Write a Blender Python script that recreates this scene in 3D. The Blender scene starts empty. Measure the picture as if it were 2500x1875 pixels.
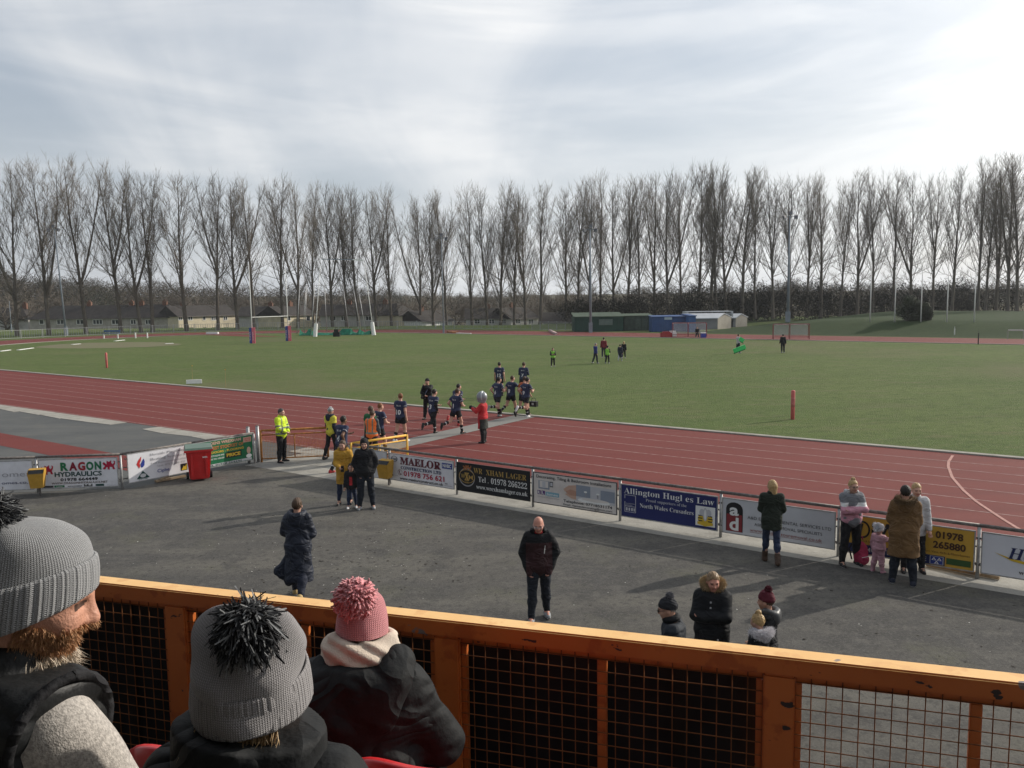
import bpy, bmesh, math, random
import numpy as np
from mathutils import Vector, Matrix
from mathutils.bvhtree import BVHTree

R = math.radians
scene = bpy.context.scene
col = scene.collection
random.seed(7)
RNG = np.random.default_rng(11)

# ------------------------------------------------------------------ camera
EYE = 5.35                       # eye height above the apron, from the front terrace of the stand
FPX = 2022.0                     # focal length in pixels of the 2500 px wide photograph
PITCH = math.atan((937.5 - 721.0) / FPX)
ROLL = R(0.8)
cam_d = bpy.data.cameras.new('camera')
cam_d.sensor_width = 36.0
cam_d.lens = FPX / 2500.0 * 36.0
cam_d.clip_start = 0.05
cam_d.clip_end = 6000.0
cam = bpy.data.objects.new('camera', cam_d)
col.objects.link(cam)
cam.matrix_world = (Matrix.Translation((0, 0, EYE)) @ Matrix.Rotation(R(90) - PITCH, 4, 'X')
                    @ Matrix.Rotation(-ROLL, 4, 'Z'))
scene.camera = cam

# ------------------------------------------------------------------ sun, sky, exposure
SUN_AZ, SUN_EL = R(63.0), R(26.0)        # azimuth measured to the right of the +Y axis
sun_vec = Vector((math.sin(SUN_AZ) * math.cos(SUN_EL), math.cos(SUN_AZ) * math.cos(SUN_EL), math.sin(SUN_EL)))
sun_d = bpy.data.lights.new('sun', 'SUN')
sun_d.energy = 4.2
sun_d.angle = R(0.9)
sun_d.color = (1.0, 0.93, 0.82)
sun = bpy.data.objects.new('sun', sun_d)
col.objects.link(sun)
sun.rotation_euler = sun_vec.to_track_quat('Z', 'Y').to_euler()
sun.location = (60, 30, 60)

world = bpy.data.worlds.new('World')
scene.world = world
world.use_nodes = True


def build_sky():
    nt = world.node_tree
    nt.nodes.clear()
    N, L = nt.nodes.new, nt.links.new

    def math_(op, a, b=None, clamp=False):
        n = N('ShaderNodeMath'); n.operation = op; n.use_clamp = clamp
        for i, v in enumerate((a, b)):
            if v is None:
                continue
            if isinstance(v, (int, float)):
                n.inputs[i].default_value = v
            else:
                L(v, n.inputs[i])
        return n.outputs[0]

    def mix(fac, a, b):
        n = N('ShaderNodeMix'); n.data_type = 'RGBA'
        L(fac, n.inputs[0])
        for i, v in ((6, a), (7, b)):
            if isinstance(v, tuple):
                n.inputs[i].default_value = (*v, 1)
            else:
                L(v, n.inputs[i])
        return n.outputs[2]

    def ramp(fac, lo, hi):
        n = N('ShaderNodeMapRange'); n.interpolation_type = 'SMOOTHSTEP'
        L(fac, n.inputs[0]); n.inputs[1].default_value = lo; n.inputs[2].default_value = hi
        return n.outputs[0]

    tc = N('ShaderNodeTexCoord').outputs['Generated']
    sky = N('ShaderNodeTexSky'); sky.sky_type = 'NISHITA'; sky.sun_disc = False
    sky.sun_elevation = SUN_EL; sky.sun_rotation = SUN_AZ
    sky.air_density = 1.2; sky.dust_density = 2.0
    sc = N('ShaderNodeVectorMath'); sc.operation = 'SCALE'; sc.inputs[3].default_value = 0.085
    L(sky.outputs[0], sc.inputs[0])
    clear = sc.outputs[0]
    sep = N('ShaderNodeSeparateXYZ'); L(tc, sep.inputs[0])
    zz = math_('ADD', math_('MAXIMUM', sep.outputs[2], 0.0), 0.16)
    cx = math_('DIVIDE', sep.outputs[0], zz)
    cy = math_('DIVIDE', sep.outputs[1], zz)
    cmb = N('ShaderNodeCombineXYZ'); L(cx, cmb.inputs[0]); L(cy, cmb.inputs[1])

    def noise(rot, scl, scale, detail, rough, dist, off):
        mp = N('ShaderNodeMapping'); L(cmb.outputs[0], mp.inputs[0])
        mp.inputs[1].default_value = off
        mp.inputs[2].default_value = (0, 0, R(rot)); mp.inputs[3].default_value = scl
        n = N('ShaderNodeTexNoise'); L(mp.outputs[0], n.inputs[0])
        n.inputs['Scale'].default_value = scale; n.inputs['Detail'].default_value = detail
        n.inputs['Roughness'].default_value = rough; n.inputs['Distortion'].default_value = dist
        return n.outputs[0]
    # broad veils drawn out from the upper left, wisps across them
    veil = ramp(noise(12, (1.05, 0.30, 1), 0.72, 6, 0.5, 1.1, (3.1, 1.7, 0)), 0.36, 0.60)
    wisp = ramp(noise(-32, (0.6, 1.0, 1), 1.3, 6, 0.5, 1.0, (0.4, 7.3, 0)), 0.3, 0.72)
    mpb = N('ShaderNodeMapping'); L(tc, mpb.inputs[0]); mpb.inputs[1].default_value = (1.3, 0.2, 0.45); mpb.inputs[3].default_value = (1.1, 1.1, 6.5)
    nb = N('ShaderNodeTexNoise'); L(mpb.outputs[0], nb.inputs[0])
    nb.inputs['Scale'].default_value = 1.6; nb.inputs['Detail'].default_value = 6; nb.inputs['Roughness'].default_value = 0.52; nb.inputs['Distortion'].default_value = 0.6
    bands = ramp(nb.outputs[0], 0.36, 0.60)
    # angle to the sun: thin cloud scatters forward
    dt = N('ShaderNodeVectorMath'); dt.operation = 'DOT_PRODUCT'
    nm = N('ShaderNodeVectorMath'); nm.operation = 'NORMALIZE'; L(tc, nm.inputs[0])
    L(nm.outputs[0], dt.inputs[0]); dt.inputs[1].default_value = sun_vec
    dot = math_('MAXIMUM', dt.outputs['Value'], 0.0)
    half = math_('MULTIPLY', math_('ADD', dt.outputs['Value'], 1.0), 0.5)
    fwd = math_('POWER', half, 1.2)
    glare = math_('POWER', dot, 7.0)
    grey = mix(fwd, (0.33, 0.39, 0.49), (0.66, 0.75, 0.88))
    white = mix(fwd, (0.64, 0.66, 0.68), (1.20, 1.19, 1.17))
    dens = math_('ADD', math_('ADD', math_('MULTIPLY', veil, 0.46), math_('MULTIPLY', wisp, 0.18)), math_('MULTIPLY', bands, 0.38), True)
    cloud = mix(dens, grey, white)
    # a few thin places where the blue shows through
    cover = math_('ADD', math_('MULTIPLY', dens, 0.45), 0.55, True)
    both = mix(cover, clear, cloud)
    # the veil thickens and whitens towards the horizon
    low = math_('POWER', math_('SUBTRACT', 1.0, math_('MAXIMUM', sep.outputs[2], 0.0), True), 5.0)
    hz = mix(fwd, (0.52, 0.55, 0.59), (0.95, 0.97, 0.98))
    both = mix(math_('MULTIPLY', low, 0.45), both, hz)
    gl = N('ShaderNodeVectorMath'); gl.operation = 'SCALE'
    gl.inputs[0].default_value = (1.0, 0.96, 0.88)
    L(math_('MULTIPLY', glare, 0.65), gl.inputs[3])
    ad = N('ShaderNodeVectorMath'); ad.operation = 'ADD'
    L(both, ad.inputs[0]); L(gl.outputs[0], ad.inputs[1])
    bg = N('ShaderNodeBackground'); bg.inputs[1].default_value = 1.0
    L(ad.outputs[0], bg.inputs[0])
    out = N('ShaderNodeOutputWorld'); L(bg.outputs[0], out.inputs[0])


build_sky()
vs_ = scene.view_settings
vs_.view_transform = 'Standard'
vs_.look = 'None'
vs_.exposure = 0.0
vs_.gamma = 1.0
vs_.use_curve_mapping = False
scene.cycles.max_bounces = 6
scene.cycles.transparent_max_bounces = 12

# ------------------------------------------------------------------ places on the ground
_c, _s = math.cos(ROLL), math.sin(ROLL)


def ray(px, py):
    u, v = (px - 1250) / FPX, -(py - 937.5) / FPX
    u, v = u * _c + v * _s, -u * _s + v * _c
    return np.array([u, math.cos(PITCH) + v * math.sin(PITCH), -math.sin(PITCH) + v * math.cos(PITCH)])


def G(px, py, z=0.0):
    """world point at height z seen at that pixel of the photograph"""
    d = ray(px, py)
    return np.array([0, 0, EYE]) + d * ((z - EYE) / d[2])


def V(px, py, Y):
    """world point at distance Y in front seen at that pixel"""
    d = ray(px, py)
    return np.array([0, 0, EYE]) + d * (Y / d[1])


# track frame: s runs along the home straight, n across it (away from the stand)
TA = G(0, 904)[:2]
TD = G(2500, 1122)[:2] - TA
TD = TD / np.linalg.norm(TD)
TN = np.array([-TD[1], TD[0]])


def T(s, n, z=0.0):
    p = TA + s * TD + n * TN
    return np.array([p[0], p[1], z])


TANG = math.atan2(TD[1], TD[0])


def ST(px, py, z=0.0):
    g = G(px, py, z)[:2] - TA
    return float(g @ TD), float(g @ TN)


# ------------------------------------------------------------------ materials
MATS = {}


def mat(name, c, rough=0.8, var=0.12, scale=6.0, bump=0.0, bscale=60.0, spec=0.3, metal=0.0, c2=None, detail=4.0,
        lo=0.35, hi=0.65, trans=0.0, alpha=1.0, sheen=0.0, folds=0.0):
    if name in MATS:
        return MATS[name]
    m = bpy.data.materials.new(name)
    m.use_nodes = True
    nt = m.node_tree
    b = nt.nodes['Principled BSDF']
    N, L = nt.nodes.new, nt.links.new
    b.inputs['Roughness'].default_value = rough
    b.inputs['Metallic'].default_value = metal
    b.inputs['Specular IOR Level'].default_value = spec
    if trans:
        b.inputs['Transmission Weight'].default_value = trans
    if alpha < 1:
        b.inputs['Alpha'].default_value = alpha
    if sheen:
        b.inputs['Sheen Weight'].default_value = sheen
        b.inputs['Sheen Roughness'].default_value = 0.5
    tc = N('ShaderNodeTexCoord').outputs['Object']
    if var > 0 or c2 is not None:
        n = N('ShaderNodeTexNoise'); L(tc, n.inputs[0])
        n.inputs['Scale'].default_value = scale; n.inputs['Detail'].default_value = detail
        n.inputs['Roughness'].default_value = 0.6
        mr = N('ShaderNodeMapRange'); L(n.outputs[0], mr.inputs[0])
        mr.inputs[1].default_value = lo; mr.inputs[2].default_value = hi
        mx = N('ShaderNodeMix'); mx.data_type = 'RGBA'; L(mr.outputs[0], mx.inputs[0])
        a = tuple(min(1, x * (1 - var)) for x in c)
        d = c2 if c2 is not None else tuple(min(1, x * (1 + var)) for x in c)
        mx.inputs[6].default_value = (*(c if c2 is not None else a), 1); mx.inputs[7].default_value = (*d, 1)
        L(mx.outputs[2], b.inputs['Base Color'])
    else:
        b.inputs['Base Color'].default_value = (*c, 1)
    if bump > 0:
        n2 = N('ShaderNodeTexNoise'); L(tc, n2.inputs[0])
        n2.inputs['Scale'].default_value = bscale; n2.inputs['Detail'].default_value = 3.0
        bp = N('ShaderNodeBump'); L(n2.outputs[0], bp.inputs['Height'])
        bp.inputs['Strength'].default_value = bump; bp.inputs['Distance'].default_value = 0.01
        L(bp.outputs[0], b.inputs['Normal'])
        if folds > 0:
            mp = N('ShaderNodeMapping'); L(tc, mp.inputs[0]); mp.inputs[3].default_value = (1.0, 1.0, 1.7)
            n3 = N('ShaderNodeTexNoise'); L(mp.outputs[0], n3.inputs[0])
            n3.inputs['Scale'].default_value = 4.2; n3.inputs['Detail'].default_value = 1.2; n3.inputs['Distortion'].default_value = 1.3
            rg = N('ShaderNodeMath'); rg.operation = 'PINGPONG'; L(n3.outputs[0], rg.inputs[0]); rg.inputs[1].default_value = 0.2
            b2_ = N('ShaderNodeBump'); L(rg.outputs[0], b2_.inputs['Height'])
            b2_.inputs['Strength'].default_value = folds; b2_.inputs['Distance'].default_value = 0.085
            L(b2_.outputs[0], bp.inputs['Normal'])
    MATS[name] = m
    return m


def layered(name, base, layers, rough=0.9, spec=0.25, bump=None, coords='Object'):
    """base colour with noise layers: (scale, stretch, lo, hi, colour, amount, detail)"""
    m = bpy.data.materials.new(name)
    m.use_nodes = True
    nt = m.node_tree
    b = nt.nodes['Principled BSDF']
    N, L = nt.nodes.new, nt.links.new
    b.inputs['Roughness'].default_value = rough
    b.inputs['Specular IOR Level'].default_value = spec
    tc = N('ShaderNodeTexCoord').outputs[coords]
    cur = None
    for i, (sc, st, lo, hi, c, amt, det) in enumerate(layers):
        mp = N('ShaderNodeMapping'); L(tc, mp.inputs[0])
        mp.inputs[1].default_value = (i * 7.7, i * 3.1, 0)
        mp.inputs[2].default_value = (0, 0, TANG if st != (1, 1, 1) else 0)
        mp.inputs[3].default_value = st
        n = N('ShaderNodeTexNoise'); L(mp.outputs[0], n.inputs[0])
        n.inputs['Scale'].default_value = sc; n.inputs['Detail'].default_value = det
        n.inputs['Roughness'].default_value = 0.62
        mr = N('ShaderNodeMapRange'); L(n.outputs[0], mr.inputs[0])
        mr.inputs[1].default_value = lo; mr.inputs[2].default_value = hi; mr.inputs[4].default_value = amt
        mx = N('ShaderNodeMix'); mx.data_type = 'RGBA'; L(mr.outputs[0], mx.inputs[0])
        if cur is None:
            mx.inputs[6].default_value = (*base, 1)
        else:
            L(cur, mx.inputs[6])
        mx.inputs[7].default_value = (*c, 1)
        cur = mx.outputs[2]
    L(cur, b.inputs['Base Color'])
    if bump:
        n2 = N('ShaderNodeTexNoise'); L(tc, n2.inputs[0])
        n2.inputs['Scale'].default_value = bump[0]; n2.inputs['Detail'].default_value = 4.0
        bp = N('ShaderNodeBump'); L(n2.outputs[0], bp.inputs['Height'])
        bp.inputs['Strength'].default_value = bump[1]; bp.inputs['Distance'].default_value = bump[2]
        L(bp.outputs[0], b.inputs['Normal'])
    MATS[name] = m
    return m


one = (1, 1, 1)
M_GRASS = layered('grass_turf', (0.088, 0.128, 0.036), [
    (0.07, one, 0.40, 0.60, (0.114, 0.144, 0.047), 0.9, 5),
    (0.22, (0.45, 1.3, 1), 0.46, 0.64, (0.076, 0.112, 0.032), 0.75, 6),
    (0.6, (0.6, 1.3, 1), 0.52, 0.66, (0.135, 0.132, 0.066), 0.7, 6),
    (1.7, (0.7, 1.3, 1), 0.48, 0.64, (0.062, 0.090, 0.027), 0.8, 6),
    (5.0, one, 0.50, 0.64, (0.132, 0.148, 0.065), 0.7, 5),
    (11.0, one, 0.52, 0.64, (0.064, 0.080, 0.030), 0.7, 4),
    (0.045, one, 0.54, 0.68, (0.128, 0.124, 0.064), 0.75, 4)], 0.95, 0.12, bump=(18, 1.0, 0.08))
M_BANK = layered('shaded_bank_grass', (0.022, 0.040, 0.012), [
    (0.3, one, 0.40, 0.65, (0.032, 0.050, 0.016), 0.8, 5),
    (2.0, one, 0.48, 0.70, (0.018, 0.029, 0.010), 0.7, 5)], 0.95, 0.12, bump=(9, 0.7, 0.05))  # grass colour itself cut darker to stand for the poplars' shade
M_TARMAC = layered('worn_tarmac', (0.088, 0.082, 0.073), [
    (0.18, one, 0.40, 0.58, (0.062, 0.060, 0.058), 0.95, 5),
    (0.45, (0.3, 2.0, 1), 0.47, 0.62, (0.120, 0.112, 0.096), 0.85, 6),
    (1.1, one, 0.50, 0.64, (0.052, 0.050, 0.048), 0.75, 6),
    (0.7, one, 0.54, 0.68, (0.100, 0.098, 0.068), 0.55, 6),
    (3.2, one, 0.52, 0.66, (0.115, 0.108, 0.096), 0.7, 5),
    (7.5, one, 0.52, 0.64, (0.048, 0.046, 0.043), 0.75, 4),
    (22, one, 0.50, 0.66, (0.122, 0.116, 0.105), 0.55, 2),
    (48, one, 0.50, 0.66, (0.048, 0.046, 0.043), 0.6, 2),
    (4.5, one, 0.66, 0.72, (0.026, 0.024, 0.022), 0.8, 5)], 0.92, 0.2, bump=(70, 0.6, 0.012))
M_TARMAC2 = layered('dark_old_tarmac', (0.088, 0.09, 0.088), [
    (0.3, (0.6, 1.6, 1), 0.42, 0.62, (0.062, 0.066, 0.068), 0.9, 5),
    (0.9, one, 0.52, 0.7, (0.12, 0.115, 0.10), 0.6, 6),
    (24, one, 0.5, 0.7, (0.13, 0.125, 0.115), 0.4, 2)], 0.9, 0.25, bump=(40, 0.4, 0.02))
M_TRACK = layered('red_track_rubber', (0.138, 0.023, 0.018), [
    (0.16, (0.3, 1.8, 1), 0.38, 0.64, (0.150, 0.032, 0.025), 0.8, 5),
    (0.6, (0.15, 2.5, 1), 0.48, 0.70, (0.106, 0.021, 0.018), 0.7, 6),
    (1.4, one, 0.58, 0.74, (0.150, 0.066, 0.055), 0.4, 6),
    (45, one, 0.45, 0.70, (0.100, 0.028, 0.026), 0.5, 2)], 0.82, 0.22, bump=(90, 0.5, 0.01))
M_CONC = layered('concrete', (0.30, 0.285, 0.25), [
    (0.5, one, 0.40, 0.65, (0.22, 0.21, 0.185), 0.85, 5),
    (2.5, one, 0.50, 0.72, (0.16, 0.15, 0.13), 0.7, 6),
    (14, one, 0.52, 0.7, (0.36, 0.345, 0.31), 0.5, 4)], 0.9, 0.25, bump=(30, 0.4, 0.02))
M_PATH = layered('grey_path', (0.20, 0.195, 0.18), [
    (0.6, one, 0.40, 0.65, (0.16, 0.155, 0.145), 0.8, 5),
    (6, one, 0.50, 0.72, (0.24, 0.235, 0.22), 0.5, 4)], 0.9, 0.25)
M_LINE = mat('faded_line_paint', (0.36, 0.27, 0.25), 0.8, c2=(0.19, 0.08, 0.07), scale=5, lo=0.40, hi=0.70)
M_STEEL = mat('galvanised_steel', (0.36, 0.36, 0.36), 0.5, 0.25, 9, metal=0.5, spec=0.4)
M_DKSTEEL = mat('weathered_steel_rail', (0.14, 0.125, 0.115), 0.6, 0.35, 14, metal=0.3)
M_WHITE = mat('white_paint', (0.72, 0.72, 0.70), 0.5, 0.05, 5)
M_BOARDW = mat('white_board_face', (0.64, 0.64, 0.67), 0.4, 0.09, 2.2)
M_BLACK = mat('black_paint', (0.012, 0.012, 0.013), 0.45, 0.1, 5)
M_YELLOW = mat('yellow_gate_paint', (0.62, 0.34, 0.035), 0.45, 0.12, 9, spec=0.4)
M_RUSTYOR = mat('rusty_orange_paint', (0.36, 0.15, 0.03), 0.6, 0.3, 12)
M_SKIN = mat('skin', (0.46, 0.26, 0.19), 0.55, 0.10, 14, spec=0.35)
M_SKINR = mat('ruddy_skin', (0.47, 0.22, 0.16), 0.55, 0.12, 14, spec=0.35)
M_SKINB = mat('brown_skin', (0.17, 0.085, 0.05), 0.5, 0.10, 14, spec=0.35)
M_LIP = mat('lips', (0.30, 0.11, 0.10), 0.5, 0.05)
M_EYE = mat('eyes_and_brows', (0.075, 0.045, 0.035), 0.4, 0.0)  # plain dark brown for eyes and brows
M_TEETH = mat('teeth', (0.7, 0.66, 0.6), 0.4, 0.0)


# ------------------------------------------------------------------ mesh helpers
def link(o, parent=None):
    col.objects.link(o)
    if parent is not None:
        o.parent = parent
    return o


def tag(o, label=None, cat=None, group=None, kind=None):
    if label:
        o['label'] = label
    if cat:
        o['category'] = cat
    if group:
        o['group'] = group
    if kind:
        o['kind'] = kind
    return o


def empty(name, loc, rz=0.0):
    o = bpy.data.objects.new(name, None)
    o.empty_display_size = 0.2
    o.location = loc
    o.rotation_euler = (0, 0, rz)
    return link(o)


def mesh_data(name, V_, F_, mats, midx=None, smooth=False):
    me = bpy.data.meshes.new(name)
    if isinstance(F_, np.ndarray):
        V_ = np.asarray(V_, dtype=np.float32)
        nf, k = F_.shape
        me.vertices.add(len(V_)); me.vertices.foreach_set('co', V_.ravel())
        me.loops.add(nf * k); me.loops.foreach_set('vertex_index', F_.astype(np.int32).ravel())
        me.polygons.add(nf)
        me.polygons.foreach_set('loop_start', np.arange(0, nf * k, k, dtype=np.int32))
        me.update(calc_edges=True)
    else:
        me.from_pydata([tuple(v) for v in V_], [], F_)
    for m in (mats if isinstance(mats, (list, tuple)) else [mats]):
        me.materials.append(m)
    if midx is not None:
        me.polygons.foreach_set('material_index', np.asarray(midx, dtype=np.int32))
    if smooth:
        me.polygons.foreach_set('use_smooth', np.ones(len(me.polygons), dtype=bool))
    me.update()
    return me


def obj(name, V_, F_, mats, parent=None, midx=None, smooth=False, loc=None, rz=0.0):
    o = bpy.data.objects.new(name, mesh_data(name, V_, F_, mats, midx, smooth))
    if loc is not None:
        o.location = loc
    o.rotation_euler = (0, 0, rz)
    return link(o, parent)


class MB:
    """collects simple solids into one mesh"""

    def __init__(self):
        self.v, self.f, self.m = [], [], []

    def add(self, vs, fs, mi=0):
        b = len(self.v)
        self.v += [tuple(map(float, p)) for p in vs]
        self.f += [[b + i for i in f] for f in fs]
        self.m += [mi] * len(fs)
        return self

    def box(self, c, d, mi=0, rot=None):
        hx, hy, hz = d[0] / 2, d[1] / 2, d[2] / 2
        pts = [(x, y, z) for z in (-hz, hz) for y in (-hy, hy) for x in (-hx, hx)]
        if rot is not None:
            pts = [tuple(rot @ Vector(p)) for p in pts]
        pts = [(p[0] + c[0], p[1] + c[1], p[2] + c[2]) for p in pts]
        return self.add(pts, [(0, 2, 3, 1), (4, 5, 7, 6), (0, 1, 5, 4), (2, 6, 7, 3), (0, 4, 6, 2), (1, 3, 7, 5)], mi)

    def b2(self, lo, hi, mi=0):
        return self.box([(a + b) / 2 for a, b in zip(lo, hi)], [b - a for a, b in zip(lo, hi)], mi)

    def beam(self, a, b, w, h, mi=0):
        a, b = Vector(a), Vector(b)
        d = b - a
        q = d.to_track_quat('X', 'Z').to_matrix()
        return self.box((a + b) / 2, (d.length, w, h), mi, q)

    def tube(self, pts, r, n=6, mi=0, cap=True):
        pts = [np.array(p, float) for p in pts]
        rr = r if isinstance(r, (list, tuple)) else [r] * len(pts)
        rings = []
        ref = None
        for i, p in enumerate(pts):
            d = pts[min(i + 1, len(pts) - 1)] - pts[max(i - 1, 0)]
            d = d / (np.linalg.norm(d) + 1e-9)
            if ref is None:
                ref = np.array([1., 0, 0]) if abs(d[0]) < 0.8 else np.array([0, 1., 0])
            u = np.cross(d, ref); u /= np.linalg.norm(u) + 1e-9
            w = np.cross(d, u); ref = np.cross(u, d)
            rings.append([p + rr[i] * (math.cos(2 * math.pi * k / n) * u + math.sin(2 * math.pi * k / n) * w) for k in range(n)])
        vs = [q for rg in rings for q in rg]
        fs = []
        for i in range(len(pts) - 1):
            for k in range(n):
                fs.append((i * n + k, i * n + (k + 1) % n, (i + 1) * n + (k + 1) % n, (i + 1) * n + k))
        if cap:
            fs.append(tuple(range(n - 1, -1, -1)))
            fs.append(tuple((len(pts) - 1) * n + k for k in range(n)))
        return self.add(vs, fs, mi)

    def prism(self, poly, z0, z1, mi=0):
        n = len(poly)
        vs = [(p[0], p[1], z0) for p in poly] + [(p[0], p[1], z1) for p in poly]
        fs = [tuple(range(n - 1, -1, -1)), tuple(range(n, 2 * n))]
        fs += [(i, (i + 1) % n, n + (i + 1) % n, n + i) for i in range(n)]
        return self.add(vs, fs, mi)

    def lathe(self, prof, n=16, mi=0, c=(0, 0, 0)):
        vs, fs = [], []
        for (r, z) in prof:
            for k in range(n):
                a = 2 * math.pi * k / n
                vs.append((c[0] + r * math.cos(a), c[1] + r * math.sin(a), c[2] + z))
        for i in range(len(prof) - 1):
            for k in range(n):
                fs.append((i * n + k, i * n + (k + 1) % n, (i + 1) * n + (k + 1) % n, (i + 1) * n + k))
        fs.append(tuple(range(n - 1, -1, -1)))
        fs.append(tuple((len(prof) - 1) * n + k for k in range(n)))
        return self.add(vs, fs, mi)

    def build(self, name, mats, parent=None, smooth=False, loc=None, rz=0.0):
        return obj(name, self.v, self.f, mats, parent, self.m, smooth, loc, rz)


def sheet(name, poly, z, m, kind='structure', parent=None):
    """flat ground sheet from a list of world xy points"""
    o = obj(name, [(p[0], p[1], z) for p in poly], [tuple(range(len(poly)))], m, parent)
    if o.data.polygons[0].normal.z < 0:
        o.data.flip_normals()
    if kind:
        o['kind'] = kind
    return o


def strip(name, left, right, z, m, kind='structure', parent=None):
    n = len(left)
    vs = [(p[0], p[1], z) for p in left] + [(p[0], p[1], z) for p in right]
    fs = [(i, i + 1, n + i + 1, n + i) for i in range(n - 1)]
    o = obj(name, vs, fs, m, parent)
    if o.data.polygons[0].normal.z < 0:
        o.data.flip_normals()
    if kind:
        o['kind'] = kind
    return o


# ------------------------------------------------------------------ lettering
_TXT = {}


def serif(s):
    o = ''
    for c in s:
        if 'A' <= c <= 'Z':
            o += chr(0x1D400 + ord(c) - 65)
        elif 'a' <= c <= 'z':
            o += chr(0x1D41A + ord(c) - 97)
        elif '0' <= c <= '9':
            o += chr(0x1D7CE + ord(c) - 48)
        else:
            o += c
    return o


def serif_it(s):
    return ''.join(chr(0x1D468 + ord(c) - 65) if 'A' <= c <= 'Z' else chr(0x1D482 + ord(c) - 97) if 'a' <= c <= 'z' else c
                   for c in s)


def text_geo(s, bold=0.0):
    k = (s, bold)
    if k in _TXT:
        return _TXT[k]
    c = bpy.data.curves.new('text', 'FONT')
    c.body = s; c.size = 1.0; c.offset = bold; c.resolution_u = 3
    o = bpy.data.objects.new('text', c)
    me = bpy.data.meshes.new_from_object(o)
    v = np.array([p.co[:] for p in me.vertices]).reshape(-1, 3)
    f = [list(p.vertices) for p in me.polygons]
    bpy.data.objects.remove(o); bpy.data.curves.remove(c); bpy.data.meshes.remove(me)
    if len(v):
        v = v.copy()
        v[:, 0] -= v[:, 0].min()
        lo, hi = v[:, 1].min(), v[:, 1].max()
        asc = 0.70 if hi < 0.73 else hi
        v[:, :2] /= asc
    _TXT[k] = (v, f)
    return _TXT[k]
# ================================================================== SETTING
def sstep(x):
    x = np.clip(x, 0, 1)
    return x * x * (3 - 2 * x)


def ground_z(X, Y):
    """flat sports ground; the estate behind the poplars lies lower on the far left"""
    drop = sstep((Y - 152 - 0.12 * np.abs(X)) / 14.0) * sstep((38 - X) / 30.0)
    hill = sstep((Y - 330) / 420.0) * (5 + 7 * sstep((-X - 40) / 260.0))
    return -3.6 * drop + hill


def build_ground():
    xs = np.concatenate([np.linspace(-1600, -260, 12), np.linspace(-230, 230, 70), np.linspace(260, 1600, 12)])
    ys = np.concatenate([np.linspace(-60, 120, 10), np.linspace(126, 330, 52), np.linspace(350, 900, 24), np.linspace(1000, 3200, 8)])
    X, Y = np.meshgrid(xs, ys, indexing='ij')
    Z = ground_z(X, Y)
    V_ = np.stack([X, Y, Z], -1).reshape(-1, 3)
    ny = len(ys)
    i, j = np.meshgrid(np.arange(len(xs) - 1), np.arange(ny - 1), indexing='ij')
    a = (i * ny + j).ravel()
    F_ = np.stack([a, a + ny, a + ny + 1, a + 1], -1)
    M_FLOOR = layered('far_fields', (0.075, 0.066, 0.045), [(0.01, one, .45, .6, (0.12, 0.105, 0.06), .8, 4), (0.02, one, .55, .7, (0.05, 0.06, 0.03), .8, 4)], .95, .05)
    mi = (V_[F_].mean(1)[:, 1] > 178).astype(int)
    o = obj('ground', V_, F_, [M_GRASS, M_FLOOR], None, mi, smooth=True)
    o['kind'] = 'structure'


build_ground()

S0, SL = -8.3, 84.4                 # left bend centre and length of the straights
NC, BA, BB = 31.0, 36.5, 31.0       # bend: centre n, half-axis along s, half-axis along n


def oval(off, ns=40):
    """closed oval (list of xy) at distance off outside the inside kerb"""
    pts = []
    for k in range(2):
        pts.append(T(S0 + SL * k, -off)[:2])
    for k in range(1, ns):
        a = -math.pi / 2 + math.pi * k / ns
        pts.append(T(S0 + SL + (BA + off) * math.cos(a), NC + (BB + off) * math.sin(a))[:2])
    for k in range(2):
        pts.append(T(S0 + SL - SL * k, 2 * NC + off)[:2])
    for k in range(1, ns):
        a = math.pi / 2 + math.pi * k / ns
        pts.append(T(S0 + (BA + off) * math.cos(a), NC + (BB + off) * math.sin(a))[:2])
    return pts


def ring(name, o0, o1, z, m, parent=None, kind='structure', ns=40):
    a, b = oval(o0, ns), oval(o1, ns)
    a.append(a[0]); b.append(b[0])
    return strip(name, a, b, z, m, kind, parent)


LANES = [1.50, 2.72, 3.97, 5.21, 6.47, 7.72, 8.95, 10.22]
track = ring('running_track', 0.0, 10.36, 0.008, M_TRACK)
for k, w in enumerate(LANES):
    ring('lane_line', w - 0.022, w + 0.022, 0.0125, M_LINE, parent=track, kind=None)
# inside kerb: a low concrete edge, raised
mb = MB()
inn, out_ = oval(-0.22), oval(0.06)
n_ = len(inn)
vs = [(p[0], p[1], 0.004) for p in out_] + [(p[0], p[1], 0.055) for p in out_] + [(p[0], p[1], 0.055) for p in inn] + [(p[0], p[1], 0.004) for p in inn]
fs = []
for r_ in range(3):
    for i in range(n_):
        j = (i + 1) % n_
        fs.append((r_ * n_ + i, r_ * n_ + j, (r_ + 1) * n_ + j, (r_ + 1) * n_ + i))
o = obj('kerb', vs, fs, M_CONC)
o['kind'] = 'structure'

# apron of worn tarmac in front of the stand, older tarmac round the runway
sheet('apron_pavement', [T(-90, -13.55), T(170, -13.55), T(170, -75), T(-90, -75)], 0.006, M_TARMAC)
sheet('side_pavement', [T(-70, -10.9), T(48.6, -10.9), T(48.6, -13.2), T(48.6, -17.4), T(46.6, -19.2), T(40, -25), T(-70, -25)], 0.010, M_TARMAC2)
strip('edge_pavement', [T(-70, -13.6), T(53.6, -13.6)], [T(-70, -10.34), T(53.6, -10.34)], 0.0035, M_TARMAC2)
sheet('runway_path', [T(-60, -14.75), T(46.4, -14.75), T(46.4, -16.15), T(-60, -16.15)], 0.015, M_TRACK)
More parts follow.
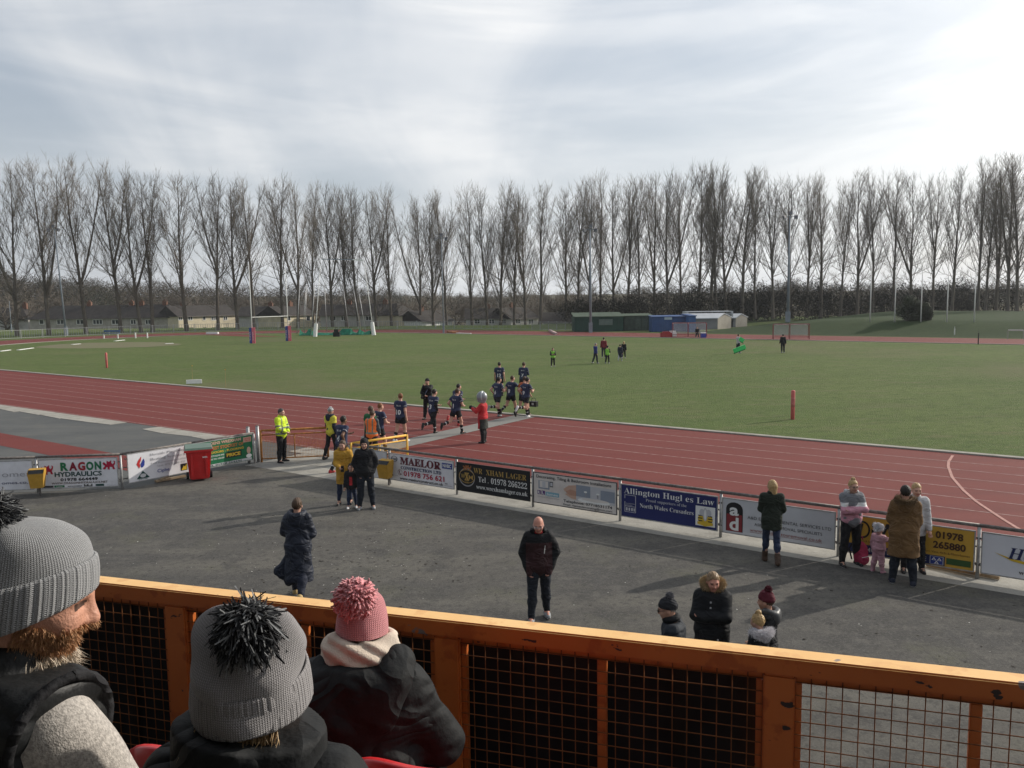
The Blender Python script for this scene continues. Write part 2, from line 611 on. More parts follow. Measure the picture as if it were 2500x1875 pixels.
# concrete strip between fence and track, kerb blocks and slabs at the gate
strip('concrete_strip_path', [T(48.7, -13.62), T(90, -13.62)], [T(48.7, -10.36), T(90, -10.36)], 0.010, M_CONC)
slabs = bpy.data.objects.new('gate_pavement', None)
link(slabs); slabs['kind'] = 'structure'
k = 0
for si in range(4):
    for ni in range(3):
        s_a, s_b = 48.75 + si * 1.13, 48.75 + (si + 1) * 1.13 - 0.018
        n_a, n_b = -13.6 + ni * 1.08, -13.6 + (ni + 1) * 1.08 - 0.018
        m_ = MB()
        dz = random.uniform(0, 0.006)
        m_.prism([T(s_a, n_a), T(s_b, n_a), T(s_b, n_b), T(s_a, n_b)], 0.005, 0.016 + dz)
        m_.build('slab', M_CONC if (si + ni) % 3 else M_PATH, slabs)
edge = bpy.data.objects.new('track_edging_kerb', None)
link(edge); edge['kind'] = 'structure'
s_ = 10.0
while s_ < 48.5:
    ln = random.uniform(1.5, 2.4)
    if random.random() < 0.78:
        MB().prism([T(s_, -10.4), T(s_ + ln - 0.06, -10.4), T(s_ + ln - 0.06, -11.15 - random.uniform(0, .25)), T(s_, -11.15 - random.uniform(0, .2))], 0.006, 0.022 + random.uniform(0, .006)).build('kerb_block', M_CONC, edge)
    s_ += ln
# grey rubber path the teams run out on
strip('path', [T(49.86, -10.5), T(49.9, 0.2)], [T(51.02, -10.5), T(50.98, 0.2)], 0.0175, M_PATH)
# curved break line painted across the lanes
cv = [(2326, 1113), (2316, 1128), (2315, 1140), (2325, 1167), (2353, 1199), (2384, 1226), (2414, 1246), (2452, 1271), (2493, 1296), (2560, 1334)]
pts = [G(*q)[:2] for q in cv]
lf, rt = [], []
for i, p in enumerate(pts):
    d_ = pts[min(i + 1, len(pts) - 1)] - pts[max(i - 1, 0)]
    nn = np.array([-d_[1], d_[0]]) / np.linalg.norm(d_) * 0.04
    lf.append(p + nn); rt.append(p - nn)
strip('break_line', lf, rt, 0.0165, mat('pink_line', (0.38, 0.2, 0.17), 0.8, 0.2, 9), kind=None, parent=track)

# grass bank behind the back straight
def build_bank():
    ss = np.linspace(20, 190, 60)
    prof = np.array([0, 2.5, 5, 7.5, 10, 12.5, 30, 60])
    V_, F_ = [], []
    for s1 in ss:
        h = 1.62 * sstep((s1 - 26) / 17.0) + 0.06 * math.sin(s1 * 0.7)
        for q in prof:
            zz_ = h * sstep(np.array(q / 12.0)) + (0.02 if q == 0 else 0)
            if q == 0:
                zz_ = -0.05
            p = T(s1, 72.6 + q)
            V_.append((p[0], p[1], float(zz_)))
    m_ = len(prof)
    for i in range(len(ss) - 1):
        for j in range(m_ - 1):
            F_.append((i * m_ + j, (i + 1) * m_ + j, (i + 1) * m_ + j + 1, i * m_ + j + 1))
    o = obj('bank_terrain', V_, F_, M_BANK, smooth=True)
    o['kind'] = 'structure'


build_bank()

# red take-off fan and worn earth of the high jump inside the far bend
dn = [ST(*q) for q in [(430, 818), (500, 813.5), (560, 815), (690, 822.5), (600, 822), (520, 818.5)]]
sheet('high_jump_path', [T(*q) for q in dn], 0.012, M_TRACK)
M_EARTH = mat('worn_earth', (0.135, 0.115, 0.07), 0.95, 0.2, 0.6, c2=(0.11, 0.12, 0.05))
el = []
for k in range(28):
    a = 2 * math.pi * k / 28
    el.append(G(265 + 175 * math.cos(a) * (1 + .08 * math.sin(3 * a)), 843 - 0.02 * 175 * math.cos(a) + 7 * math.sin(a))[:2])
sheet('worn_ground_patch', el, 0.010, M_EARTH)
for k, (x0, y0, x1, y1, w) in enumerate([(0, 858, 24, 855, .30), (44, 855, 80, 850, .30), (176, 841.5, 195, 840, .35), (280, 833, 303, 830.5, .3), (404, 839.6, 423, 838.6, .3)]):
    a, b = G(x0, y0), G(x1, y1)
    d_ = (b - a)[:2]; nn = np.array([-d_[1], d_[0]]) / np.linalg.norm(d_) * w / 2
    z_ = 0.05
    o = MB().prism([a[:2] + nn, a[:2] - nn, b[:2] - nn, b[:2] + nn], 0.0, z_).build('white_kerb_board', M_WHITE)
    tag(o, ['loose white kerb board lying at the edge of the far bend, %s' % w_ for w_ in ('leftmost of the row', 'second from the left', 'below the blue bench row', 'just right of the blue bench row', 'on the worn earth right of the white posts')][k], 'kerb board', 'white kerb boards round the far bend')

# scraps of leaf, grit and litter lying on the apron
def litter_scraps():
    rng = np.random.default_rng(21)
    for name, n, size, m, lab in (('leaf_litter', 420, .022, mat('dead_leaves', (.022, .017, .012), .9, .3, 3), 'dark scraps of dead leaf scattered over the tarmac'),
                                  ('grit_litter', 260, .013, mat('pale_grit', (.42, .41, .38), .9, .2, 3), 'pale specks of grit and litter scattered over the tarmac')):
        tri = []
        while len(tri) < n:
            px, py = rng.uniform(-40, 2540), rng.uniform(1190, 1640)
            if rng.random() < .55:
                px, py = rng.normal(830, 150), rng.normal(1370, 70)
            g = G(px, py)
            q = (g[:2] - TA)
            if q @ TN > -14 or py < 1185:
                continue
            a = rng.uniform(0, 6.28); s_ = size * rng.uniform(.5, 1.8)
            e = np.array([math.cos(a), math.sin(a), 0]) * s_
            f = np.array([-e[1], e[0], 0]) * rng.uniform(.3, .8)
            c = np.array([g[0], g[1], .011])
            up = np.array([0, 0, size * rng.uniform(0, .5)])
            tri.append([c - e, c + f, c + e + up, c - f + up * .3])
        t = np.array(tri)
        o = obj(name, t.reshape(-1, 3), np.arange(len(t) * 4).reshape(-1, 4), m)
        tag(o, lab, 'litter', kind='stuff')


litter_scraps()
# ================================================================== TREES
M_BARK = layered('poplar_bark', (0.115, 0.10, 0.083), [
    (2.0, (1, 1, 0.25), 0.4, 0.65, (0.085, 0.072, 0.06), 0.8, 5),
    (0.8, one, 0.5, 0.7, (0.16, 0.145, 0.115), 0.6, 4)], 0.95, 0.1)
M_TWIG = mat('poplar_twigs', (0.155, 0.133, 0.108), 0.9, 0.2, 0.6)


class Tubes:
    """many tapered branch tubes, gathered fast"""

    def __init__(self):
        self.v, self.q, self.n = [], [], 0

    def add(self, P, r, sides):
        P = np.asarray(P); m = len(P)
        D = np.gradient(P, axis=0)
        D /= np.linalg.norm(D, axis=1)[:, None] + 1e-9
        ref = np.where(np.abs(D[:, :1]) < 0.8, np.array([[1., 0, 0]]), np.array([[0, 1., 0]]))
        U = np.cross(D, ref); U /= np.linalg.norm(U, axis=1)[:, None] + 1e-9
        W = np.cross(D, U)
        a = np.arange(sides) * 2 * math.pi / sides
        ring_ = P[:, None] + np.asarray(r)[:, None, None] * (np.cos(a)[None, :, None] * U[:, None] + np.sin(a)[None, :, None] * W[:, None])
        self.v.append(ring_.reshape(-1, 3))
        i, k = np.meshgrid(np.arange(m - 1), np.arange(sides), indexing='ij')
        k2 = (k + 1) % sides
        self.q.append((np.stack([i * sides + k, i * sides + k2, (i + 1) * sides + k2, (i + 1) * sides + k], -1) + self.n).reshape(-1, 4))
        self.n += m * sides

    def mesh(self, name, m):
        return mesh_data(name, np.concatenate(self.v), np.concatenate(self.q), m, smooth=True)


def branch(rng, p, d, L, n, up, wob):
    P = [np.array(p, float)]
    d = d / np.linalg.norm(d)
    st = L / n
    for _ in range(n):
        d = d + np.array([0, 0, up]) + rng.normal(0, wob, 3)
        d /= np.linalg.norm(d)
        P.append(P[-1] + d * st)
    return np.array(P)


def along(P, t):
    x = t * (len(P) - 1); i = min(int(x), len(P) - 2); f = x - i
    d = P[i + 1] - P[i]
    return P[i] * (1 - f) + P[i + 1] * f, d / np.linalg.norm(d)


def poplar(seed, H=27.0, width=1.0, fork=0.0, sparse=1.0, sweep=0.0):
    rng = np.random.default_rng(seed)
    trunk, crown = Tubes(), Tubes()
    tp = branch(rng, (0, 0, -0.3), np.array([rng.normal(0, .02), rng.normal(0, .02), 1]), H * 0.97, 14, 0.10, 0.020)
    tr = np.interp(np.linspace(0, 1, 15), [0, .04, .3, .6, .85, 1], [0.37, 0.28, 0.22, 0.125, 0.055, 0.02])
    trunk.add(tp, tr, 8)
    limbs = []
    nl = int(27 * sparse)
    for i in range(nl):
        t = 0.22 + 0.70 * (i + rng.uniform(0, 1)) / nl
        p, _ = along(tp, t)
        az = rng.uniform(0, 2 * math.pi)
        lean = R(rng.uniform(18, 36)) * (1.0 if t > .35 else 1.2) * width ** .5
        L = H * rng.uniform(.8, 1.15) * np.interp(t, [.2, .35, .6, .8, .95], [.30, .40, .30, .20, .10])
        d = np.array([math.cos(az) * math.sin(lean) + sweep * .12, math.sin(az) * math.sin(lean), math.cos(lean)])
        P = branch(rng, p, d, L, 7, 0.10, 0.040)
        r0 = float(np.interp(t, np.linspace(0, 1, 15), tr)) * rng.uniform(.24, .42)
        limbs.append((P, r0, L))
    if fork:
        p, _ = along(tp, fork)
        az = rng.uniform(0, 2 * math.pi)
        P = branch(rng, p, np.array([math.cos(az) * .4, math.sin(az) * .4, 1]), H * (1 - fork) * .92, 9, 0.11, .03)
        limbs.append((P, .2, H * (1 - fork)))
    # low spreading side shoots
    for i in range(int(10 * sparse)):
        t = rng.uniform(.14, .42); p, _ = along(tp, t)
        az = rng.uniform(0, 2 * math.pi); lean = R(rng.uniform(45, 75))
        d = np.array([math.cos(az) * math.sin(lean), math.sin(az) * math.sin(lean), math.cos(lean)])
        limbs.append((branch(rng, p, d, H * rng.uniform(.09, .2), 6, 0.05, .07), rng.uniform(.035, .07), H * .16))
    subs = []
    for P, r0, L in limbs:
        m = len(P)
        trunk.add(P, np.linspace(r0, r0 * .18, m), 5)
        ns = max(4, int(L * 1.25))
        for j in range(ns):
            t = 0.18 + .80 * (j + rng.uniform(0, 1)) / ns
            p, dd = along(P, min(t, .99))
            az = rng.normal(0, 1, 3); az -= dd * (az @ dd); az /= np.linalg.norm(az) + 1e-9
            an = R(rng.uniform(22, 48))
            d = dd * math.cos(an) + az * math.sin(an)
            l2 = L * rng.uniform(.16, .34) * (1.15 - .5 * t)
            Q = branch(rng, p, d, l2, 4, .20, .06)
            crown.add(Q, np.linspace(max(.02, r0 * .26 * (1 - .6 * t)), .011, 5), 3)
            subs.append((Q, l2))
    # the leader carries shoots too
    for j in range(16):
        t = rng.uniform(.55, .99); p, dd = along(tp, t)
        az = rng.uniform(0, 2 * math.pi); an = R(rng.uniform(20, 40))
        Q = branch(rng, p, np.array([math.cos(az) * math.sin(an), math.sin(az) * math.sin(an), math.cos(an)]), rng.uniform(1.5, 3), 4, .1, .05)
        crown.add(Q, np.linspace(.03, .011, 5), 3); subs.append((Q, 2.2))
    for Q, l2 in subs:
        nt_ = max(3, int(l2 * 3.6))
        for j in range(nt_):
            p, dd = along(Q, rng.uniform(.1, 1.0))
            az = rng.normal(0, 1, 3); az -= dd * (az @ dd); az /= np.linalg.norm(az) + 1e-9
            an = R(rng.uniform(18, 50))
            T_ = branch(rng, p, dd * math.cos(an) + az * math.sin(an), rng.uniform(.6, 1.7), 2, .30, .07)
            crown.add(T_, np.array([.0140, .0115, .006]), 3)
    return trunk.mesh('poplar_trunk', M_BARK), crown.mesh('poplar_crown', M_TWIG)


POPS = [poplar(1, fork=.30), poplar(2, width=1.2, fork=.22), poplar(3, width=.75, sparse=.8), poplar(4, fork=.42),
        poplar(5, width=.6), poplar(6, width=.9, fork=.26, sparse=.9), poplar(7, width=.7, sparse=1.1), poplar(8, width=1.05)]
TREE_X = [118, 210, 295, 344, 372, 456, 533, 580, 620, 690, 728, 765, 812, 846, 879, 918, 959, 1026, 1058, 1092, 1156, 1191,
          1222, 1254, 1284, 1315, 1382, 1412, 1439, 1469, 1500, 1532, 1563, 1597, 1632, 1663, 1700, 1734, 1752, 1773, 1811, 1844,
          1887, 1925, 1968, 2003, 2051, 2092, 2129, 2178, 2222, 2275, 2322, 2385, 2403, 2428, 2458, 2481, 40, 2540]
TOP = ([-60, 0, 60, 150, 210, 300, 390, 450, 530, 640, 700, 800, 900, 1000, 1080, 1130, 1200, 1330, 1450, 1560, 1620, 1700, 1760, 1840, 1900, 1980, 2050, 2130, 2200, 2290, 2350, 2420, 2500, 2560],
       [402, 410, 402, 378, 380, 398, 420, 414, 428, 424, 440, 446, 462, 478, 470, 462, 452, 458, 432, 424, 418, 408, 412, 418, 422, 430, 432, 420, 428, 425, 398, 400, 372, 370])
DEP = ([-60, 0, 600, 1000, 1250, 1500, 1750, 2000, 2300, 2560], [131, 133, 147, 168, 164, 156, 149, 152, 147, 136])
order = sorted(range(len(TREE_X)), key=lambda i: TREE_X[i])


def place_word(i, n):
    w = ['first', 'second', 'third', 'fourth', 'fifth', 'sixth', 'seventh', 'eighth', 'ninth', 'tenth', 'eleventh', 'twelfth']
    return w[i] if i < len(w) else '%dth' % (i + 1)


SHAPE = ['forked low into upright limbs', 'with a broad low-forked crown', 'with a narrow sparse crown', 'forked at mid height',
         'with a slim columnar crown', 'with a loose twin-stemmed crown', 'with a slim dense crown', 'with a full rounded crown']
tree_dep = {}
for rank, i in enumerate(order):
    px = TREE_X[i]
    Y = float(np.interp(px, *DEP)) + random.uniform(-2.0, 2.0)
    top = float(np.interp(px, *TOP)) + random.uniform(-10, 14)
    vi = [1, 1, 0, 3, 5, 2, 7, 4][rank % 8] if px < 480 else random.choice([0, 2, 3, 4, 5, 6, 7, 0, 6])
    b = V(px, 800, Y)
    gz = float(ground_z(np.array(b[0]), np.array(Y)))
    if px > 1760:
        gz = 0.8
    H = V(px, top, Y)[2] - gz
    k = H / 27.0
    wk = k * (random.uniform(1.05, 1.35) if px < 480 else random.uniform(.90, 1.22))
    root = empty('poplar_tree', (b[0], Y, gz), random.uniform(0, 6.28))
    root.scale = (wk, wk, k)
    lean = random.uniform(-.055, -.02) if px < 420 else random.uniform(-.03, .022)
    root.rotation_euler = (random.uniform(-.02, .02), lean, 0)
    spin = random.uniform(0, 6.28)
    tag(root, 'bare poplar %s, %s of the row counted from the left' % (SHAPE[vi], place_word(rank, 0)), 'tree', 'row of bare poplars behind the track')
    for nm, md in (('trunk', POPS[vi][0]), ('crown', POPS[vi][1])):
        o = bpy.data.objects.new(nm, md)
        o.rotation_euler = (0, 0, spin)
        link(o, root)


# ---- rounder bare trees behind the houses and on the hill
def round_tree(seed, H=11.0):
    rng = np.random.default_rng(seed)
    trunk, crown = Tubes(), Tubes()
    tp = branch(rng, (0, 0, -.3), np.array([rng.normal(0, .05), rng.normal(0, .05), 1]), H * .55, 6, .03, .05)
    trunk.add(tp, np.linspace(.3, .12, 7), 7)
    lv = []
    for i in range(13):
        p, _ = along(tp, rng.uniform(.35, 1)); az = rng.uniform(0, 6.28); an = R(rng.uniform(20, 75))
        L = H * rng.uniform(.35, .52)
        P = branch(rng, p, np.array([math.cos(az) * math.sin(an), math.sin(az) * math.sin(an), math.cos(an)]), L, 6, .05, .10)
        trunk.add(P, np.linspace(.12, .03, 7), 5); lv.append((P, L))
    l2 = []
    for P, L in lv:
        for j in range(13):
            p, dd = along(P, rng.uniform(.25, 1)); az = rng.normal(0, 1, 3)
            Q = branch(rng, p, dd + az * .6, L * rng.uniform(.25, .45), 4, .04, .12)
            crown.add(Q, np.linspace(.04, .016, 5), 3); l2.append(Q)
    for Q in l2:
        for j in range(8):
            p, dd = along(Q, rng.uniform(.2, 1)); az = rng.normal(0, 1, 3)
            crown.add(branch(rng, p, dd + az * .8, rng.uniform(.5, 1.3), 2, .03, .15), np.array([.022, .017, .01]), 3)
    return trunk.mesh('tree_trunk', M_BARK), crown.mesh('tree_crown', M_TWIG)


RTS = [round_tree(31), round_tree(32), round_tree(33)]
RT = [(15, 700, 175), (75, 715, 182), (150, 690, 195), (235, 720, 190), (330, 700, 200), (415, 690, 205), (480, 705, 186), (560, 695, 210), (645, 700, 190),
      (700, 712, 200), (752, 698, 188), (790, 705, 210), (860, 712, 195), (935, 706, 205), (985, 716, 186), (1045, 700, 200), (1110, 708, 190), (1165, 700, 212),
      (1225, 706, 195), (1290, 704, 190), (1345, 690, 178), (1400, 678, 176), (1450, 700, 190), (1520, 706, 180), (1600, 690, 176), (1690, 704, 182),
      (1790, 690, 174), (1905, 664, 166), (1935, 680, 170), (2020, 676, 170), (2075, 690, 172), (2160, 684, 166), (2235, 694, 170), (2330, 680, 160), (2400, 690, 165), (2470, 684, 158)]
for k, (px, py, Y) in enumerate(RT):
    b = V(px, 780, Y)
    gz = float(ground_z(np.array(b[0]), np.array(Y)))
    H = V(px, py, Y)[2] - gz
    root = empty('bare_tree', (b[0], Y, gz), random.uniform(0, 6.28))
    kk = H / 11.0
    root.scale = (kk, kk, kk)
    vi = k % 3
    where = 'behind the houses' if px < 1330 else 'behind the dark thicket'
    tag(root, 'round-crowned bare tree %s, %s of that row from the left' % (where, place_word(k if px < 1330 else k - 20, 0)), 'tree', 'bare trees %s' % where)
    for nm, md in (('trunk', RTS[vi][0]), ('crown', RTS[vi][1])):
        link(bpy.data.objects.new(nm, md), root)


# ---- masses nobody could count: woodland on the hill, thicket behind the bank
def scatter_mass(name, blobs, n_per_m2, size, m, seed, label, cat, thin=0.35):
    rng = np.random.default_rng(seed)
    out = []
    for (c, rx, ry, rz) in blobs:
        n = int(n_per_m2 * 4 * (rx * rz + ry * rz + rx * ry))
        d = rng.normal(0, 1, (n, 3)); d /= np.linalg.norm(d, axis=1)[:, None]
        rad = rng.uniform(.55, 1.05, (n, 1)) * (1 + .18 * np.sin(d[:, :1] * 7 + c[0]) * np.cos(d[:, 2:] * 6 + c[1]))
        p = np.array(c) + d * rad * np.array([rx, ry, rz])
        a = rng.normal(0, 1, (n, 3)); a[:, 2] *= 1.2
        a /= np.linalg.norm(a, axis=1)[:, None]
        b = rng.normal(0, 1, (n, 3)); b -= a * np.sum(a * b, 1)[:, None]; b /= np.linalg.norm(b, axis=1)[:, None]
        s = size * rng.uniform(.5, 1.4, (n, 1))
        out.append(np.stack([p - a * s, p + a * s, p + b * s * thin], 1))
    t = np.concatenate(out)
    o = obj(name, t.reshape(-1, 3), np.arange(len(t) * 3).reshape(-1, 3), m)
    tag(o, label, cat, kind='stuff')
    return o


M_WOOD = layered('winter_wood', (0.075, 0.066, 0.054), [(0.02, one, .4, .6, (0.10, 0.082, 0.062), .8, 4), (0.03, one, .55, .65, (0.035, 0.045, 0.03), .9, 3)], .95, .05)
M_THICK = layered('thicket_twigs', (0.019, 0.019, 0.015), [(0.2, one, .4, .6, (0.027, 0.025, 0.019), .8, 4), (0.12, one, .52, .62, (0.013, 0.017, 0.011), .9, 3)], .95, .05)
bl = []
rng0 = np.random.default_rng(5)
HILL = ([-300, 0, 200, 420, 650, 900, 1150, 1400, 1600, 1900, 2300, 2800], [655, 655, 676, 680, 694, 702, 706, 702, 694, 684, 684, 684])
for k in range(330):
    px = rng0.uniform(-250, 2750)
    Y = rng0.choice([250, 310, 380, 470, 600]) * rng0.uniform(.9, 1.1)
    tp = np.interp(px, *HILL) + rng0.uniform(0, 22) + (14 if Y < 300 else 0)
    q = V(px, tp, Y)
    gz = float(ground_z(np.array(q[0]), np.array(Y)))
    h = max(4.0, min(16, q[2] - gz))
    bl.append(((q[0], Y, q[2] - h * .5), h * rng0.uniform(.5, .8), h * .6, h * .52))
scatter_mass('woodland', bl, 1.9, 0.55, M_WOOD, 8, 'brown leafless woodland covering the far hillside', 'woodland', .3)
bl = []
for k in range(150):
    px = rng0.uniform(1375, 2720)
    Y = rng0.uniform(150, 166) if px > 1800 else rng0.uniform(140, 165)
    tp = np.interp(px, [1375, 1500, 1650, 1800, 1900, 2050, 2200, 2300, 2500, 2720], [745, 722, 714, 708, 700, 702, 706, 700, 690, 690]) + rng0.uniform(-20, 24)
    q = V(px, tp, Y)
    h = max(3., q[2] - 0.0)
    bl.append(((q[0], Y, h * .5), rng0.uniform(2.2, 3.6), rng0.uniform(2, 3), h * .55))
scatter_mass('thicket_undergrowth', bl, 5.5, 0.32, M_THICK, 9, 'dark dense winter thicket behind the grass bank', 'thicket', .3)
M_EVER = layered('evergreen_leaves', (0.026, 0.034, 0.018), [(0.7, one, .4, .6, (0.04, 0.05, 0.024), .8, 4)], .8, .2)


def bush(name, px, pyb, pyt, Y, w, lab, seed):
    a, t = V(px, pyb, Y), V(px, pyt, Y)
    h = t[2] - a[2]
    root = empty(name, (a[0], Y, a[2] - .1))
    rng = np.random.default_rng(seed)
    st = MB()
    for k in range(5):
        st.tube([(rng.uniform(-.2, .2), rng.uniform(-.2, .2), 0), (rng.uniform(-.6, .6), rng.uniform(-.5, .5), h * .7)], [.08, .03], 5)
    st.build('stem', M_BARK, root)
    tri = []
    for k in range(14):
        c = np.array([rng.uniform(-.55, .55) * w, rng.uniform(-.5, .5) * w, h * rng.uniform(.25, .8)])
        n = 420
        d = rng.normal(0, 1, (n, 3)); d /= np.linalg.norm(d, axis=1)[:, None]
        p = c + d * rng.uniform(.5, 1, (n, 1)) * np.array([w * .45, w * .45, h * .26])
        u = rng.normal(0, 1, (n, 3)); u /= np.linalg.norm(u, axis=1)[:, None]
        v = np.cross(u, d); s = rng.uniform(.08, .2, (n, 1))
        tri.append(np.stack([p - u * s, p + u * s, p + v * s], 1))
    t_ = np.concatenate(tri)
    obj('foliage', t_.reshape(-1, 3), np.arange(len(t_) * 3).reshape(-1, 3), M_EVER, root)
    tag(root, lab, 'bush')


bush('evergreen_bush', 2222, 792, 712, 104, 1.6, 'tall dark evergreen bush on the grass bank between the flagpoles', 3)
bush('evergreen_bush', 2258, 793, 732, 103, 1.1, 'smaller dark evergreen bush just right of the tall one on the bank', 4)
# ================================================================== HOUSES BEHIND THE POPLARS
M_PEB = mat('grey_pebbledash', (0.33, 0.31, 0.27), 0.95, 0.15, 1.2)
M_CREAM = mat('cream_render', (0.52, 0.46, 0.34), 0.9, 0.12, 0.8)
M_WRENDER = mat('white_render', (0.52, 0.51, 0.48), 0.9, 0.10, 0.8)
M_GREYREN = mat('grey_render', (0.42, 0.41, 0.39), 0.9, 0.12, 0.8)
M_TILE = mat('dark_roof_tiles', (0.035, 0.03, 0.027), 0.85, 0.25, 1.5)
M_BRICK = mat('chimney_brick', (0.16, 0.085, 0.06), 0.9, 0.2, 6)
M_PANE = mat('window_glass', (0.03, 0.035, 0.04), 0.08, 0.0, spec=0.6)
HOUSE_BASE = -3.7


def house(px0, px1, eave, ridge, Y, wm, wins, lab, hip=(0, 0), chim=(), slope=0.0, wy=None, Y1=None):
    """front wall runs from pixel column px0 at distance Y to px1 at distance Y1"""
    Y1 = Y if Y1 is None else Y1
    a, b = V(px0, eave, Y), V(px1, eave + slope, Y1)
    w = float(np.hypot(b[0] - a[0], b[1] - a[1]))
    yaw = math.atan2(b[1] - a[1], b[0] - a[0])
    ux, uy = math.cos(yaw), math.sin(yaw)
    ze = (a[2] + b[2]) / 2
    Ym = (Y + Y1) / 2
    zr = V((px0 + px1) / 2, ridge, Ym + 3.5)[2]
    root = empty('house', ((a[0] + b[0]) / 2, Ym, HOUSE_BASE), yaw)

    def lx(px):
        d = ray(px, eave)
        # where the view ray through that column meets the wall line
        k = (a[0] * uy - a[1] * ux) / (d[0] * uy - d[1] * ux)
        return (d[0] * k - a[0]) * ux + (d[1] * k - a[1]) * uy - w / 2, d[1] * k
    h = ze - HOUSE_BASE
    D = 7.0
    MB().b2((-w / 2, 0, 0), (w / 2, D, h)).build('wall', wm, root)
    e = 0.35
    r0, r1 = -w / 2 - e + hip[0] * D * .5, w / 2 + e - hip[1] * D * .5
    rh = zr - HOUSE_BASE
    vs = [(-w / 2 - e, -e, h - .12), (w / 2 + e, -e, h - .12), (w / 2 + e, D + e, h - .12), (-w / 2 - e, D + e, h - .12), (r0, D / 2, rh), (r1, D / 2, rh)]
    rf = obj('roof', vs, [(0, 1, 5, 4), (2, 3, 4, 5), (1, 2, 5), (3, 0, 4), (0, 3, 2, 1)], M_TILE, root)
    MB().b2((-w / 2 - e, -e - .1, h - .22), (w / 2 + e, -e - .003, h - .1)).build('gutter', M_DKSTEEL, rf)
    for c in chim:
        cx = lx(c)[0]
        MB().b2((cx - .45, D / 2 - .3, rh - .5), (cx + .45, D / 2 + .3, rh + .75)).b2((cx - .2, D / 2 - .12, rh + .75), (cx + .2, D / 2 + .12, rh + 1.05)).build('chimney', M_BRICK, rf)
    y0, y1 = wy or (eave + 3, eave + 15)
    for (c, hw, nl) in wins:
        xa, xb = lx(c - hw)[0], lx(c + hw)[0]
        cx, yw = lx(c)
        z0, z1 = V(c, y1, yw)[2] - HOUSE_BASE, V(c, y0, yw)[2] - HOUSE_BASE
        ww = xb - xa
        f = MB()
        t = 0.10
        f.b2((cx - ww / 2, -.06, z0), (cx + ww / 2, -.003, z0 + t)).b2((cx - ww / 2, -.06, z1 - t), (cx + ww / 2, -.003, z1))
        for q in range(nl + 1):
            xx = cx - ww / 2 + (ww - t) * q / nl
            f.b2((xx, -.055, z0 + t + .002), (xx + t, -.004, z1 - t - .002))
        fo = f.build('window', M_WHITE, root)
        MB().b2((cx - ww / 2 + .02, -.03, z0 + .02), (cx + ww / 2 - .02, -.0035, z1 - .02)).build('pane', M_PANE, fo)
        f2 = MB().b2((cx - ww / 2, -.05, max(.8, z0 - 2.7)), (cx + ww / 2, -.003, max(.9, z0 - 1.5)))
        f2.build('window', M_PANE, root)
    tag(root, lab, 'house', 'terrace houses behind the poplars')
    return root


house(-90, 68, 778, 750, 176, M_WRENDER, [(18, 4, 1), (-30, 7, 2)], 'whitewashed house with dark roof at the far left edge', chim=(40,), hip=(0, 1))
house(72, 433, 777, 745, 173, M_PEB, [(101, 6, 1), (147, 9, 2), (195, 9, 2), (238, 12, 3), (281, 9, 2), (325, 7, 2), (361, 7, 2)],
      'long grey pebbledash terrace with white windows behind the left poplars', hip=(1, 1), chim=(200, 305, 330, 388), slope=-3)
house(435, 576, 769.5, 745, 171, M_CREAM, [(440, 5, 2), (464, 6, 2), (498, 4, 1), (522, 7, 3), (550, 5, 2)],
      'cream rendered terrace with small white windows left of the near goal posts', chim=(473,), wy=(772, 782), Y1=183)
house(580, 688, 770, 748, 172, M_GREYREN, [(640, 6, 2), (668, 6, 2)], 'shadowed grey house behind the near rugby posts', chim=(650,))
house(690, 769, 768, 746, 168, M_CREAM, [(705, 4, 1), (752, 5, 1)], 'cream house seen through the throwing cage poles', chim=(740,), Y1=176)
house(782, 970, 768, 742, 170, M_GREYREN, [(812, 8, 2), (838, 6, 2), (900, 8, 2), (934, 9, 2)], 'long grey house with a broad dark roof right of the throwing cage', chim=(846, 935))
house(973, 1026, 768, 738, 166, M_CREAM, [(988, 5, 2), (1008, 4, 1)], 'small cream house with a steep hipped roof', hip=(1, 1), Y1=171)
house(1031, 1104, 782, 757, 164, M_WHITE, [(1058, 4, 1)], 'low bright white house between two poplars', chim=(1060,), Y1=171)
house(1137, 1247, 776, 752, 168, M_GREYREN, [(1165, 7, 2), (1200, 7, 2), (1230, 6, 2)], 'pale grey terrace half hidden by poplar trunks', chim=(1190,))
house(1248, 1314, 776, 750, 167, M_WRENDER, [(1264, 6, 2), (1296, 6, 2)], 'white rendered house next to the pale grey terrace', chim=(1280,), Y1=173)
house(1328, 1400, 785, 762, 160, M_WRENDER, [(1396, 3, 1)], 'low house with dark roof left of the green shed', chim=())

# ================================================================== SHEDS BY THE BACK STRAIGHT
M_GSHED = mat('dark_green_shed', (0.014, 0.048, 0.034), 0.6, 0.2, 0.9)
M_GROOF = mat('mossy_roof', (0.05, 0.075, 0.05), 0.8, 0.25, 1.2)
M_BLUEC = mat('blue_container', (0.022, 0.07, 0.20), 0.5, 0.15, 0.8, spec=0.4)
M_GREYS = mat('grey_sheeting', (0.20, 0.20, 0.20), 0.7, 0.12, 0.8)
M_BEIGE = mat('beige_end_wall', (0.30, 0.275, 0.23), 0.8, 0.1, 1.0)
M_PALER = mat('pale_roof_sheet', (0.42, 0.44, 0.46), 0.45, 0.08, 0.6)


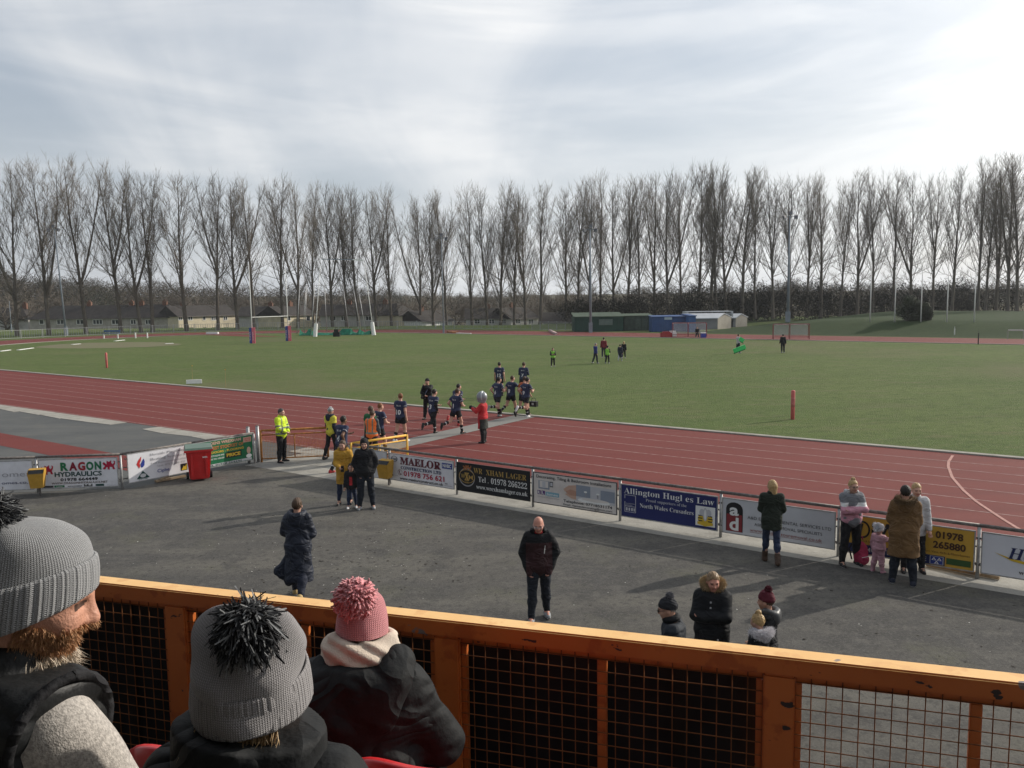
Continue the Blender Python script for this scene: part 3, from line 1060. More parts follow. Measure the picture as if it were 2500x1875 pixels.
def block(name, px0, px1, top, Y, D, wallm, roofm, lab, cat, slope=0.0, corr=0):
    a, b = V(px0, top, Y), V(px1, top, Y)
    w = b[0] - a[0]
    z = (a[2] + b[2]) / 2
    root = empty(name, ((a[0] + b[0]) / 2, Y, 0))
    body = MB().b2((-w / 2, 0, 0), (w / 2, D, z - .12))
    for k in range(corr):
        xx = -w / 2 + w * (k + .5) / corr
        body.b2((xx - w / corr * .25, -.035, .1), (xx + w / corr * .25, -.0, z - .2))
    body.build('wall', wallm, root)
    MB().add([(-w / 2 - .1, -.15, z - .117), (w / 2 + .1, -.15, z - .117), (w / 2 + .1, D + .1, z + slope), (-w / 2 - .1, D + .1, z + slope),
              (-w / 2 - .1, -.15, z - .02), (w / 2 + .1, -.15, z - .02), (w / 2 + .1, D + .1, z + slope + .1), (-w / 2 - .1, D + .1, z + slope + .1)],
             [(0, 3, 2, 1), (4, 5, 6, 7), (0, 1, 5, 4), (1, 2, 6, 5), (2, 3, 7, 6), (3, 0, 4, 7)]).build('roof', roofm, root)
    tag(root, lab, cat)
    return root, w, z


r, w, z = block('green_shed', 1402, 1522, 772, 119, 5, M_GSHED, M_GROOF, 'dark green flat-roofed shed with a boarded window beside the track', 'shed', .35)
MB().b2((w * .0, -.08, z * .42), (w * .28, -.004, z * .80)).build('window_shutter', mat('faded_shutter', (0.10, 0.135, 0.12), .7, .15, 2), r)
for k in range(9):
    MB().b2((-w / 2 + w * k / 9 + .03, -.05, .05), (-w / 2 + w * (k + 1) / 9 - .03, -.002, z - .2)).build('panel', M_GSHED, r) if k not in (4, 5, 6) else None
r, w, z = block('green_container', 1524, 1593, 770, 120, 4, mat('netted_green', (0.045, 0.062, 0.05), .85, .25, 2), M_GROOF, 'grey-green netted store between the green shed and the blue container', 'store', .1, 7)
for k in (0, 1):
    MB().b2((-w * .1 + k * .9, -.09, .1), (-w * .1 + k * .9 + .8, -.04, z * .78)).build('door', mat('store_door', (0.06, 0.08, 0.065), .8, .2, 3), r)
r, w, z = block('blue_container', 1592, 1683, 772, 116, 2.6, M_BLUEC, M_BLUEC, 'blue steel shipping container with a pale notice board', 'container', 0, 22)
MB().b2((-w * .17, -.075, z * .78), (w * .03, -.04, z * .96)).build('sign', mat('pale_notice', (0.4, 0.5, 0.55), .6, .05, 4), r)
r, w, z = block('blue_container', 1684, 1699, 770, 113.5, 5.5, mat('light_blue_container', (0.045, 0.125, 0.30), .5, .12, 1), M_BLUEC, 'end of a lighter blue container in front of the grey building', 'container', 0, 6)


def gable(name, px0, px1, pxe, eave, ridge, Y, lab):
    """long shed with its gable end turned to the right"""
    a, b = V(px0, eave, Y), V(px1, eave, Y)
    c = V(pxe, eave, Y + 3.0)
    ze = (a[2] + b[2]) / 2
    zr = V((px1 + pxe) / 2, ridge, Y + 1.5)[2]
    root = empty(name, ((a[0] + b[0]) / 2, Y, 0))
    L = b[0] - a[0]; W = c[0] - b[0]
    y2 = 3.0
    ox = -L / 2
    q = [(ox, 0), (ox + L, 0), (ox + L + W, y2), (ox + W, y2)]
    MB().prism(q, 0, ze - .1).build('wall', M_GREYS, root)
    m1 = ((q[1][0] + q[2][0]) / 2, (q[1][1] + q[2][1]) / 2)
    m0 = ((q[0][0] + q[3][0]) / 2, (q[0][1] + q[3][1]) / 2)
    obj('end_wall', [(q[1][0] + .01, q[1][1] - .02, 0), (q[2][0] + .02, q[2][1] - .02, 0), (q[2][0] + .02, q[2][1] - .02, ze - .1), (m1[0] + .01, m1[1] - .02, zr - .12), (q[1][0] + .01, q[1][1] - .02, ze - .1)],
        [(0, 1, 2, 3, 4)], M_BEIGE, root)
    e = .25
    top = [(q[0][0], q[0][1] - e, ze - .1), (q[1][0], q[1][1] - e, ze - .1), (m1[0], m1[1], zr), (m0[0], m0[1], zr), (q[2][0] + e, q[2][1] + e, ze - .1), (q[3][0], q[3][1] + e, ze - .1)]
    ro = obj('roof', top + [(p[0], p[1], p[2] + .12) for p in top], [(0, 3, 2, 1), (2, 3, 5, 4), (6, 7, 8, 9), (8, 10, 11, 9), (0, 1, 7, 6), (1, 2, 8, 7), (2, 4, 10, 8)], M_PALER, root)
    tag(root, lab, 'building')


gable('grey_building', 1652, 1752, 1785, 777, 766, 121, 'grey sheeted hall with pale pitched roof behind the blue container')
gable('grey_building', 1740, 1796, 1824, 776, 767, 127, 'smaller grey hall with beige gable at the end of the bank')
a, b = V(1676, 761, 127), V(1790, 761, 127)
MB().b2((a[0], 127, 0), (a[0] + .3, 130, a[2] - .1)).b2((b[0] - .3, 127, 0), (b[0], 130, a[2] - .1)).b2((a[0], 127, a[2] - .1), (b[0], 130, a[2])).b2((a[0], 126.9, a[2] - .45), (b[0], 127, a[2] - .35)).build('roof_canopy', M_PALER)
tag(bpy.data.objects['roof_canopy'], 'long flat white-edged canopy roof above the grey hall', 'canopy')

# ================================================================== POSTS, POLES AND CAGE
M_GREYPOLE = mat('grey_mast', (0.20, 0.23, 0.26), 0.5, 0.12, 1.5, metal=0.2)
M_LAMP = mat('lamp_housing', (0.10, 0.10, 0.11), 0.5, 0.1, 4)
M_LENS = mat('lamp_glass', (0.25, 0.27, 0.28), 0.15, 0.0, spec=0.5)


def mast(px, py0, py1, Y, r, lab, z0=None, heads=True, name='floodlight_mast', lean=0.0):
    a, b = V(px, py0, Y), V(px, py1, Y)
    z0 = a[2] if z0 is None else z0
    h = b[2] - z0
    root = empty(name, (a[0], Y, z0))
    top = (lean * h, 0, h)
    MB().tube([(0, 0, -.2), (lean * h * .5, 0, h * .5), top], [r, r * .8, r * .55], 8).build('pole', M_GREYPOLE, root, smooth=True)
    MB().box((0, 0, .7), (r * 2.6, r * 2.6, 1.4)).build('base_box', M_GREYPOLE, root)
    if heads:
        MB().beam((top[0] - 1.0, 0, h), (top[0] + 1.0, 0, h), .1, .1).build('crossarm', M_GREYPOLE, root)
        for k, (dx, dz, rz_) in enumerate(((-.8, -.15, .5), (0, .4, 0), (.75, -.15, -.5))):
            q = Matrix.Rotation(rz_, 3, 'Z') @ Matrix.Rotation(-.5, 3, 'X')
            lh = MB().box((top[0] + dx, -.25, h + dz), (.46, .3, .40), 0, q).build('lamp_head', M_LAMP, root)
            MB().box((top[0] + dx, -.42, h + dz - .08), (.36, .02, .30), 0, q).build('lens', M_LENS, lh)
    tag(root, lab, 'floodlight' if heads else 'pole')


mast(162, 820, 559, 131, .16, 'slender floodlight mast in front of the leftmost poplars', lean=-.04, z0=0)
mast(1442, 806, 560, 116, .19, 'grey floodlight mast standing before the green shed', z0=0)
mast(1923, 790, 528, 114, .21, 'tall floodlight mast on the bank above the second dugout', z0=1.2)
mast(1083, 812, 581, 121, .10, 'thin dark floodlight mast right of the throwing cage', z0=0)
mast(29, 820, 735, 150, .07, 'short telegraph pole by the whitewashed house at the far left', z0=0, heads=False, name='utility_pole')

for k, (px, py, pt) in enumerate([(2124, 783, 640), (2184, 783, 648), (2248, 783, 645), (2311.5, 784, 655), (2378, 785, 650)]):
    s_, n_2 = 0, 0
    Y = 105.0 - k * 1.6
    a, b = V(px, py, Y), V(px, pt, Y)
    root = empty('flagpole', (a[0], Y, a[2] - .15))
    h = b[2] - a[2]
    MB().tube([(0, 0, 0), (0, 0, h * .6), (0, 0, h + .15)], [.075, .06, .035], 6).build('pole', M_WHITE, root, smooth=True)
    MB().lathe([(.0, 0), (.05, .02), (.05, .08), (.0, .1)], 8, c=(0, 0, h + .15)).build('finial', M_WHITE, root)
    tag(root, 'slim white flagpole on the grass bank, %s of five from the left' % place_word(k, 0), 'flagpole', 'white flagpoles on the bank')

# rugby posts with padded bases
M_PADR = mat('red_foam_pad', (0.58, 0.13, 0.17), 0.55, 0.1, 6)
M_PADB = mat('blue_foam_pad', (0.045, 0.075, 0.27), 0.55, 0.1, 6)
M_PINKW = mat('pad_print', (0.62, 0.50, 0.55), 0.6, 0.1, 9)
gp = empty('rugby_goal', G(617, 838))
g0 = G(617, 838); gv = TN * 5.5
top_z = [V(612, 655, g0[1])[2], V(707, 668, g0[1] + gv[1])[2]]
for k in (0, 1):
    ox, oy = gv * k
    MB().tube([(ox, oy, 0), (ox - .02, oy, 5), (ox - .05, oy, top_z[k] + .6)], [.06, .055, .04], 8).build('upright', M_WHITE, gp, smooth=True)
    pd = MB().box((ox - .17, oy - .06, .95), (.34, .46, 1.86), 0, Matrix.Rotation(.25, 3, 'Z')).build('post_pad', M_PADB, gp)
    pd2 = MB().box((ox + .19, oy - .10, .95), (.38, .46, 1.9), 0, Matrix.Rotation(.25, 3, 'Z')).build('post_pad', M_PADR, gp)
    v_, f_ = text_geo('SUPER')
    for (dx, dy, par) in ((-.17, -.33, pd), (.19, -.37, pd2)):
        w_ = v_.copy(); sc_ = .17
        X_, Z_ = w_[:, 0] * sc_ * 1.6, w_[:, 1] * sc_
        obj('lettering', np.stack([ox + dx + .08 - Z_, np.full(len(Z_), oy + dy), .35 + X_], -1).tolist(), f_, M_PINKW, par)
MB().beam((0, 0, 3.15), (gv[0], gv[1], 3.15), .07, .07).build('crossbar', M_WHITE, gp)
tag(gp, 'white rugby goal posts with red and blue padded bases', 'goal posts')

# throwing cage: leaning poles, two taller gate poles with a boom, dropped net
cage = empty('throwing_cage', (0, 0, 0))
cpoles = [((835, 1010), (880, 590), 125), ((925, 1235), (975, 545), 122), ((950, 1200), (985, 560), 128), ((1040, 1260), (1100, 500), 117), ((1268, 1225), (1233, 535), 131),
          ((1583, 1230), (1495, 530), 129), ((1752, 1240), (1635, 530), 124), ((1826, 1250), (1705, 560), 120)]
cz = lambda q: (580 + q[0] / 5.82, 600 + q[1] / 5.82)
def gz0(p):
    p = np.array(p, float); p[2] = 0.0; return p
for a_, b_, Y in cpoles:
    p0, p1 = gz0(V(*cz(a_), Y)), V(*cz(b_), Y + .4)
    MB().tube([p0, p1], [.055, .045], 6).build('pole', M_STEEL, cage, smooth=True)
for a_, b_, Y, pad in (((1100, 1285), (1175, 290), 115.5, (1108, 1105)), ((1935, 1250), (1800, 240), 117.5, (1918, 1085))):
    p0, p1 = gz0(V(*cz(a_), Y)), V(*cz(b_), Y + .5)
    MB().tube([p0, p1], [.06, .045], 6).build('gate_pole', M_WHITE, cage, smooth=True)
    pm = p0 + (p1 - p0) * ((V(*cz(pad), Y)[2]) / p1[2])
    MB().tube([p0, pm], [.30, .26], 8).build('pad', M_WHITE, cage)
pa, pb, pc = V(*cz((1190, 190)), 117), V(*cz((1635, 195)), 117.5), V(*cz((1785, 210)), 117.7)
MB().beam(pa, pb, .12, .12).build('boom', M_GREYPOLE, cage)
MB().beam(pb, pc, .20, .20).build('boom', M_WHITE, cage)
p_, q_ = V(*cz((880, 560)), 121), V(*cz((1640, 575)), 121)
MB().tube([p_, q_], .02, 4).build('cable', M_DKSTEEL, cage)
M_NET = mat('green_net', (0.01, 0.13, 0.075), 0.8, 0.3, 3)
rngn = np.random.default_rng(3)
net = MB()
cx0, cx1 = V(730, 815, 119)[0], V(905, 815, 119)[0]
nn_ = 26
vs = []
for i in range(nn_):
    for j in range(3):
        hgt = (.05, .25 + .45 * abs(rngn.normal(0, .6)), .05)[j]
        if 14 < i < 19 or 2 < i < 5:
            hgt = (.05, .9, .05)[j]
        vs.append((cx0 + (cx1 - cx0) * i / (nn_ - 1), 119 + j * .7 - .02 * i, hgt))
net.add(vs, [(i * 3 + j, (i + 1) * 3 + j, (i + 1) * 3 + j + 1, i * 3 + j + 1) for i in range(nn_ - 1) for j in range(2)])
net.build('net', M_NET, cage)
tag(cage, 'throwing cage of leaning white poles with its green net dropped', 'throwing cage')
q = V(822, 818, 115)
root = empty('equipment_bag', (q[0], q[1], 0.0))
MB().box((0, 0, .3), (.9, .5, .6)).prism([(-.3, -.25), (.3, -.25), (.2, .25), (-.2, .25)], .6, 1.0).build('body', M_BLACK, root)
MB().tube([(-.2, -.1, .95), (-.1, -.1, 1.25), (.1, -.1, 1.25), (.2, -.1, .95)], .03, 5).build('handle', M_BLACK, root)
tag(root, 'black equipment bag on the grass in front of the green net', 'bag')

# padded touchline posts
for k, (px, py, pt, lab) in enumerate([(261, 898, 861, 'short red padded corner post standing in the grass at the left'), (1935, 1024, 953, 'short washed-out red padded corner post near the right of the pitch')]):
    g = G(px, py)
    h = V(px, pt, g[1])[2]
    root = empty('corner_post', g)
    MB().lathe([(.07, 0), (.085, .02), (.085, h * .97), (.06, h)], 10).build('pad', mat('faded_red_foam', (0.48, 0.11, 0.10), .6, .12, 7), root, smooth=True)
    MB().lathe([(.087, h * .45), (.088, h * .5), (.088, h * .72), (.087, h * .75)], 10).build('sleeve', mat('washed_red_foam', (0.44, 0.13, 0.12), .6, .15, 7), root, smooth=True)
    tag(root, lab, 'corner post')

# bench row and small posts by the far bend, hurdles, odd boards
M_BLUEB = mat('blue_bench', (0.06, 0.11, 0.22), .6, .1, 4)
a, b = G(252, 827), G(292, 826.5)
hb = .78
root = empty('bench_row', a)
d_ = (b - a)
MB().beam((0, 0, hb), tuple(d_ + [0, 0, hb]), .5, .08).build('seat', M_BLUEB, root)
MB().beam((0, .3, hb + .3), tuple(d_ + [0, .3, hb + .3]), .06, .25).build('backrest', M_BLUEB, root)
for t_ in (.05, .9):
    MB().b2((d_[0] * t_ - .06, d_[1] * t_ - .06, 0), (d_[0] * t_ + .06, d_[1] * t_ + .06, hb - .04)).build('leg', M_WHITE, root)
tag(root, 'low blue bench on white legs beside the far bend', 'bench')
for k, px in enumerate((331, 360)):
    g = G(px, 825.5)
    root = empty('marker_post', g)
    MB().b2((-.07, -.07, 0), (.07, .07, .72)).build('post', M_WHITE, root)
    MB().b2((-.09, -.09, .72), (.09, .09, .77)).build('cap', M_WHITE, root)
    tag(root, 'small white marker post on the far bend, %s of the pair' % ('left' if k == 0 else 'right'), 'marker post', 'white marker posts')
def slab_obj(name, p, q, w, h, m, lab, cat, z=0.02):
    p, q = np.array(p), np.array(q)
    root = MB().beam((p[0], p[1], z + h / 2), (q[0], q[1], z + h / 2), w, h).build(name, m)
    tag(root, lab, cat)
slab_obj('white_beam', G(505, 815.5), G(533, 815.5), .35, .3, M_WHITE, 'long white beam lying at the far bend left of the goal posts', 'beam')
slab_obj('white_beam', G(1342, 809), G(1358, 817), .3, .25, mat('pink_white', (.5, .36, .34), .7, .1), 'pinkish white beam lying askew on the back straight', 'beam')
slab_obj('sand_board', G(1098, 812.5), G(1112, 813.5), 1.0, .25, mat('orange_board', (.3, .13, .06), .8, .2), 'rusty brown box lying at the edge of the back straight', 'box')
slab_obj('white_strip_board', G(1115, 814), G(1150, 815.2), .25, .08, M_WHITE, 'thin white strip of board on the grass right of the rusty box', 'board')
for k, (p_, q_) in enumerate((((455, 938), (493, 936.5)),)):
    slab_obj('hurdle_board', G(*p_), G(*q_), .12, .25, M_WHITE, 'low white board at the inside edge of the home straight', 'board')
for k, px in enumerate((470, 551)):
    g = G(px, 946 if k else 934)
    root = empty('cane_marker', g)
    MB().tube([(0, 0, 0), (.02, 0, 1.15)], [.012, .008], 5).build('cane', mat('cane', (.3, .22, .1), .8, .1), root)
    MB().box((.03, 0, 1.1), (.06, .01, .05)).build('flag', M_YELLOW, root)
    tag(root, 'thin cane marker in the grass, %s' % ('above the white board' if k == 0 else 'right of the white board'), 'marker', 'cane markers')

# small hurdle frame and post on the bank foot
g = G(2460, 829)
root = empty('hurdle', g)
MB().tube([(0, 0, 0), (0, 0, .95), (1.25, -.6, .95), (1.25, -.6, 0)], .03, 5).build('frame', M_STEEL, root)
MB().beam((0, 0, .99), (1.25, -.6, .99), .03, .1).build('bar', M_WHITE, root)
tag(root, 'grey hurdle frame at the foot of the bank near the right edge', 'hurdle')
for px, py, h, lab in ((2330, 822, .9, 'small pale post at the foot of the bank right of the flagpoles'), (2388, 841, 1.1, 'short dark post at the edge of the back straight on the right')):
    g = G(px, py)
    root = empty('marker_post', g)
    MB().tube([(0, 0, 0), (0, 0, h)], .05, 6).build('post', M_WHITE if h < 1 else M_BLACK, root)
    MB().tube([(0, 0, h), (0, 0, h + .25)], .02, 5).build('tip', M_WHITE if h < 1 else M_DKSTEEL, root)
    tag(root, lab, 'marker post')

# two team shelters with red frames and clear panels
M_REDF = mat('red_frame', (0.22, 0.05, 0.05), 0.5, 0.1, 6)
M_PERSPEX = mat('scuffed_perspex', (0.55, 0.58, 0.6), 0.25, 0.1, 2, alpha=0.22)


def shelter(px0, px1, py, pt, lab, frame):
    a, b = G(px0, py), G(px1, py)
    d_ = b - a
    h = V(px0, pt, a[1])[2]
    L = float(np.linalg.norm(d_)); ang = math.atan2(d_[1], d_[0])
    root = empty('team_shelter', a, ang)
    D = 1.5
    for x_ in (0, L * .46, L):
        f = MB().beam((x_, 0, 0), (x_, 0, h), .06, .06)
        f.beam((x_, D, 0), (x_, D, h * .92), .06, .06).beam((x_, 0.042, h - .04), (x_, D - .042, h * .92 - .04), .07, .07)
        f.build('frame', frame, root)
    MB().beam((.042, 0, h + .002), (L - .042, 0, h + .002), .07, .07).beam((.042, D, h * .93), (L - .042, D, h * .93), .07, .07).beam((.042, 0, .3), (L - .042, 0, .3), .06, .06).build('rail', frame, root)
    for k in range(2):
        x_a, x_b = (.05, L * .46 - .05) if k == 0 else (L * .46 + .05, L - .05)
        MB().b2((x_a, D - .02, .35), (x_b, D - .005, h * .88)).build('back_panel', M_PERSPEX, root)
    MB().b2((.05, .05, h * .95), (L - .05, D - .05, h * .96)).build('roof_panel', M_PERSPEX, root)
    MB().b2((.2, D - .5, .42), (L - .2, D - .1, .47)).build('seat', mat('bench_wood', (.2, .16, .12), .8, .2), root)
    tag(root, lab, 'shelter', 'team shelters on the far touchline')


shelter(1641, 1724, 823, 788, 'red framed team shelter in front of the blue container', M_REDF)
shelter(1888, 1976, 829, 791, 'reddish brown framed team shelter left of the flagpoles', M_REDF)
# kit bags by the first shelter, cool box
g = G(1626, 823)
root = empty('kit_bag', g)
MB().box((0, 0, .28), (1.3, .7, .5)).prism([(-.5, -.3), (.5, -.3), (.4, .3), (-.4, .3)], .53, .68).build('body', mat('red_bag', (.3, .03, .03), .7, .15), root)
MB().tube([(-.3, -.2, .66), (-.2, -.2, .8), (.2, -.2, .8), (.3, -.2, .66)], .03, 5).build('handle', M_BLACK, root)
tag(root, 'red kit bag on the grass left of the near team shelter', 'bag')
g = G(1641, 822.5)
root = empty('kit_bag', g)
MB().box((0, 0, .3), (1.0, .6, .45)).prism([(-.4, -.25), (.4, -.25), (.25, .25), (-.25, .25)], .525, .75).build('body', M_WHITE, root)
MB().tube([(-.3, -.2, .7), (-.2, -.2, .85), (.2, -.2, .85), (.3, -.2, .7)], .03, 5).build('handle', M_BLACK, root)
tag(root, 'white kit bag lying beside the red one at the team shelter', 'bag')
g = G(1717, 824.5)
root = empty('cool_box', g)
MB().box((0, 0, .28), (.6, .45, .5)).build('body', mat('blue_box', (.03, .05, .3), .5, .1), root)
MB().box((0, 0, .57), (.62, .47, .08)).build('lid', M_WHITE, root)
tag(root, 'blue cool box with white lid by the team shelter', 'cool box')

# mesh fence following the far bend and back straight
def far_fence():
    root = empty('mesh_fence', (0, 0, 0))
    M_FM = mat('fence_mesh_grey', (0.19, 0.20, 0.21), .7, .15, 2)
    pts = []
    for k in range(13):
        a = R(196 - k * 8.2)
        p = T(S0 + (BA + 14) * math.cos(a), NC + (BB + 14) * math.sin(a))
        pts.append(p)
    for s1 in np.arange(0, 12.5, 3.0):
        pts.append(T(s1, 2 * NC + 14))
    ext = []
    for a, b in zip(pts[:-1], pts[1:]):
        for t_ in (0, .5):
            ext.append(a * (1 - t_) + b * t_)
    ext.append(pts[-1])
    bars = MB()
    for i, p in enumerate(ext):
        MB().b2((p[0] - .04, p[1] - .04, 0), (p[0] + .04, p[1] + .04, 1.35)).build('post', M_STEEL, root)
        if i + 1 < len(ext):
            q = ext[i + 1]
            for z_ in (.12, 1.25):
                MB().beam((p[0], p[1], z_), (q[0], q[1], z_), .035, .05).build('rail', M_STEEL, root)
            for k in range(9):
                c = p + (q - p) * (k + .5) / 9
                bars.b2((c[0] - .018, c[1] - .018, .15), (c[0] + .018, c[1] + .018, 1.22))
    bo = bars.build('mesh_bars', M_FM, root)
    bo['kind'] = 'stuff'
    tag(root, 'grey steel mesh fence curving behind the far bend of the track', 'fence')


far_fence()
# ================================================================== PERIMETER FENCE, BOARDS, GATES
RAIL_Z = 1.02
FN = -13.06


def fence_run(name, posts, lab, rails=(RAIL_Z,), low=(.30, .62)):
    root = empty(name, (0, 0, 0))
    for p in posts:
        MB().tube([(p[0], p[1], 0), (p[0], p[1], RAIL_Z - .03)], .034, 8).build('post', M_STEEL, root, smooth=True)
    for a, b in zip(posts[:-1], posts[1:]):
        for z_ in rails:
            MB().tube([(a[0], a[1], z_), (b[0], b[1], z_)], .036, 8).build('top_rail', M_DKSTEEL, root, smooth=True)
        for z_ in low:
            MB().tube([(a[0], a[1], z_), (b[0], b[1], z_)], .016, 6).build('rail', M_DKSTEEL, root, smooth=True)
    tag(root, lab, 'fence')
    return root


PS = [54.56 + 2.47 * k for k in range(9)]
posts_r = [T(s, FN) for s in PS]
fence_run('tubular_fence', [T(52.95, FN)] + posts_r, 'long tubular steel fence carrying advertising boards along the apron')
L0, L1, L2, L3 = T(48.7, -13.24), T(48.6, -15.45), T(48.48, -17.63), T(46.79, -19.14)
L4 = L3 + (L3 - L2) * 1.0
fence_run('tubular_fence', [L0, L1, L2, L3, L4, L4 + (L3 - L2)], 'tubular steel fence turning away left of the gate, carrying four boards')


def board(P, Q, z0, z1, face, elems, lab, frame=None, off=0.05, inset=(.07, .07)):
    """advertising board between two fence posts; elems are flat print on its face"""
    P, Q = np.array(P), np.array(Q)
    d_ = (Q - P)[:2]
    L = float(np.linalg.norm(d_)); ang = math.atan2(d_[1], d_[0])
    x0, x1 = inset[0], L - inset[1]
    W, Hh = x1 - x0, z1 - z0
    root = empty('advertising_board', (P[0], P[1], 0), ang)
    MB().b2((x0, -off - .008, z0), (x1, -off, z1)).build('panel', face, root)
    t = .022
    fr = MB().b2((x0 - t, -off - .014, z1 + .001), (x1 + t, -off + .012, z1 + t)).b2((x0 - t, -off - .014, z0 - t), (x1 + t, -off + .012, z0 - .001))
    fr.b2((x0 - t, -off - .014, z0), (x0 - .001, -off + .012, z1)).b2((x1 + .001, -off - .014, z0), (x1 + t, -off + .012, z1))
    fr.build('frame', frame or M_STEEL, root)
    for k_, zz in enumerate((z0 + .12, z1 - .12)):
        MB().b2((x0 - .06, -.03, zz - .015), (x0 - .025, .03, zz + .015)).build('bracket', M_DKSTEEL, root)
        MB().b2((x1 + .025, -.03, zz - .015), (x1 + .06, .03, zz + .015)).build('bracket', M_DKSTEEL, root)
    for e in elems:
        k = e[0]
        lay = -off - .012
        if k == 't':
            _, s, u0, v0, u1, v1, m, bold = e
            v_, f_ = text_geo(s, bold)
            if not len(v_):
                continue
            wid = v_[:, 0].max()
            sx = (u1 - u0) * W / wid
            sz = (v1 - v0) * Hh
            X_ = x0 + u0 * W + v_[:, 0] * sx
            Z_ = z1 - v1 * Hh + v_[:, 1] * sz
            obj('lettering', np.stack([X_, np.full(len(X_), lay - .006), Z_], -1).tolist(), f_, m, root)
        elif k == 'r':
            _, u0, v0, u1, v1, m = e[:6]
            ly = lay - (e[6] if len(e) > 6 else 0) * .002
            a, b, c, dd = x0 + u0 * W, x0 + u1 * W, z1 - v1 * Hh, z1 - v0 * Hh
            obj('print_block', [(a, ly, c), (b, ly, c), (b, ly, dd), (a, ly, dd)], [(0, 1, 2, 3)], m, root)
        elif k == 'e':
            _, u, v, ru, rv, m = e[:6]
            ly = lay - (e[6] if len(e) > 6 else 0) * .002
            pts = [(x0 + u * W + ru * W * math.cos(q * math.pi / 12), ly, z1 - v * Hh + rv * Hh * math.sin(q * math.pi / 12)) for q in range(24)]
            obj('print_shape', pts, [tuple(range(24))], m, root)
        elif k == 'p':
            _, pts, m = e[:3]
            ly = lay - (e[3] if len(e) > 3 else 0) * .002
            obj('print_shape', [(x0 + u * W, ly, z1 - v * Hh) for u, v in pts], [tuple(range(len(pts)))[::-1]], m, root)
        elif k == 'o':       # ring
            _, u, v, ru, rv, th, m = e[:7]
            ly = lay - .003
            n = 28
            vs = []
            for rr in (1.0, 1 - th):
                vs += [(x0 + u * W + ru * rr * W * math.cos(q * 2 * math.pi / n), ly, z1 - v * Hh + rv * rr * Hh * math.sin(q * 2 * math.pi / n)) for q in range(n)]
            obj('print_ring', vs, [(q, (q + 1) % n, n + (q + 1) % n, n + q) for q in range(n)], m, root)
    tag(root, lab, 'advertising board', 'boards on the perimeter fence')
    return root


def pm(name, c, rough=.45):
    return mat(name, c, rough, 0.04, 3)


K_MAR, K_NAVY, K_CRIM, K_BLK = pm('print_maroon', (.11, .018, .03)), pm('print_navy', (.018, .025, .09)), pm('print_crimson', (.38, .012, .045)), pm('print_black', (.015, .015, .017))
K_WHT, K_GOLD, K_BLUE, K_GRY = pm('print_white', (.72, .72, .70)), pm('print_gold', (.42, .27, .07)), pm('print_blue', (.025, .045, .24)), pm('print_grey', (.28, .28, .30))
K_GRN, K_RED, K_DGRN, K_YEL = pm('print_green', (.015, .14, .06)), pm('print_red', (.45, .03, .03)), pm('print_dark_green', (.01, .05, .045)), pm('print_yellow', (.62, .42, .04))
K_PURP, K_TEAL, K_PEACH, K_TILEG, K_CRM = pm('print_purple', (.10, .03, .16)), pm('print_teal', (.20, .38, .46)), pm('print_peach', (.50, .33, .25)), pm('print_tile_grey', (.24, .27, .32)), pm('print_cream', (.62, .58, .54))
K_LG = pm('print_light_grey', (.48, .48, .50)); K_BRN = pm('print_brown', (.07, .035, .02)); K_RB = pm('print_rust', (.26, .06, .05)); K_DGREY = pm('print_dark_grey', (.05, .05, .055))
F_BLACK = pm('board_black', (.016, .017, .02), .35); F_NAVY = pm('board_navy', (.02, .026, .115), .4); F_CREAM = mat('board_aged_cream', (.60, .55, .51), .5, .10, 2.5)
F_GREY = mat('board_pale_grey', (.52, .53, .55), .4, .05, 2); F_YEL = mat('board_yellow', (.50, .30, .045), .45, .08, 2); F_GREEN = mat('board_green', (.012, .13, .055), .45, .12, 3)


def dragon(u, v, s, m, flip=1):
    """walking dragon emblem drawn as one outline"""
    pts = [(-.46, .30), (-.30, .10), (-.42, -.02), (-.48, -.20), (-.36, -.30), (-.28, -.18), (-.18, -.05), (-.16, -.42), (.02, -.30), (.20, -.48), (.18, -.20), (.30, -.05),
           (.40, -.25), (.34, -.42), (.48, -.36), (.47, -.10), (.36, .12), (.42, .34), (.46, .45), (.28, .44), (.24, .22), (.06, .18), (.02, .36), (.08, .46), (-.12, .45), (-.10, .24), (-.22, .22), (-.28, .42), (-.42, .44)]
    return ('p', [(u + flip * a * s[0], v + b * s[1]) for a, b in pts] if flip > 0 else [(u - a * s[0], v + b * s[1]) for a, b in pts][::-1], m, 2)


Z0, Z1 = .17, .905
B = lambda i: (posts_r[i], posts_r[i + 1])
board(*B(0), Z0, Z1, M_BOARDW, [
    ('o', .075, .18, .052, .115, .14, K_BLK), ('t', 'CHAS', .037, .14, .113, .23, K_BLK, .02),
    ('t', serif('MAELOR'), .17, .07, .815, .35, K_MAR, .02), ('t', serif('CONSTRUCTION LTD'), .18, .42, .82, .54, K_NAVY, .01),
    ('r', .83, .08, .985, .29, K_BLUE), ('t', 'NHBC', .845, .12, .972, .24, K_WHT, .03),
    ('o', .165, .68, .036, .11, .12, K_MAR), ('p', [(.15, .62), (.16, .61), (.166, .66), (.16, .68), (.172, .73), (.178, .72), (.186, .745), (.178, .77), (.160, .74), (.150, .68)], K_MAR, 3),
    ('t', '01978 756 621', .225, .60, .865, .79, K_CRIM, .02), ('t', 'www.maelorconstruct.co.uk', .16, .85, .845, .955, K_BLK, .02),
    ('r', .025, .80, .05, .86, K_BLK), ('r', .055, .815, .13, .825, K_GRY), ('r', .87, .83, .91, .88, K_GRY), ('r', .86, .92, .98, .935, K_GRY)],
    'white construction company board with maroon lettering next to the yellow litter bin')
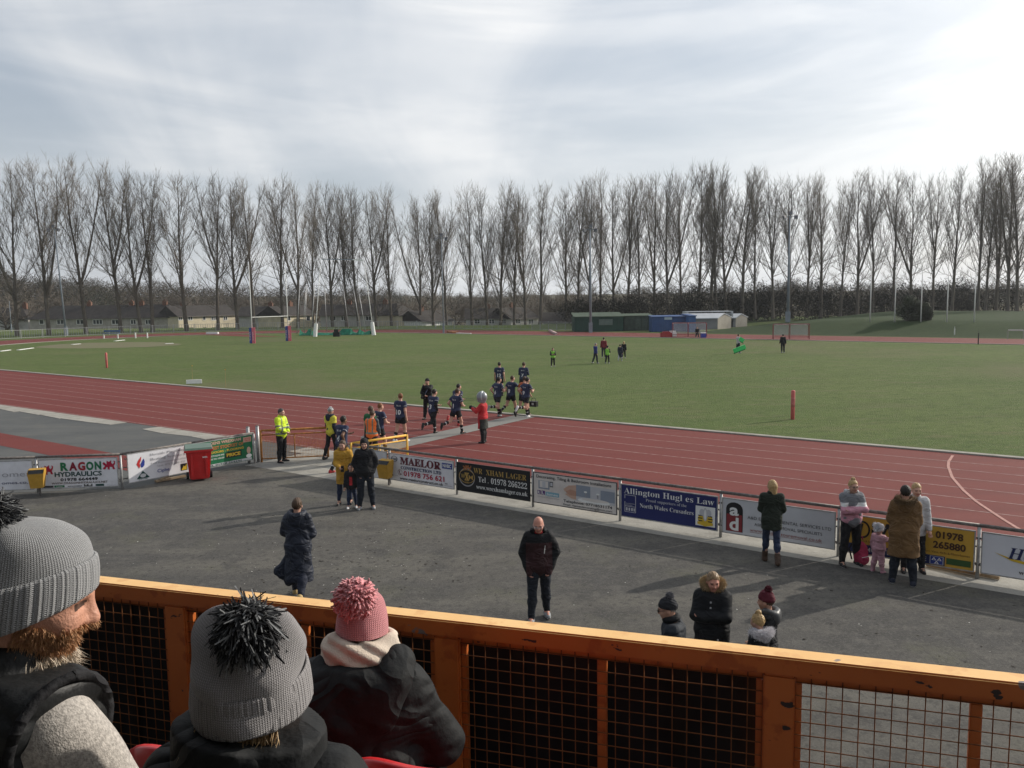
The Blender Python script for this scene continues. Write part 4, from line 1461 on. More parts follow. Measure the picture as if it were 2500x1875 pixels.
board(*B(1), Z0, Z1, F_BLACK, [
    ('e', .14, .50, .115, .34, K_GRY), ('e', .14, .49, .105, .30, F_BLACK, 1), ('o', .14, .46, .115, .25, .07, K_GOLD), ('t', 'W', .055, .38, .115, .54, K_GOLD, .01), ('t', serif('X'), .108, .33, .172, .60, K_GOLD, .04), ('t', 'M', .168, .40, .228, .56, K_GOLD, .01),
    ('t', 'LAGER', .115, .64, .165, .69, K_GOLD, .0), dragon(.145, .13, (.13, .20), pm('print_copper', (.30, .11, .04))),
    ('t', serif('WR'), .24, .10, .365, .30, K_GOLD, -.004), ('t', serif('XHAM LAGER'), .415, .115, .965, .31, K_GOLD, -.004), ('t', serif('Tel .'), .305, .40, .45, .60, K_WHT, -.006), ('t', serif('01978 266222'), .485, .40, .972, .605, K_WHT, -.006),
    ('t', serif('www.wrexhamlager.co.uk'), .275, .70, .978, .86, K_WHT, -.006)],
    'black lager brewery board with gold and white serif lettering', frame=M_BLACK)
board(*B(2), Z0, Z1 + .01, F_CREAM, [
    ('t', 'Decorating, Tiling & Bathroom Installations', .035, .05, .945, .15, K_DGREY, .01),
    ('r', .06, .24, .20, .52, K_TILEG), ('r', .075, .25, .185, .47, K_CRM, 1), ('r', .11, .27, .15, .48, K_LG, 2), ('r', .205, .24, .245, .42, K_DGREY, 1), ('r', .212, .27, .24, .39, K_LG, 2),
    ('p', [(.375, .42), (.44, .28), (.53, .24), (.53, .72), (.47, .70), (.39, .58), (.46, .52), (.45, .44), (.39, .50)], K_PEACH, 1), ('p', [(.40, .50), (.46, .40), (.53, .44), (.53, .60), (.45, .60)], pm('print_hand', (.42, .24, .17)), 2),
    ('r', .53, .22, .985, .74, K_LG), ('r', .53, .22, .70, .60, K_TILEG, 1), ('r', .82, .30, .985, .66, K_TILEG, 1), ('e', .74, .70, .19, .09, K_WHT, 3), ('e', .76, .66, .16, .05, K_CRM, 4), ('r', .64, .42, .655, .56, K_GRY, 4), ('r', .78, .44, .795, .58, K_GRY, 4), ('e', .645, .42, .02, .03, K_WHT, 5), ('e', .79, .44, .02, .03, K_WHT, 5),
    ('r', .045, .58, .088, .72, K_PURP), ('r', .098, .58, .142, .72, K_PURP), ('t', 'R', .053, .60, .080, .70, K_WHT, .02), ('t', 'L', .108, .60, .133, .70, K_WHT, .02), ('r', .15, .60, .32, .74, K_TEAL), ('t', 'James', .16, .63, .305, .71, K_WHT, .01),
    ('t', 'Decorating & Property Services', .05, .77, .32, .81, K_GRY, 0), ('r', .36, .745, .985, .985, K_CRM), ('t', 'Telephone: 07718531174', .375, .765, .955, .855, K_DGREY, .02), ('t', 'Email: rljamesdecorating@msn.com', .375, .89, .955, .96, K_DGREY, .01)],
    'faded cream decorating and bathroom board with a basin picture', frame=K_DGREY)
board(*B(3), Z0 - .005, Z1, F_NAVY, [
    ('t', serif('Allington Hugl es Law'), .03, .07, .975, .26, K_WHT, -.006), ('t', serif('Proud supporters of the'), .27, .34, .70, .43, K_LG, -.006), ('t', serif('North Wales Crusaders'), .205, .51, .77, .645, K_WHT, -.008),
    ('r', .035, .30, .16, .315, K_LG), ('r', .035, .30, .041, .42, K_LG), ('r', .154, .30, .16, .85, K_LG), ('r', .035, .52, .041, .85, K_LG), ('r', .035, .66, .16, .675, K_LG), ('r', .035, .84, .16, .855, K_LG), ('t', 'ALLINGTON', .05, .56, .15, .59, K_LG, 0), ('t', 'HUGHES', .05, .61, .12, .64, K_LG, 0),
    ('r', .05, .71, .068, .81, K_LG), ('r', .079, .71, .097, .81, K_LG), ('r', .108, .71, .126, .81, K_LG), ('r', .135, .71, .15, .81, K_LG),
    ('r', .79, .33, .985, .93, K_WHT), ('e', .888, .72, .075, .18, K_YEL, 1), ('r', .817, .60, .86, .63, K_BLK, 3), ('r', .815, .68, .86, .71, K_BLK, 3), ('r', .82, .76, .86, .79, K_BLK, 3), ('r', .915, .60, .958, .63, K_BLK, 3), ('r', .915, .68, .96, .71, K_BLK, 3), ('r', .915, .76, .958, .79, K_BLK, 3),
    ('e', .888, .57, .022, .20, K_LG, 4), ('e', .855, .52, .026, .11, K_LG, 3), ('e', .922, .52, .026, .11, K_LG, 3), ('e', .888, .57, .012, .16, K_WHT, 5), ('p', [(.81, .80), (.888, .85), (.965, .80), (.965, .88), (.888, .93), (.81, .88)], K_YEL, 4)],
    'navy blue law firm board with white serif lettering and a feathered crest')
arch = [(.03, .95), (.03, .28)] + [(.11 - .08 * math.cos(q * math.pi / 8), .28 - .20 * math.sin(q * math.pi / 8)) for q in range(1, 8)] + [(.19, .28), (.19, .95)]
board(*B(4), Z0 - .005, Z1, F_GREY, [
    ('p', arch[::-1], K_BLK, 0), ('r', .036, .44, .184, .945, pm('print_dull_red', (.22, .03, .035)), 1), ('t', 'a', .065, .135, .152, .46, K_WHT, .03), ('t', 'd', .065, .53, .152, .90, K_WHT, .03),
    ('t', 'A&D ENVIRONMENTAL SERVICES LTD', .235, .42, .975, .51, K_DGREY, -.002), ('t', 'ASBESTOS REMOVAL SPECIALISTS', .30, .60, .90, .685, K_DGREY, -.002), ('t', 'www.adasbestosremoval.co.uk', .26, .775, .90, .865, K_RB, -.002), ('r', .26, .888, .90, .897, K_RB)],
    'pale grey environmental services board with a black and red arched logo')
board(*B(5), Z0 - .01, Z1, F_YEL, [
    ('o', .165, .34, .065, .24, .22, K_BLK), ('p', [(.14, .44), (.165, .18), (.175, .18), (.16, .44)], K_BLK, 3), ('t', 'SW', .24, .10, .44, .40, K_BLK, .05), ('t', 'GARAGE', .46, .12, .655, .38, K_BLK, .04), ('t', '01978', .725, .11, .925, .28, K_BRN, .035), ('t', '265880', .71, .36, .945, .54, K_BRN, .035),
    ('t', 'Repairs & Servicing', .12, .62, .30, .67, K_BRN, 0), ('t', 'Cars, Vans, 4x4s & Motorhomes', .64, .62, .975, .675, K_BRN, 0), ('r', 0.005, .745, .80, .99, K_NAVY), ('t', 'MOT TEST CENTRE', .20, .81, .665, .925, K_LG, .01), ('r', .69, .765, .79, .975, K_LG, 1), ('r', .695, .775, .785, .965, K_BLUE, 2),
    ('p', [(.703, .87), (.738, .87), (.72, .79)], K_WHT, 4), ('p', [(.742, .87), (.777, .87), (.76, .79)], K_WHT, 4), ('p', [(.723, .955), (.758, .955), (.74, .875)], K_WHT, 4), ('p', [(.713, .862), (.728, .862), (.72, .82)], K_BLUE, 5), ('p', [(.752, .862), (.768, .862), (.76, .82)], K_BLUE, 5), ('p', [(.733, .945), (.748, .945), (.74, .905)], K_BLUE, 5), ('r', .81, .77, .985, .93, pm('print_olive', (.04, .09, .03)))],
    'yellow garage board with a navy strip behind the parka man and toddler')
board(*B(6), Z0 - .01, Z1, mat('board_white_far', (.60, .61, .65), .4, .05, 2), [
    ('t', serif_it('Ho'), .17, .26, .34, .55, K_NAVY, 0), ('p', [(.08, .44), (.20, .60), (.40, .70), (.70, .72), (.40, .62), (.20, .54)], K_YEL, 1), ('t', serif('www'), .25, .80, .36, .90, K_DGREY, 0)],
    'white board with blue italic lettering and a yellow swoosh at the right edge')

# boards on the left run
board(L4, L3, .13, .93, M_BOARDW, [
    ('t', 'omes', .69, .35, .975, .54, K_GRY, -.012), ('t', 'omes.co.u', .68, .70, .985, .80, K_NAVY, .0)],
    'white board with thin grey lettering cut off by the left edge of the picture', inset=(-.4, .09))
RG, RM = K_GRN, pm('print_wine', (.20, .012, .03))
board(L3, L2, .13, .93, M_BOARDW, [
    ('t', 'R', .275, .10, .375, .38, RG, .05), ('t', 'A', .385, .10, .49, .38, RM, .05), ('t', 'G', .50, .095, .595, .385, pm('print_scarlet', (.30, .02, .03)), .05), ('t', 'O', .605, .095, .70, .385, RG, .05), ('t', 'N', .715, .10, .80, .38, RG, .05),
    ('t', 'HYDRAULICS', .195, .44, .80, .60, K_DGRN, .03), ('t', '01978 664449', .265, .655, .745, .76, K_BLK, .03), ('t', 'WWW.DRAGONHYDRAULICS.NET', .15, .80, .87, .87, K_BRN, .01),
    dragon(.10, .34, (.17, .36), K_CRIM), dragon(.90, .24, (.17, .36), K_CRIM), ('r', .02, .91, .17, .985, K_DGREY), ('r', .18, .91, .31, .985, K_GRN), ('t', 'Lucas', .21, .93, .285, .97, K_WHT, .01), ('t', 'ALFAGOMMA', .35, .935, .54, .975, K_BLK, .02), ('r', .56, .90, .67, .985, K_DGREY), ('r', .575, .91, .60, .94, K_WHT, 2), ('r', .62, .91, .655, .95, K_WHT, 2), ('r', .71, .91, .82, .985, K_DGRN), ('t', 'Parker', .86, .93, .98, .975, K_LG, 0)],
    'white hydraulics company board with green and red letters and two red dragons', inset=(.09, .09))
fl1 = [(.16, .56), (.12, .40), (.15, .26), (.20, .13), (.19, .28), (.17, .38), (.175, .48)]
fl2 = [(.19, .54), (.18, .42), (.21, .30), (.235, .22), (.245, .34), (.24, .46), (.215, .53)]
board(L2 + (L1 - L2) * .06, L1, .17, .98, M_BOARDW, [
    ('p', fl1, K_RED, 1), ('p', fl2, K_BLUE, 1), ('p', [(.11, .93), (.31, .93), (.21, .66)], K_DGRN, 1), ('e', .21, .83, .045, .07, K_LG, 2), ('t', 'OFTEC', .14, .94, .28, .975, K_DGRN, .02),
    ('t', serif('Deeside Plumbing &'), .33, .08, .95, .17, K_GRY, -.01), ('t', serif('Heating Services Ltd'), .33, .25, .965, .345, K_GRY, -.01), ('t', serif('Full Bathroom Installation'), .34, .42, .955, .49, K_GRY, -.012), ('t', serif('Mob: 07971 190 352'), .43, .545, .88, .615, K_GRY, -.012),
    ('t', 'Ciphe', .43, .70, .62, .82, K_BLUE, .01), ('r', .52, .86, .60, .87, K_LG), ('r', .80, .66, .91, .92, K_BLK), ('p', [(.81, .90), (.85, .74), (.87, .78), (.90, .68), (.895, .90)], K_YEL, 3)],
    'white plumbing and heating board leaning outward beside the red wheelie bin', inset=(.05, .02))
board(L1, L0, .17, .98, F_GREEN, [
    ('t', 'DOWDENS WREXHAM', .10, .04, .80, .15, K_PEACH, .03), ('t', 'LARGEST STOCKIST OF', .16, .22, .84, .34, pm('print_orange', (.40, .16, .05)), .04), ('t', 'TILES - DOORS - FLOORING', .10, .41, .84, .49, K_YEL, .02), ('t', 'BEAT ANY QUOTE FOUND AND', .12, .56, .50, .62, K_WHT, .01), ('t', 'WE WILL GIVE YOU 10% OFF', .12, .68, .50, .74, K_WHT, .01),
    ('r', .52, .54, .80, .76, K_BLK, 1), ('t', 'PRICE', .54, .58, .78, .71, K_YEL, .05), ('r', .84, .06, .98, .26, K_PEACH, 1), ('t', 'GOOD', .86, .09, .97, .15, K_RED, .02), ('t', 'VALUE', .86, .17, .97, .23, K_RED, .02), ('e', .93, .60, .035, .14, K_PEACH, 1), ('e', .93, .82, .05, .08, K_WHT, 1), ('r', .02, .90, .98, .985, K_LG), ('t', 'TEL 01978 364444', .20, .915, .80, .97, K_DGRN, .02)],
    'green flooring store board with orange and white lettering behind the red bin', inset=(.02, .10))

# blank scuffed board behind the hooded man
board(T(52.95, FN), posts_r[0], .15, .92, F_GREY, [('r', .1, .15, .9, .85, K_LG), ('r', .15, .25, .5, .5, pm('print_worn', (.36, .36, .36)), 1)], 'scuffed grey board on the short fence bay behind the hooded man')


# gates
def gate(P, Q, m, m2, lab, H=1.08, bot=.12):
    P, Q = np.array(P), np.array(Q)
    d_ = (Q - P)[:2]; L = float(np.linalg.norm(d_))
    root = empty('mesh_gate', (P[0], P[1], 0), math.atan2(d_[1], d_[0]))
    MB().tube([(0, 0, 0), (0, 0, H)], .035, 8).build('upright', m, root, smooth=True)
    MB().tube([(L, 0, bot - .05), (L, 0, H)], .035, 8).build('upright', m, root, smooth=True)
    MB().tube([(.036, 0, H - .02), (L - .036, 0, H - .02)], .036, 8).build('top_rail', m, root, smooth=True)
    for z_ in (H - .17, bot):
        MB().tube([(.036, 0, z_), (L - .036, 0, z_)], .022, 8).build('rail', m, root, smooth=True)
    MB().tube([(L / 2, 0, bot), (L / 2, 0, H - .17)], .018, 6).build('middle_bar', m, root, smooth=True)
    w = MB()
    for k in range(1, int(L / .05)):
        w.tube([(k * .05, .012, bot), (k * .05, .012, H - .17)], .003, 4, cap=False)
    for k in range(1, int((H - .17 - bot) / .05)):
        w.tube([(.03, .014, bot + k * .05), (L - .03, .014, bot + k * .05)], .003, 4, cap=False)
    o = w.build('wire_mesh', m2, root)
    o['kind'] = 'stuff'
    tag(root, lab, 'gate', 'pair of mesh gates')
    return root


gate(T(48.75, -13.0), T(50.22, -11.45), M_RUSTYOR, M_RUSTYOR, 'rusty orange mesh gate leaf standing open behind the steward in yellow')
gate(T(53.1, -13.15), T(53.55, -11.2), M_YELLOW, M_YELLOW, 'bright yellow mesh gate leaf standing open behind the hooded man')
# gate posts
for k, (s1, n1, lab) in enumerate(((48.62, -13.02, 'stout galvanised post at the hinge of the rusty gate'), (48.5, -13.3, 'galvanised post pair ending the left fence run'))):
    p = T(s1, n1)
    root = empty('gate_post', p)
    MB().tube([(0, 0, 0), (0, 0, 1.2)], .055, 10).build('post', M_STEEL, root, smooth=True)
    MB().lathe([(.058, 1.2), (.058, 1.215), (.0, 1.235)], 10).build('cap', M_DKSTEEL, root)
    tag(root, lab, 'post')


# litter bins
def litter_bin(p, ang, lab):
    root = empty('litter_bin', p, ang)
    my = mat('bin_yellow', (.42, .24, .035), .5, .12, 6)
    a = [(-.17, -.12), (.17, -.12), (.17, .12), (-.17, .12)]
    b = [(-.22, -.17), (.22, -.17), (.22, .15), (-.22, .15)]
    z0, z1, z2 = .28, .74, .86
    vs = [(x, y, z0) for x, y in a] + [(x, y, z1) for x, y in b] + [(-.22, .15, z2), (.22, .15, z2), (.22, -.05, z2 - .02), (-.22, -.05, z2 - .02)]
    obj('body', vs, [(3, 2, 1, 0), (0, 1, 5, 4), (1, 2, 6, 5), (2, 3, 7, 6), (3, 0, 4, 7), (6, 7, 8, 9), (5, 6, 9, 10), (7, 4, 11, 8), (8, 11, 10, 9)], my, root)
    obj('opening', [(-.20, -.172, z1 - .01), (.20, -.172, z1 - .01), (.20, -.055, z2 - .025), (-.20, -.055, z2 - .025)], [(0, 1, 2, 3)], M_BLACK, root)
    MB().b2((-.03, .151, .0), (.03, .19, .8)).build('bracket', M_DKSTEEL, root)
    root.scale = (.92, .92, .9)
    tag(root, lab, 'litter bin', 'yellow litter bins on the fence')


p = posts_r[0] + np.array([-.08, -.33, 0])
litter_bin(p, TANG + .1, 'yellow litter bin on the fence post left of the construction board')
g = G(94, 1212)
litter_bin(g, math.atan2((L2 - L3)[1], (L2 - L3)[0]) + .15, 'yellow litter bin hung between two white boards at the far left')


def wheelie():
    g = G(488, 1171)
    root = empty('wheelie_bin', g, R(22))
    mr = mat('red_bin_plastic', (.50, .022, .022), .42, .08, 4, spec=.4)
    lo = [(-.27, -.25), (.27, -.25), (.27, .22), (-.27, .22)]
    hi = [(-.36, -.36), (.36, -.36), (.36, .34), (-.36, .34)]
    bm = bmesh.new()
    vs = [bm.verts.new((x, y, .06)) for x, y in lo] + [bm.verts.new((x, y, .94)) for x, y in hi]
    for f in [(3, 2, 1, 0), (0, 1, 5, 4), (1, 2, 6, 5), (2, 3, 7, 6), (3, 0, 4, 7), (4, 5, 6, 7)]:
        bm.faces.new([vs[i] for i in f])
    bmesh.ops.bevel(bm, geom=list(bm.edges), offset=.03, segments=2, affect='EDGES')
    me = bpy.data.meshes.new('body'); bm.to_mesh(me); bm.free(); me.materials.append(mr)
    link(bpy.data.objects.new('body', me), root)
    MB().b2((-.40, -.40, .90), (.40, .36, .96)).build('rim', mr, root)
    MB().add([(-.39, -.39, .965), (.39, -.39, .965), (.39, .36, .965), (-.39, .36, .965), (-.36, -.35, 1.02), (.36, -.35, 1.02), (.37, .30, 1.05), (-.37, .30, 1.05)],
             [(0, 3, 2, 1), (4, 5, 6, 7), (0, 1, 5, 4), (1, 2, 6, 5), (2, 3, 7, 6), (3, 0, 4, 7)]).build('lid', mat('grey_green_lid', (.10, .15, .12), .5, .1, 4), root)
    MB().tube([(-.36, .42, .98), (.36, .42, .98)], .025, 8).build('handle', mr, root)
    for x in (-.2, .2):
        MB().b2((x - .03, -.372, .2), (x + .03, -.29, .85)).build('rib', mr, root)
    for x in (-.33, .33):
        MB().tube([(x - .035, .22, .11), (x + .035, .22, .11)], .11, 12).build('wheel', M_BLACK, root)
    v_, f_ = text_geo('BIFFA', .02)
    obj('lettering', np.stack([.10 + v_[:, 0] * .04, np.full(len(v_), -.40), .72 + v_[:, 1] * .045], -1).tolist(), f_, K_WHT, root)
    tag(root, 'large red wheelie bin with grey-green lid in front of the green board', 'wheelie bin')


wheelie()
# odd timber lying along the foot of the fence
for k, (a, b, w, lab) in enumerate([((380, 1180), (452, 1166), .12, 'broken timber plank under the plumbing board'), ((2262, 1384), (2440, 1418), .09, 'long pale timber batten on the ground below the yellow board')]):
    p, q = G(*a), G(*b)
    root = MB().beam((p[0], p[1], .06), (q[0], q[1], .06), w, .06).beam((p[0] + .1, p[1] + .05, .10), (q[0] - .3, q[1] + .1, .11), w * .7, .03).build('timber_plank', mat('weathered_timber', (.26, .19, .12), .9, .25, 6))
    tag(root, lab, 'plank')
# ================================================================== PEOPLE
def rx(a):
    c, s = math.cos(a), math.sin(a); return np.array([[1, 0, 0], [0, c, -s], [0, s, c]])


def ry(a):
    c, s = math.cos(a), math.sin(a); return np.array([[c, 0, s], [0, 1, 0], [-s, 0, c]])


def rz(a):
    c, s = math.cos(a), math.sin(a); return np.array([[c, -s, 0], [s, c, 0], [0, 0, 1]])


def surface_nets(D, org, h):
    S = D < 0
    nx, ny, nz = D.shape
    c = np.zeros((nx - 1, ny - 1, nz - 1), np.int8)
    for a in (0, 1):
        for b in (0, 1):
            for e in (0, 1):
                c += S[a:nx - 1 + a, b:ny - 1 + b, e:nz - 1 + e]
    act = (c > 0) & (c < 8)
    I = np.argwhere(act)
    if not len(I):
        return np.zeros((0, 3)), np.zeros((0, 4), int)
    idx = -np.ones(act.shape, np.int64); idx[act] = np.arange(len(I))
    acc = np.zeros((len(I), 3)); cnt = np.zeros(len(I))
    cor = [(a, b, e) for a in (0, 1) for b in (0, 1) for e in (0, 1)]
    for i, p in enumerate(cor):
        for q in cor[i + 1:]:
            df = np.array(q) - np.array(p)
            if np.abs(df).sum() != 1:
                continue
            v0 = D[I[:, 0] + p[0], I[:, 1] + p[1], I[:, 2] + p[2]]
            v1 = D[I[:, 0] + q[0], I[:, 1] + q[1], I[:, 2] + q[2]]
            m = (v0 < 0) != (v1 < 0)
            t = np.where(m, v0 / (v0 - v1 + 1e-12), 0)
            acc += np.where(m[:, None], np.array(p) + t[:, None] * df, 0); cnt += m
    Vv = (I + acc / cnt[:, None]) * h + org
    Q = []
    for ax in range(3):
        s0 = [slice(None)] * 3; s1 = [slice(None)] * 3
        s0[ax] = slice(0, -1); s1[ax] = slice(1, None)
        ch = S[tuple(s0)] != S[tuple(s1)]
        o1, o2 = (ax + 1) % 3, (ax + 2) % 3
        E = np.argwhere(ch)
        ok = (E[:, o1] > 0) & (E[:, o2] > 0) & (E[:, o1] < D.shape[o1] - 1) & (E[:, o2] < D.shape[o2] - 1)
        E = E[ok]
        fl = S[E[:, 0], E[:, 1], E[:, 2]]

        def cell(d1, d2):
            k = E.copy(); k[:, o1] -= d1; k[:, o2] -= d2
            return idx[k[:, 0], k[:, 1], k[:, 2]]
        q = np.stack([cell(1, 1), cell(0, 1), cell(0, 0), cell(1, 0)], -1)
        q = np.where(fl[:, None], q, q[:, ::-1])
        Q.append(q)
    return Vv, np.concatenate(Q)


def relax(Vv, Q, it=1, w=.5):
    n = len(Vv)
    for _ in range(it):
        acc = np.zeros_like(Vv); cnt = np.zeros(n)
        for k in range(4):
            a, b = Q[:, k], Q[:, (k + 1) % 4]
            np.add.at(acc, a, Vv[b]); np.add.at(cnt, a, 1)
            np.add.at(acc, b, Vv[a]); np.add.at(cnt, b, 1)
        Vv = Vv * (1 - w) + w * acc / np.maximum(cnt, 1)[:, None]
    return Vv


# primitives: cone(a, b, ra, rb, k) round cone; ell(c, radii, Rm, k) ellipsoid; flat(a, b, ra, rb, Rm, fy, k) cone squashed front to back
def cone(a, b, ra, rb, k=.03):
    return ('c', np.array(a, float), np.array(b, float), ra, rb, k, None, 1.0)


def flat(a, b, ra, rb, Rm, fy, k=.05):
    return ('c', np.array(a, float), np.array(b, float), ra, rb, k, Rm, fy)


def ell(c, r, Rm=None, k=.02, sub=False):
    return ('e', np.array(c, float), np.array(r, float), np.eye(3) if Rm is None else Rm, sub, k)


def bounds(pr):
    if pr[0] == 'c':
        m = max(pr[3], pr[4]) / min(1, pr[7] if pr[6] is not None else 1) if False else max(pr[3], pr[4])
        return np.minimum(pr[1], pr[2]) - m, np.maximum(pr[1], pr[2]) + m
    m = pr[2].max()
    return pr[1] - m, pr[1] + m


def prim_d(pr, P):
    if pr[0] == 'c':
        _, a, b, ra, rb, k, Rm, fy = pr
        if Rm is not None:
            S_ = np.array([1, 1 / fy, 1])
            P = ((P - a) @ Rm) * S_; b = ((b - a) @ Rm) * S_; a = np.zeros(3)
        ab = b - a
        t = np.clip(((P - a) @ ab) / (ab @ ab + 1e-12), 0, 1)
        d = np.linalg.norm(P - (a + t[..., None] * ab), axis=-1) - (ra + t * (rb - ra))
        return d * (min(1, fy) if Rm is not None else 1)
    _, c, r, Rm, sub, k = pr
    q = (P - c) @ Rm
    k0 = np.linalg.norm(q / r, axis=-1); k1 = np.linalg.norm(q / (r * r), axis=-1)
    return np.where(k0 < 1e-6, -r.min(), k0 * (k0 - 1) / (k1 + 1e-9))


def smin(a, b, k):
    h = np.maximum(k - np.abs(a - b), 0) / k
    return np.minimum(a, b) - h * h * k * .25


def field(groups, h, post=None, pad=.05, box=None):
    """groups: list of (prims, clips, k_join); clips: (point, outward normal)"""
    lo = np.min([bounds(p)[0] for g in groups for p in g[0]], 0) - pad
    hi = np.max([bounds(p)[1] for g in groups for p in g[0]], 0) + pad
    if box is not None:
        lo = np.maximum(lo, box[0]); hi = np.minimum(hi, box[1])
    n = np.maximum(np.ceil((hi - lo) / h).astype(int) + 1, 4)
    ax = [lo[i] + np.arange(n[i]) * h for i in range(3)]
    tot = None
    for prims, clips, kj in groups:
        D = np.full(n, .5)
        for p in prims:
            b0, b1 = bounds(p)
            i0 = np.clip(np.floor((b0 - .06 - lo) / h).astype(int), 0, n - 1)
            i1 = np.clip(np.ceil((b1 + .06 - lo) / h).astype(int) + 1, 1, n)
            if np.any(i1 <= i0):
                continue
            sl = tuple(slice(i0[i], i1[i]) for i in range(3))
            P = np.stack(np.meshgrid(ax[0][sl[0]], ax[1][sl[1]], ax[2][sl[2]], indexing='ij'), -1)
            d = prim_d(p, P)
            k = p[5]
            if p[0] == 'e' and p[4]:
                D[sl] = -smin(-D[sl], d, k)
            else:
                D[sl] = smin(D[sl], d, k)
        if clips:
            P = np.stack(np.meshgrid(*ax, indexing='ij'), -1)
            for pt, nrm in clips:
                D = np.maximum(D, (P - np.array(pt)) @ np.array(nrm))
        tot = D if tot is None else smin(tot, D, kj)
    if post is not None:
        P = np.stack(np.meshgrid(*ax, indexing='ij'), -1)
        near = np.abs(tot) < .08
        tot[near] += post(P[near])
    return tot, lo, h


def sdf_mesh(groups, h, post=None, it=1, box=None):
    D, lo, h = field(groups, h, post, box=box)
    D[[0, -1]] = np.maximum(D[[0, -1]], .01); D[:, [0, -1]] = np.maximum(D[:, [0, -1]], .01); D[:, :, [0, -1]] = np.maximum(D[:, :, [0, -1]], .01)
    Vv, Q = surface_nets(D, lo, h)
    return relax(Vv, Q, it), Q


def wrinkle(amp, f=26.0, seed=0):
    o = seed * 1.7

    def fn(P):
        x, y, z = P[:, 0], P[:, 1], P[:, 2]
        w = np.sin(z * f + 3.1 * np.sin(x * 9 + o) + o) * np.sin(x * f * .5 + 2 * np.sin(z * 7 + o)) + .6 * np.sin((x + y) * f * .8 + z * f * .6 + o)
        return amp * w
    return fn


def quilt(amp, pitch, zoff=0., wr=0.002):
    w0 = wrinkle(wr, 40)

    def fn(P):
        return -amp * np.abs(np.sin((P[:, 2] + zoff + .012 * np.sin(P[:, 0] * 14)) * math.pi / pitch)) ** .6 + amp * .5 + w0(P)
    return fn


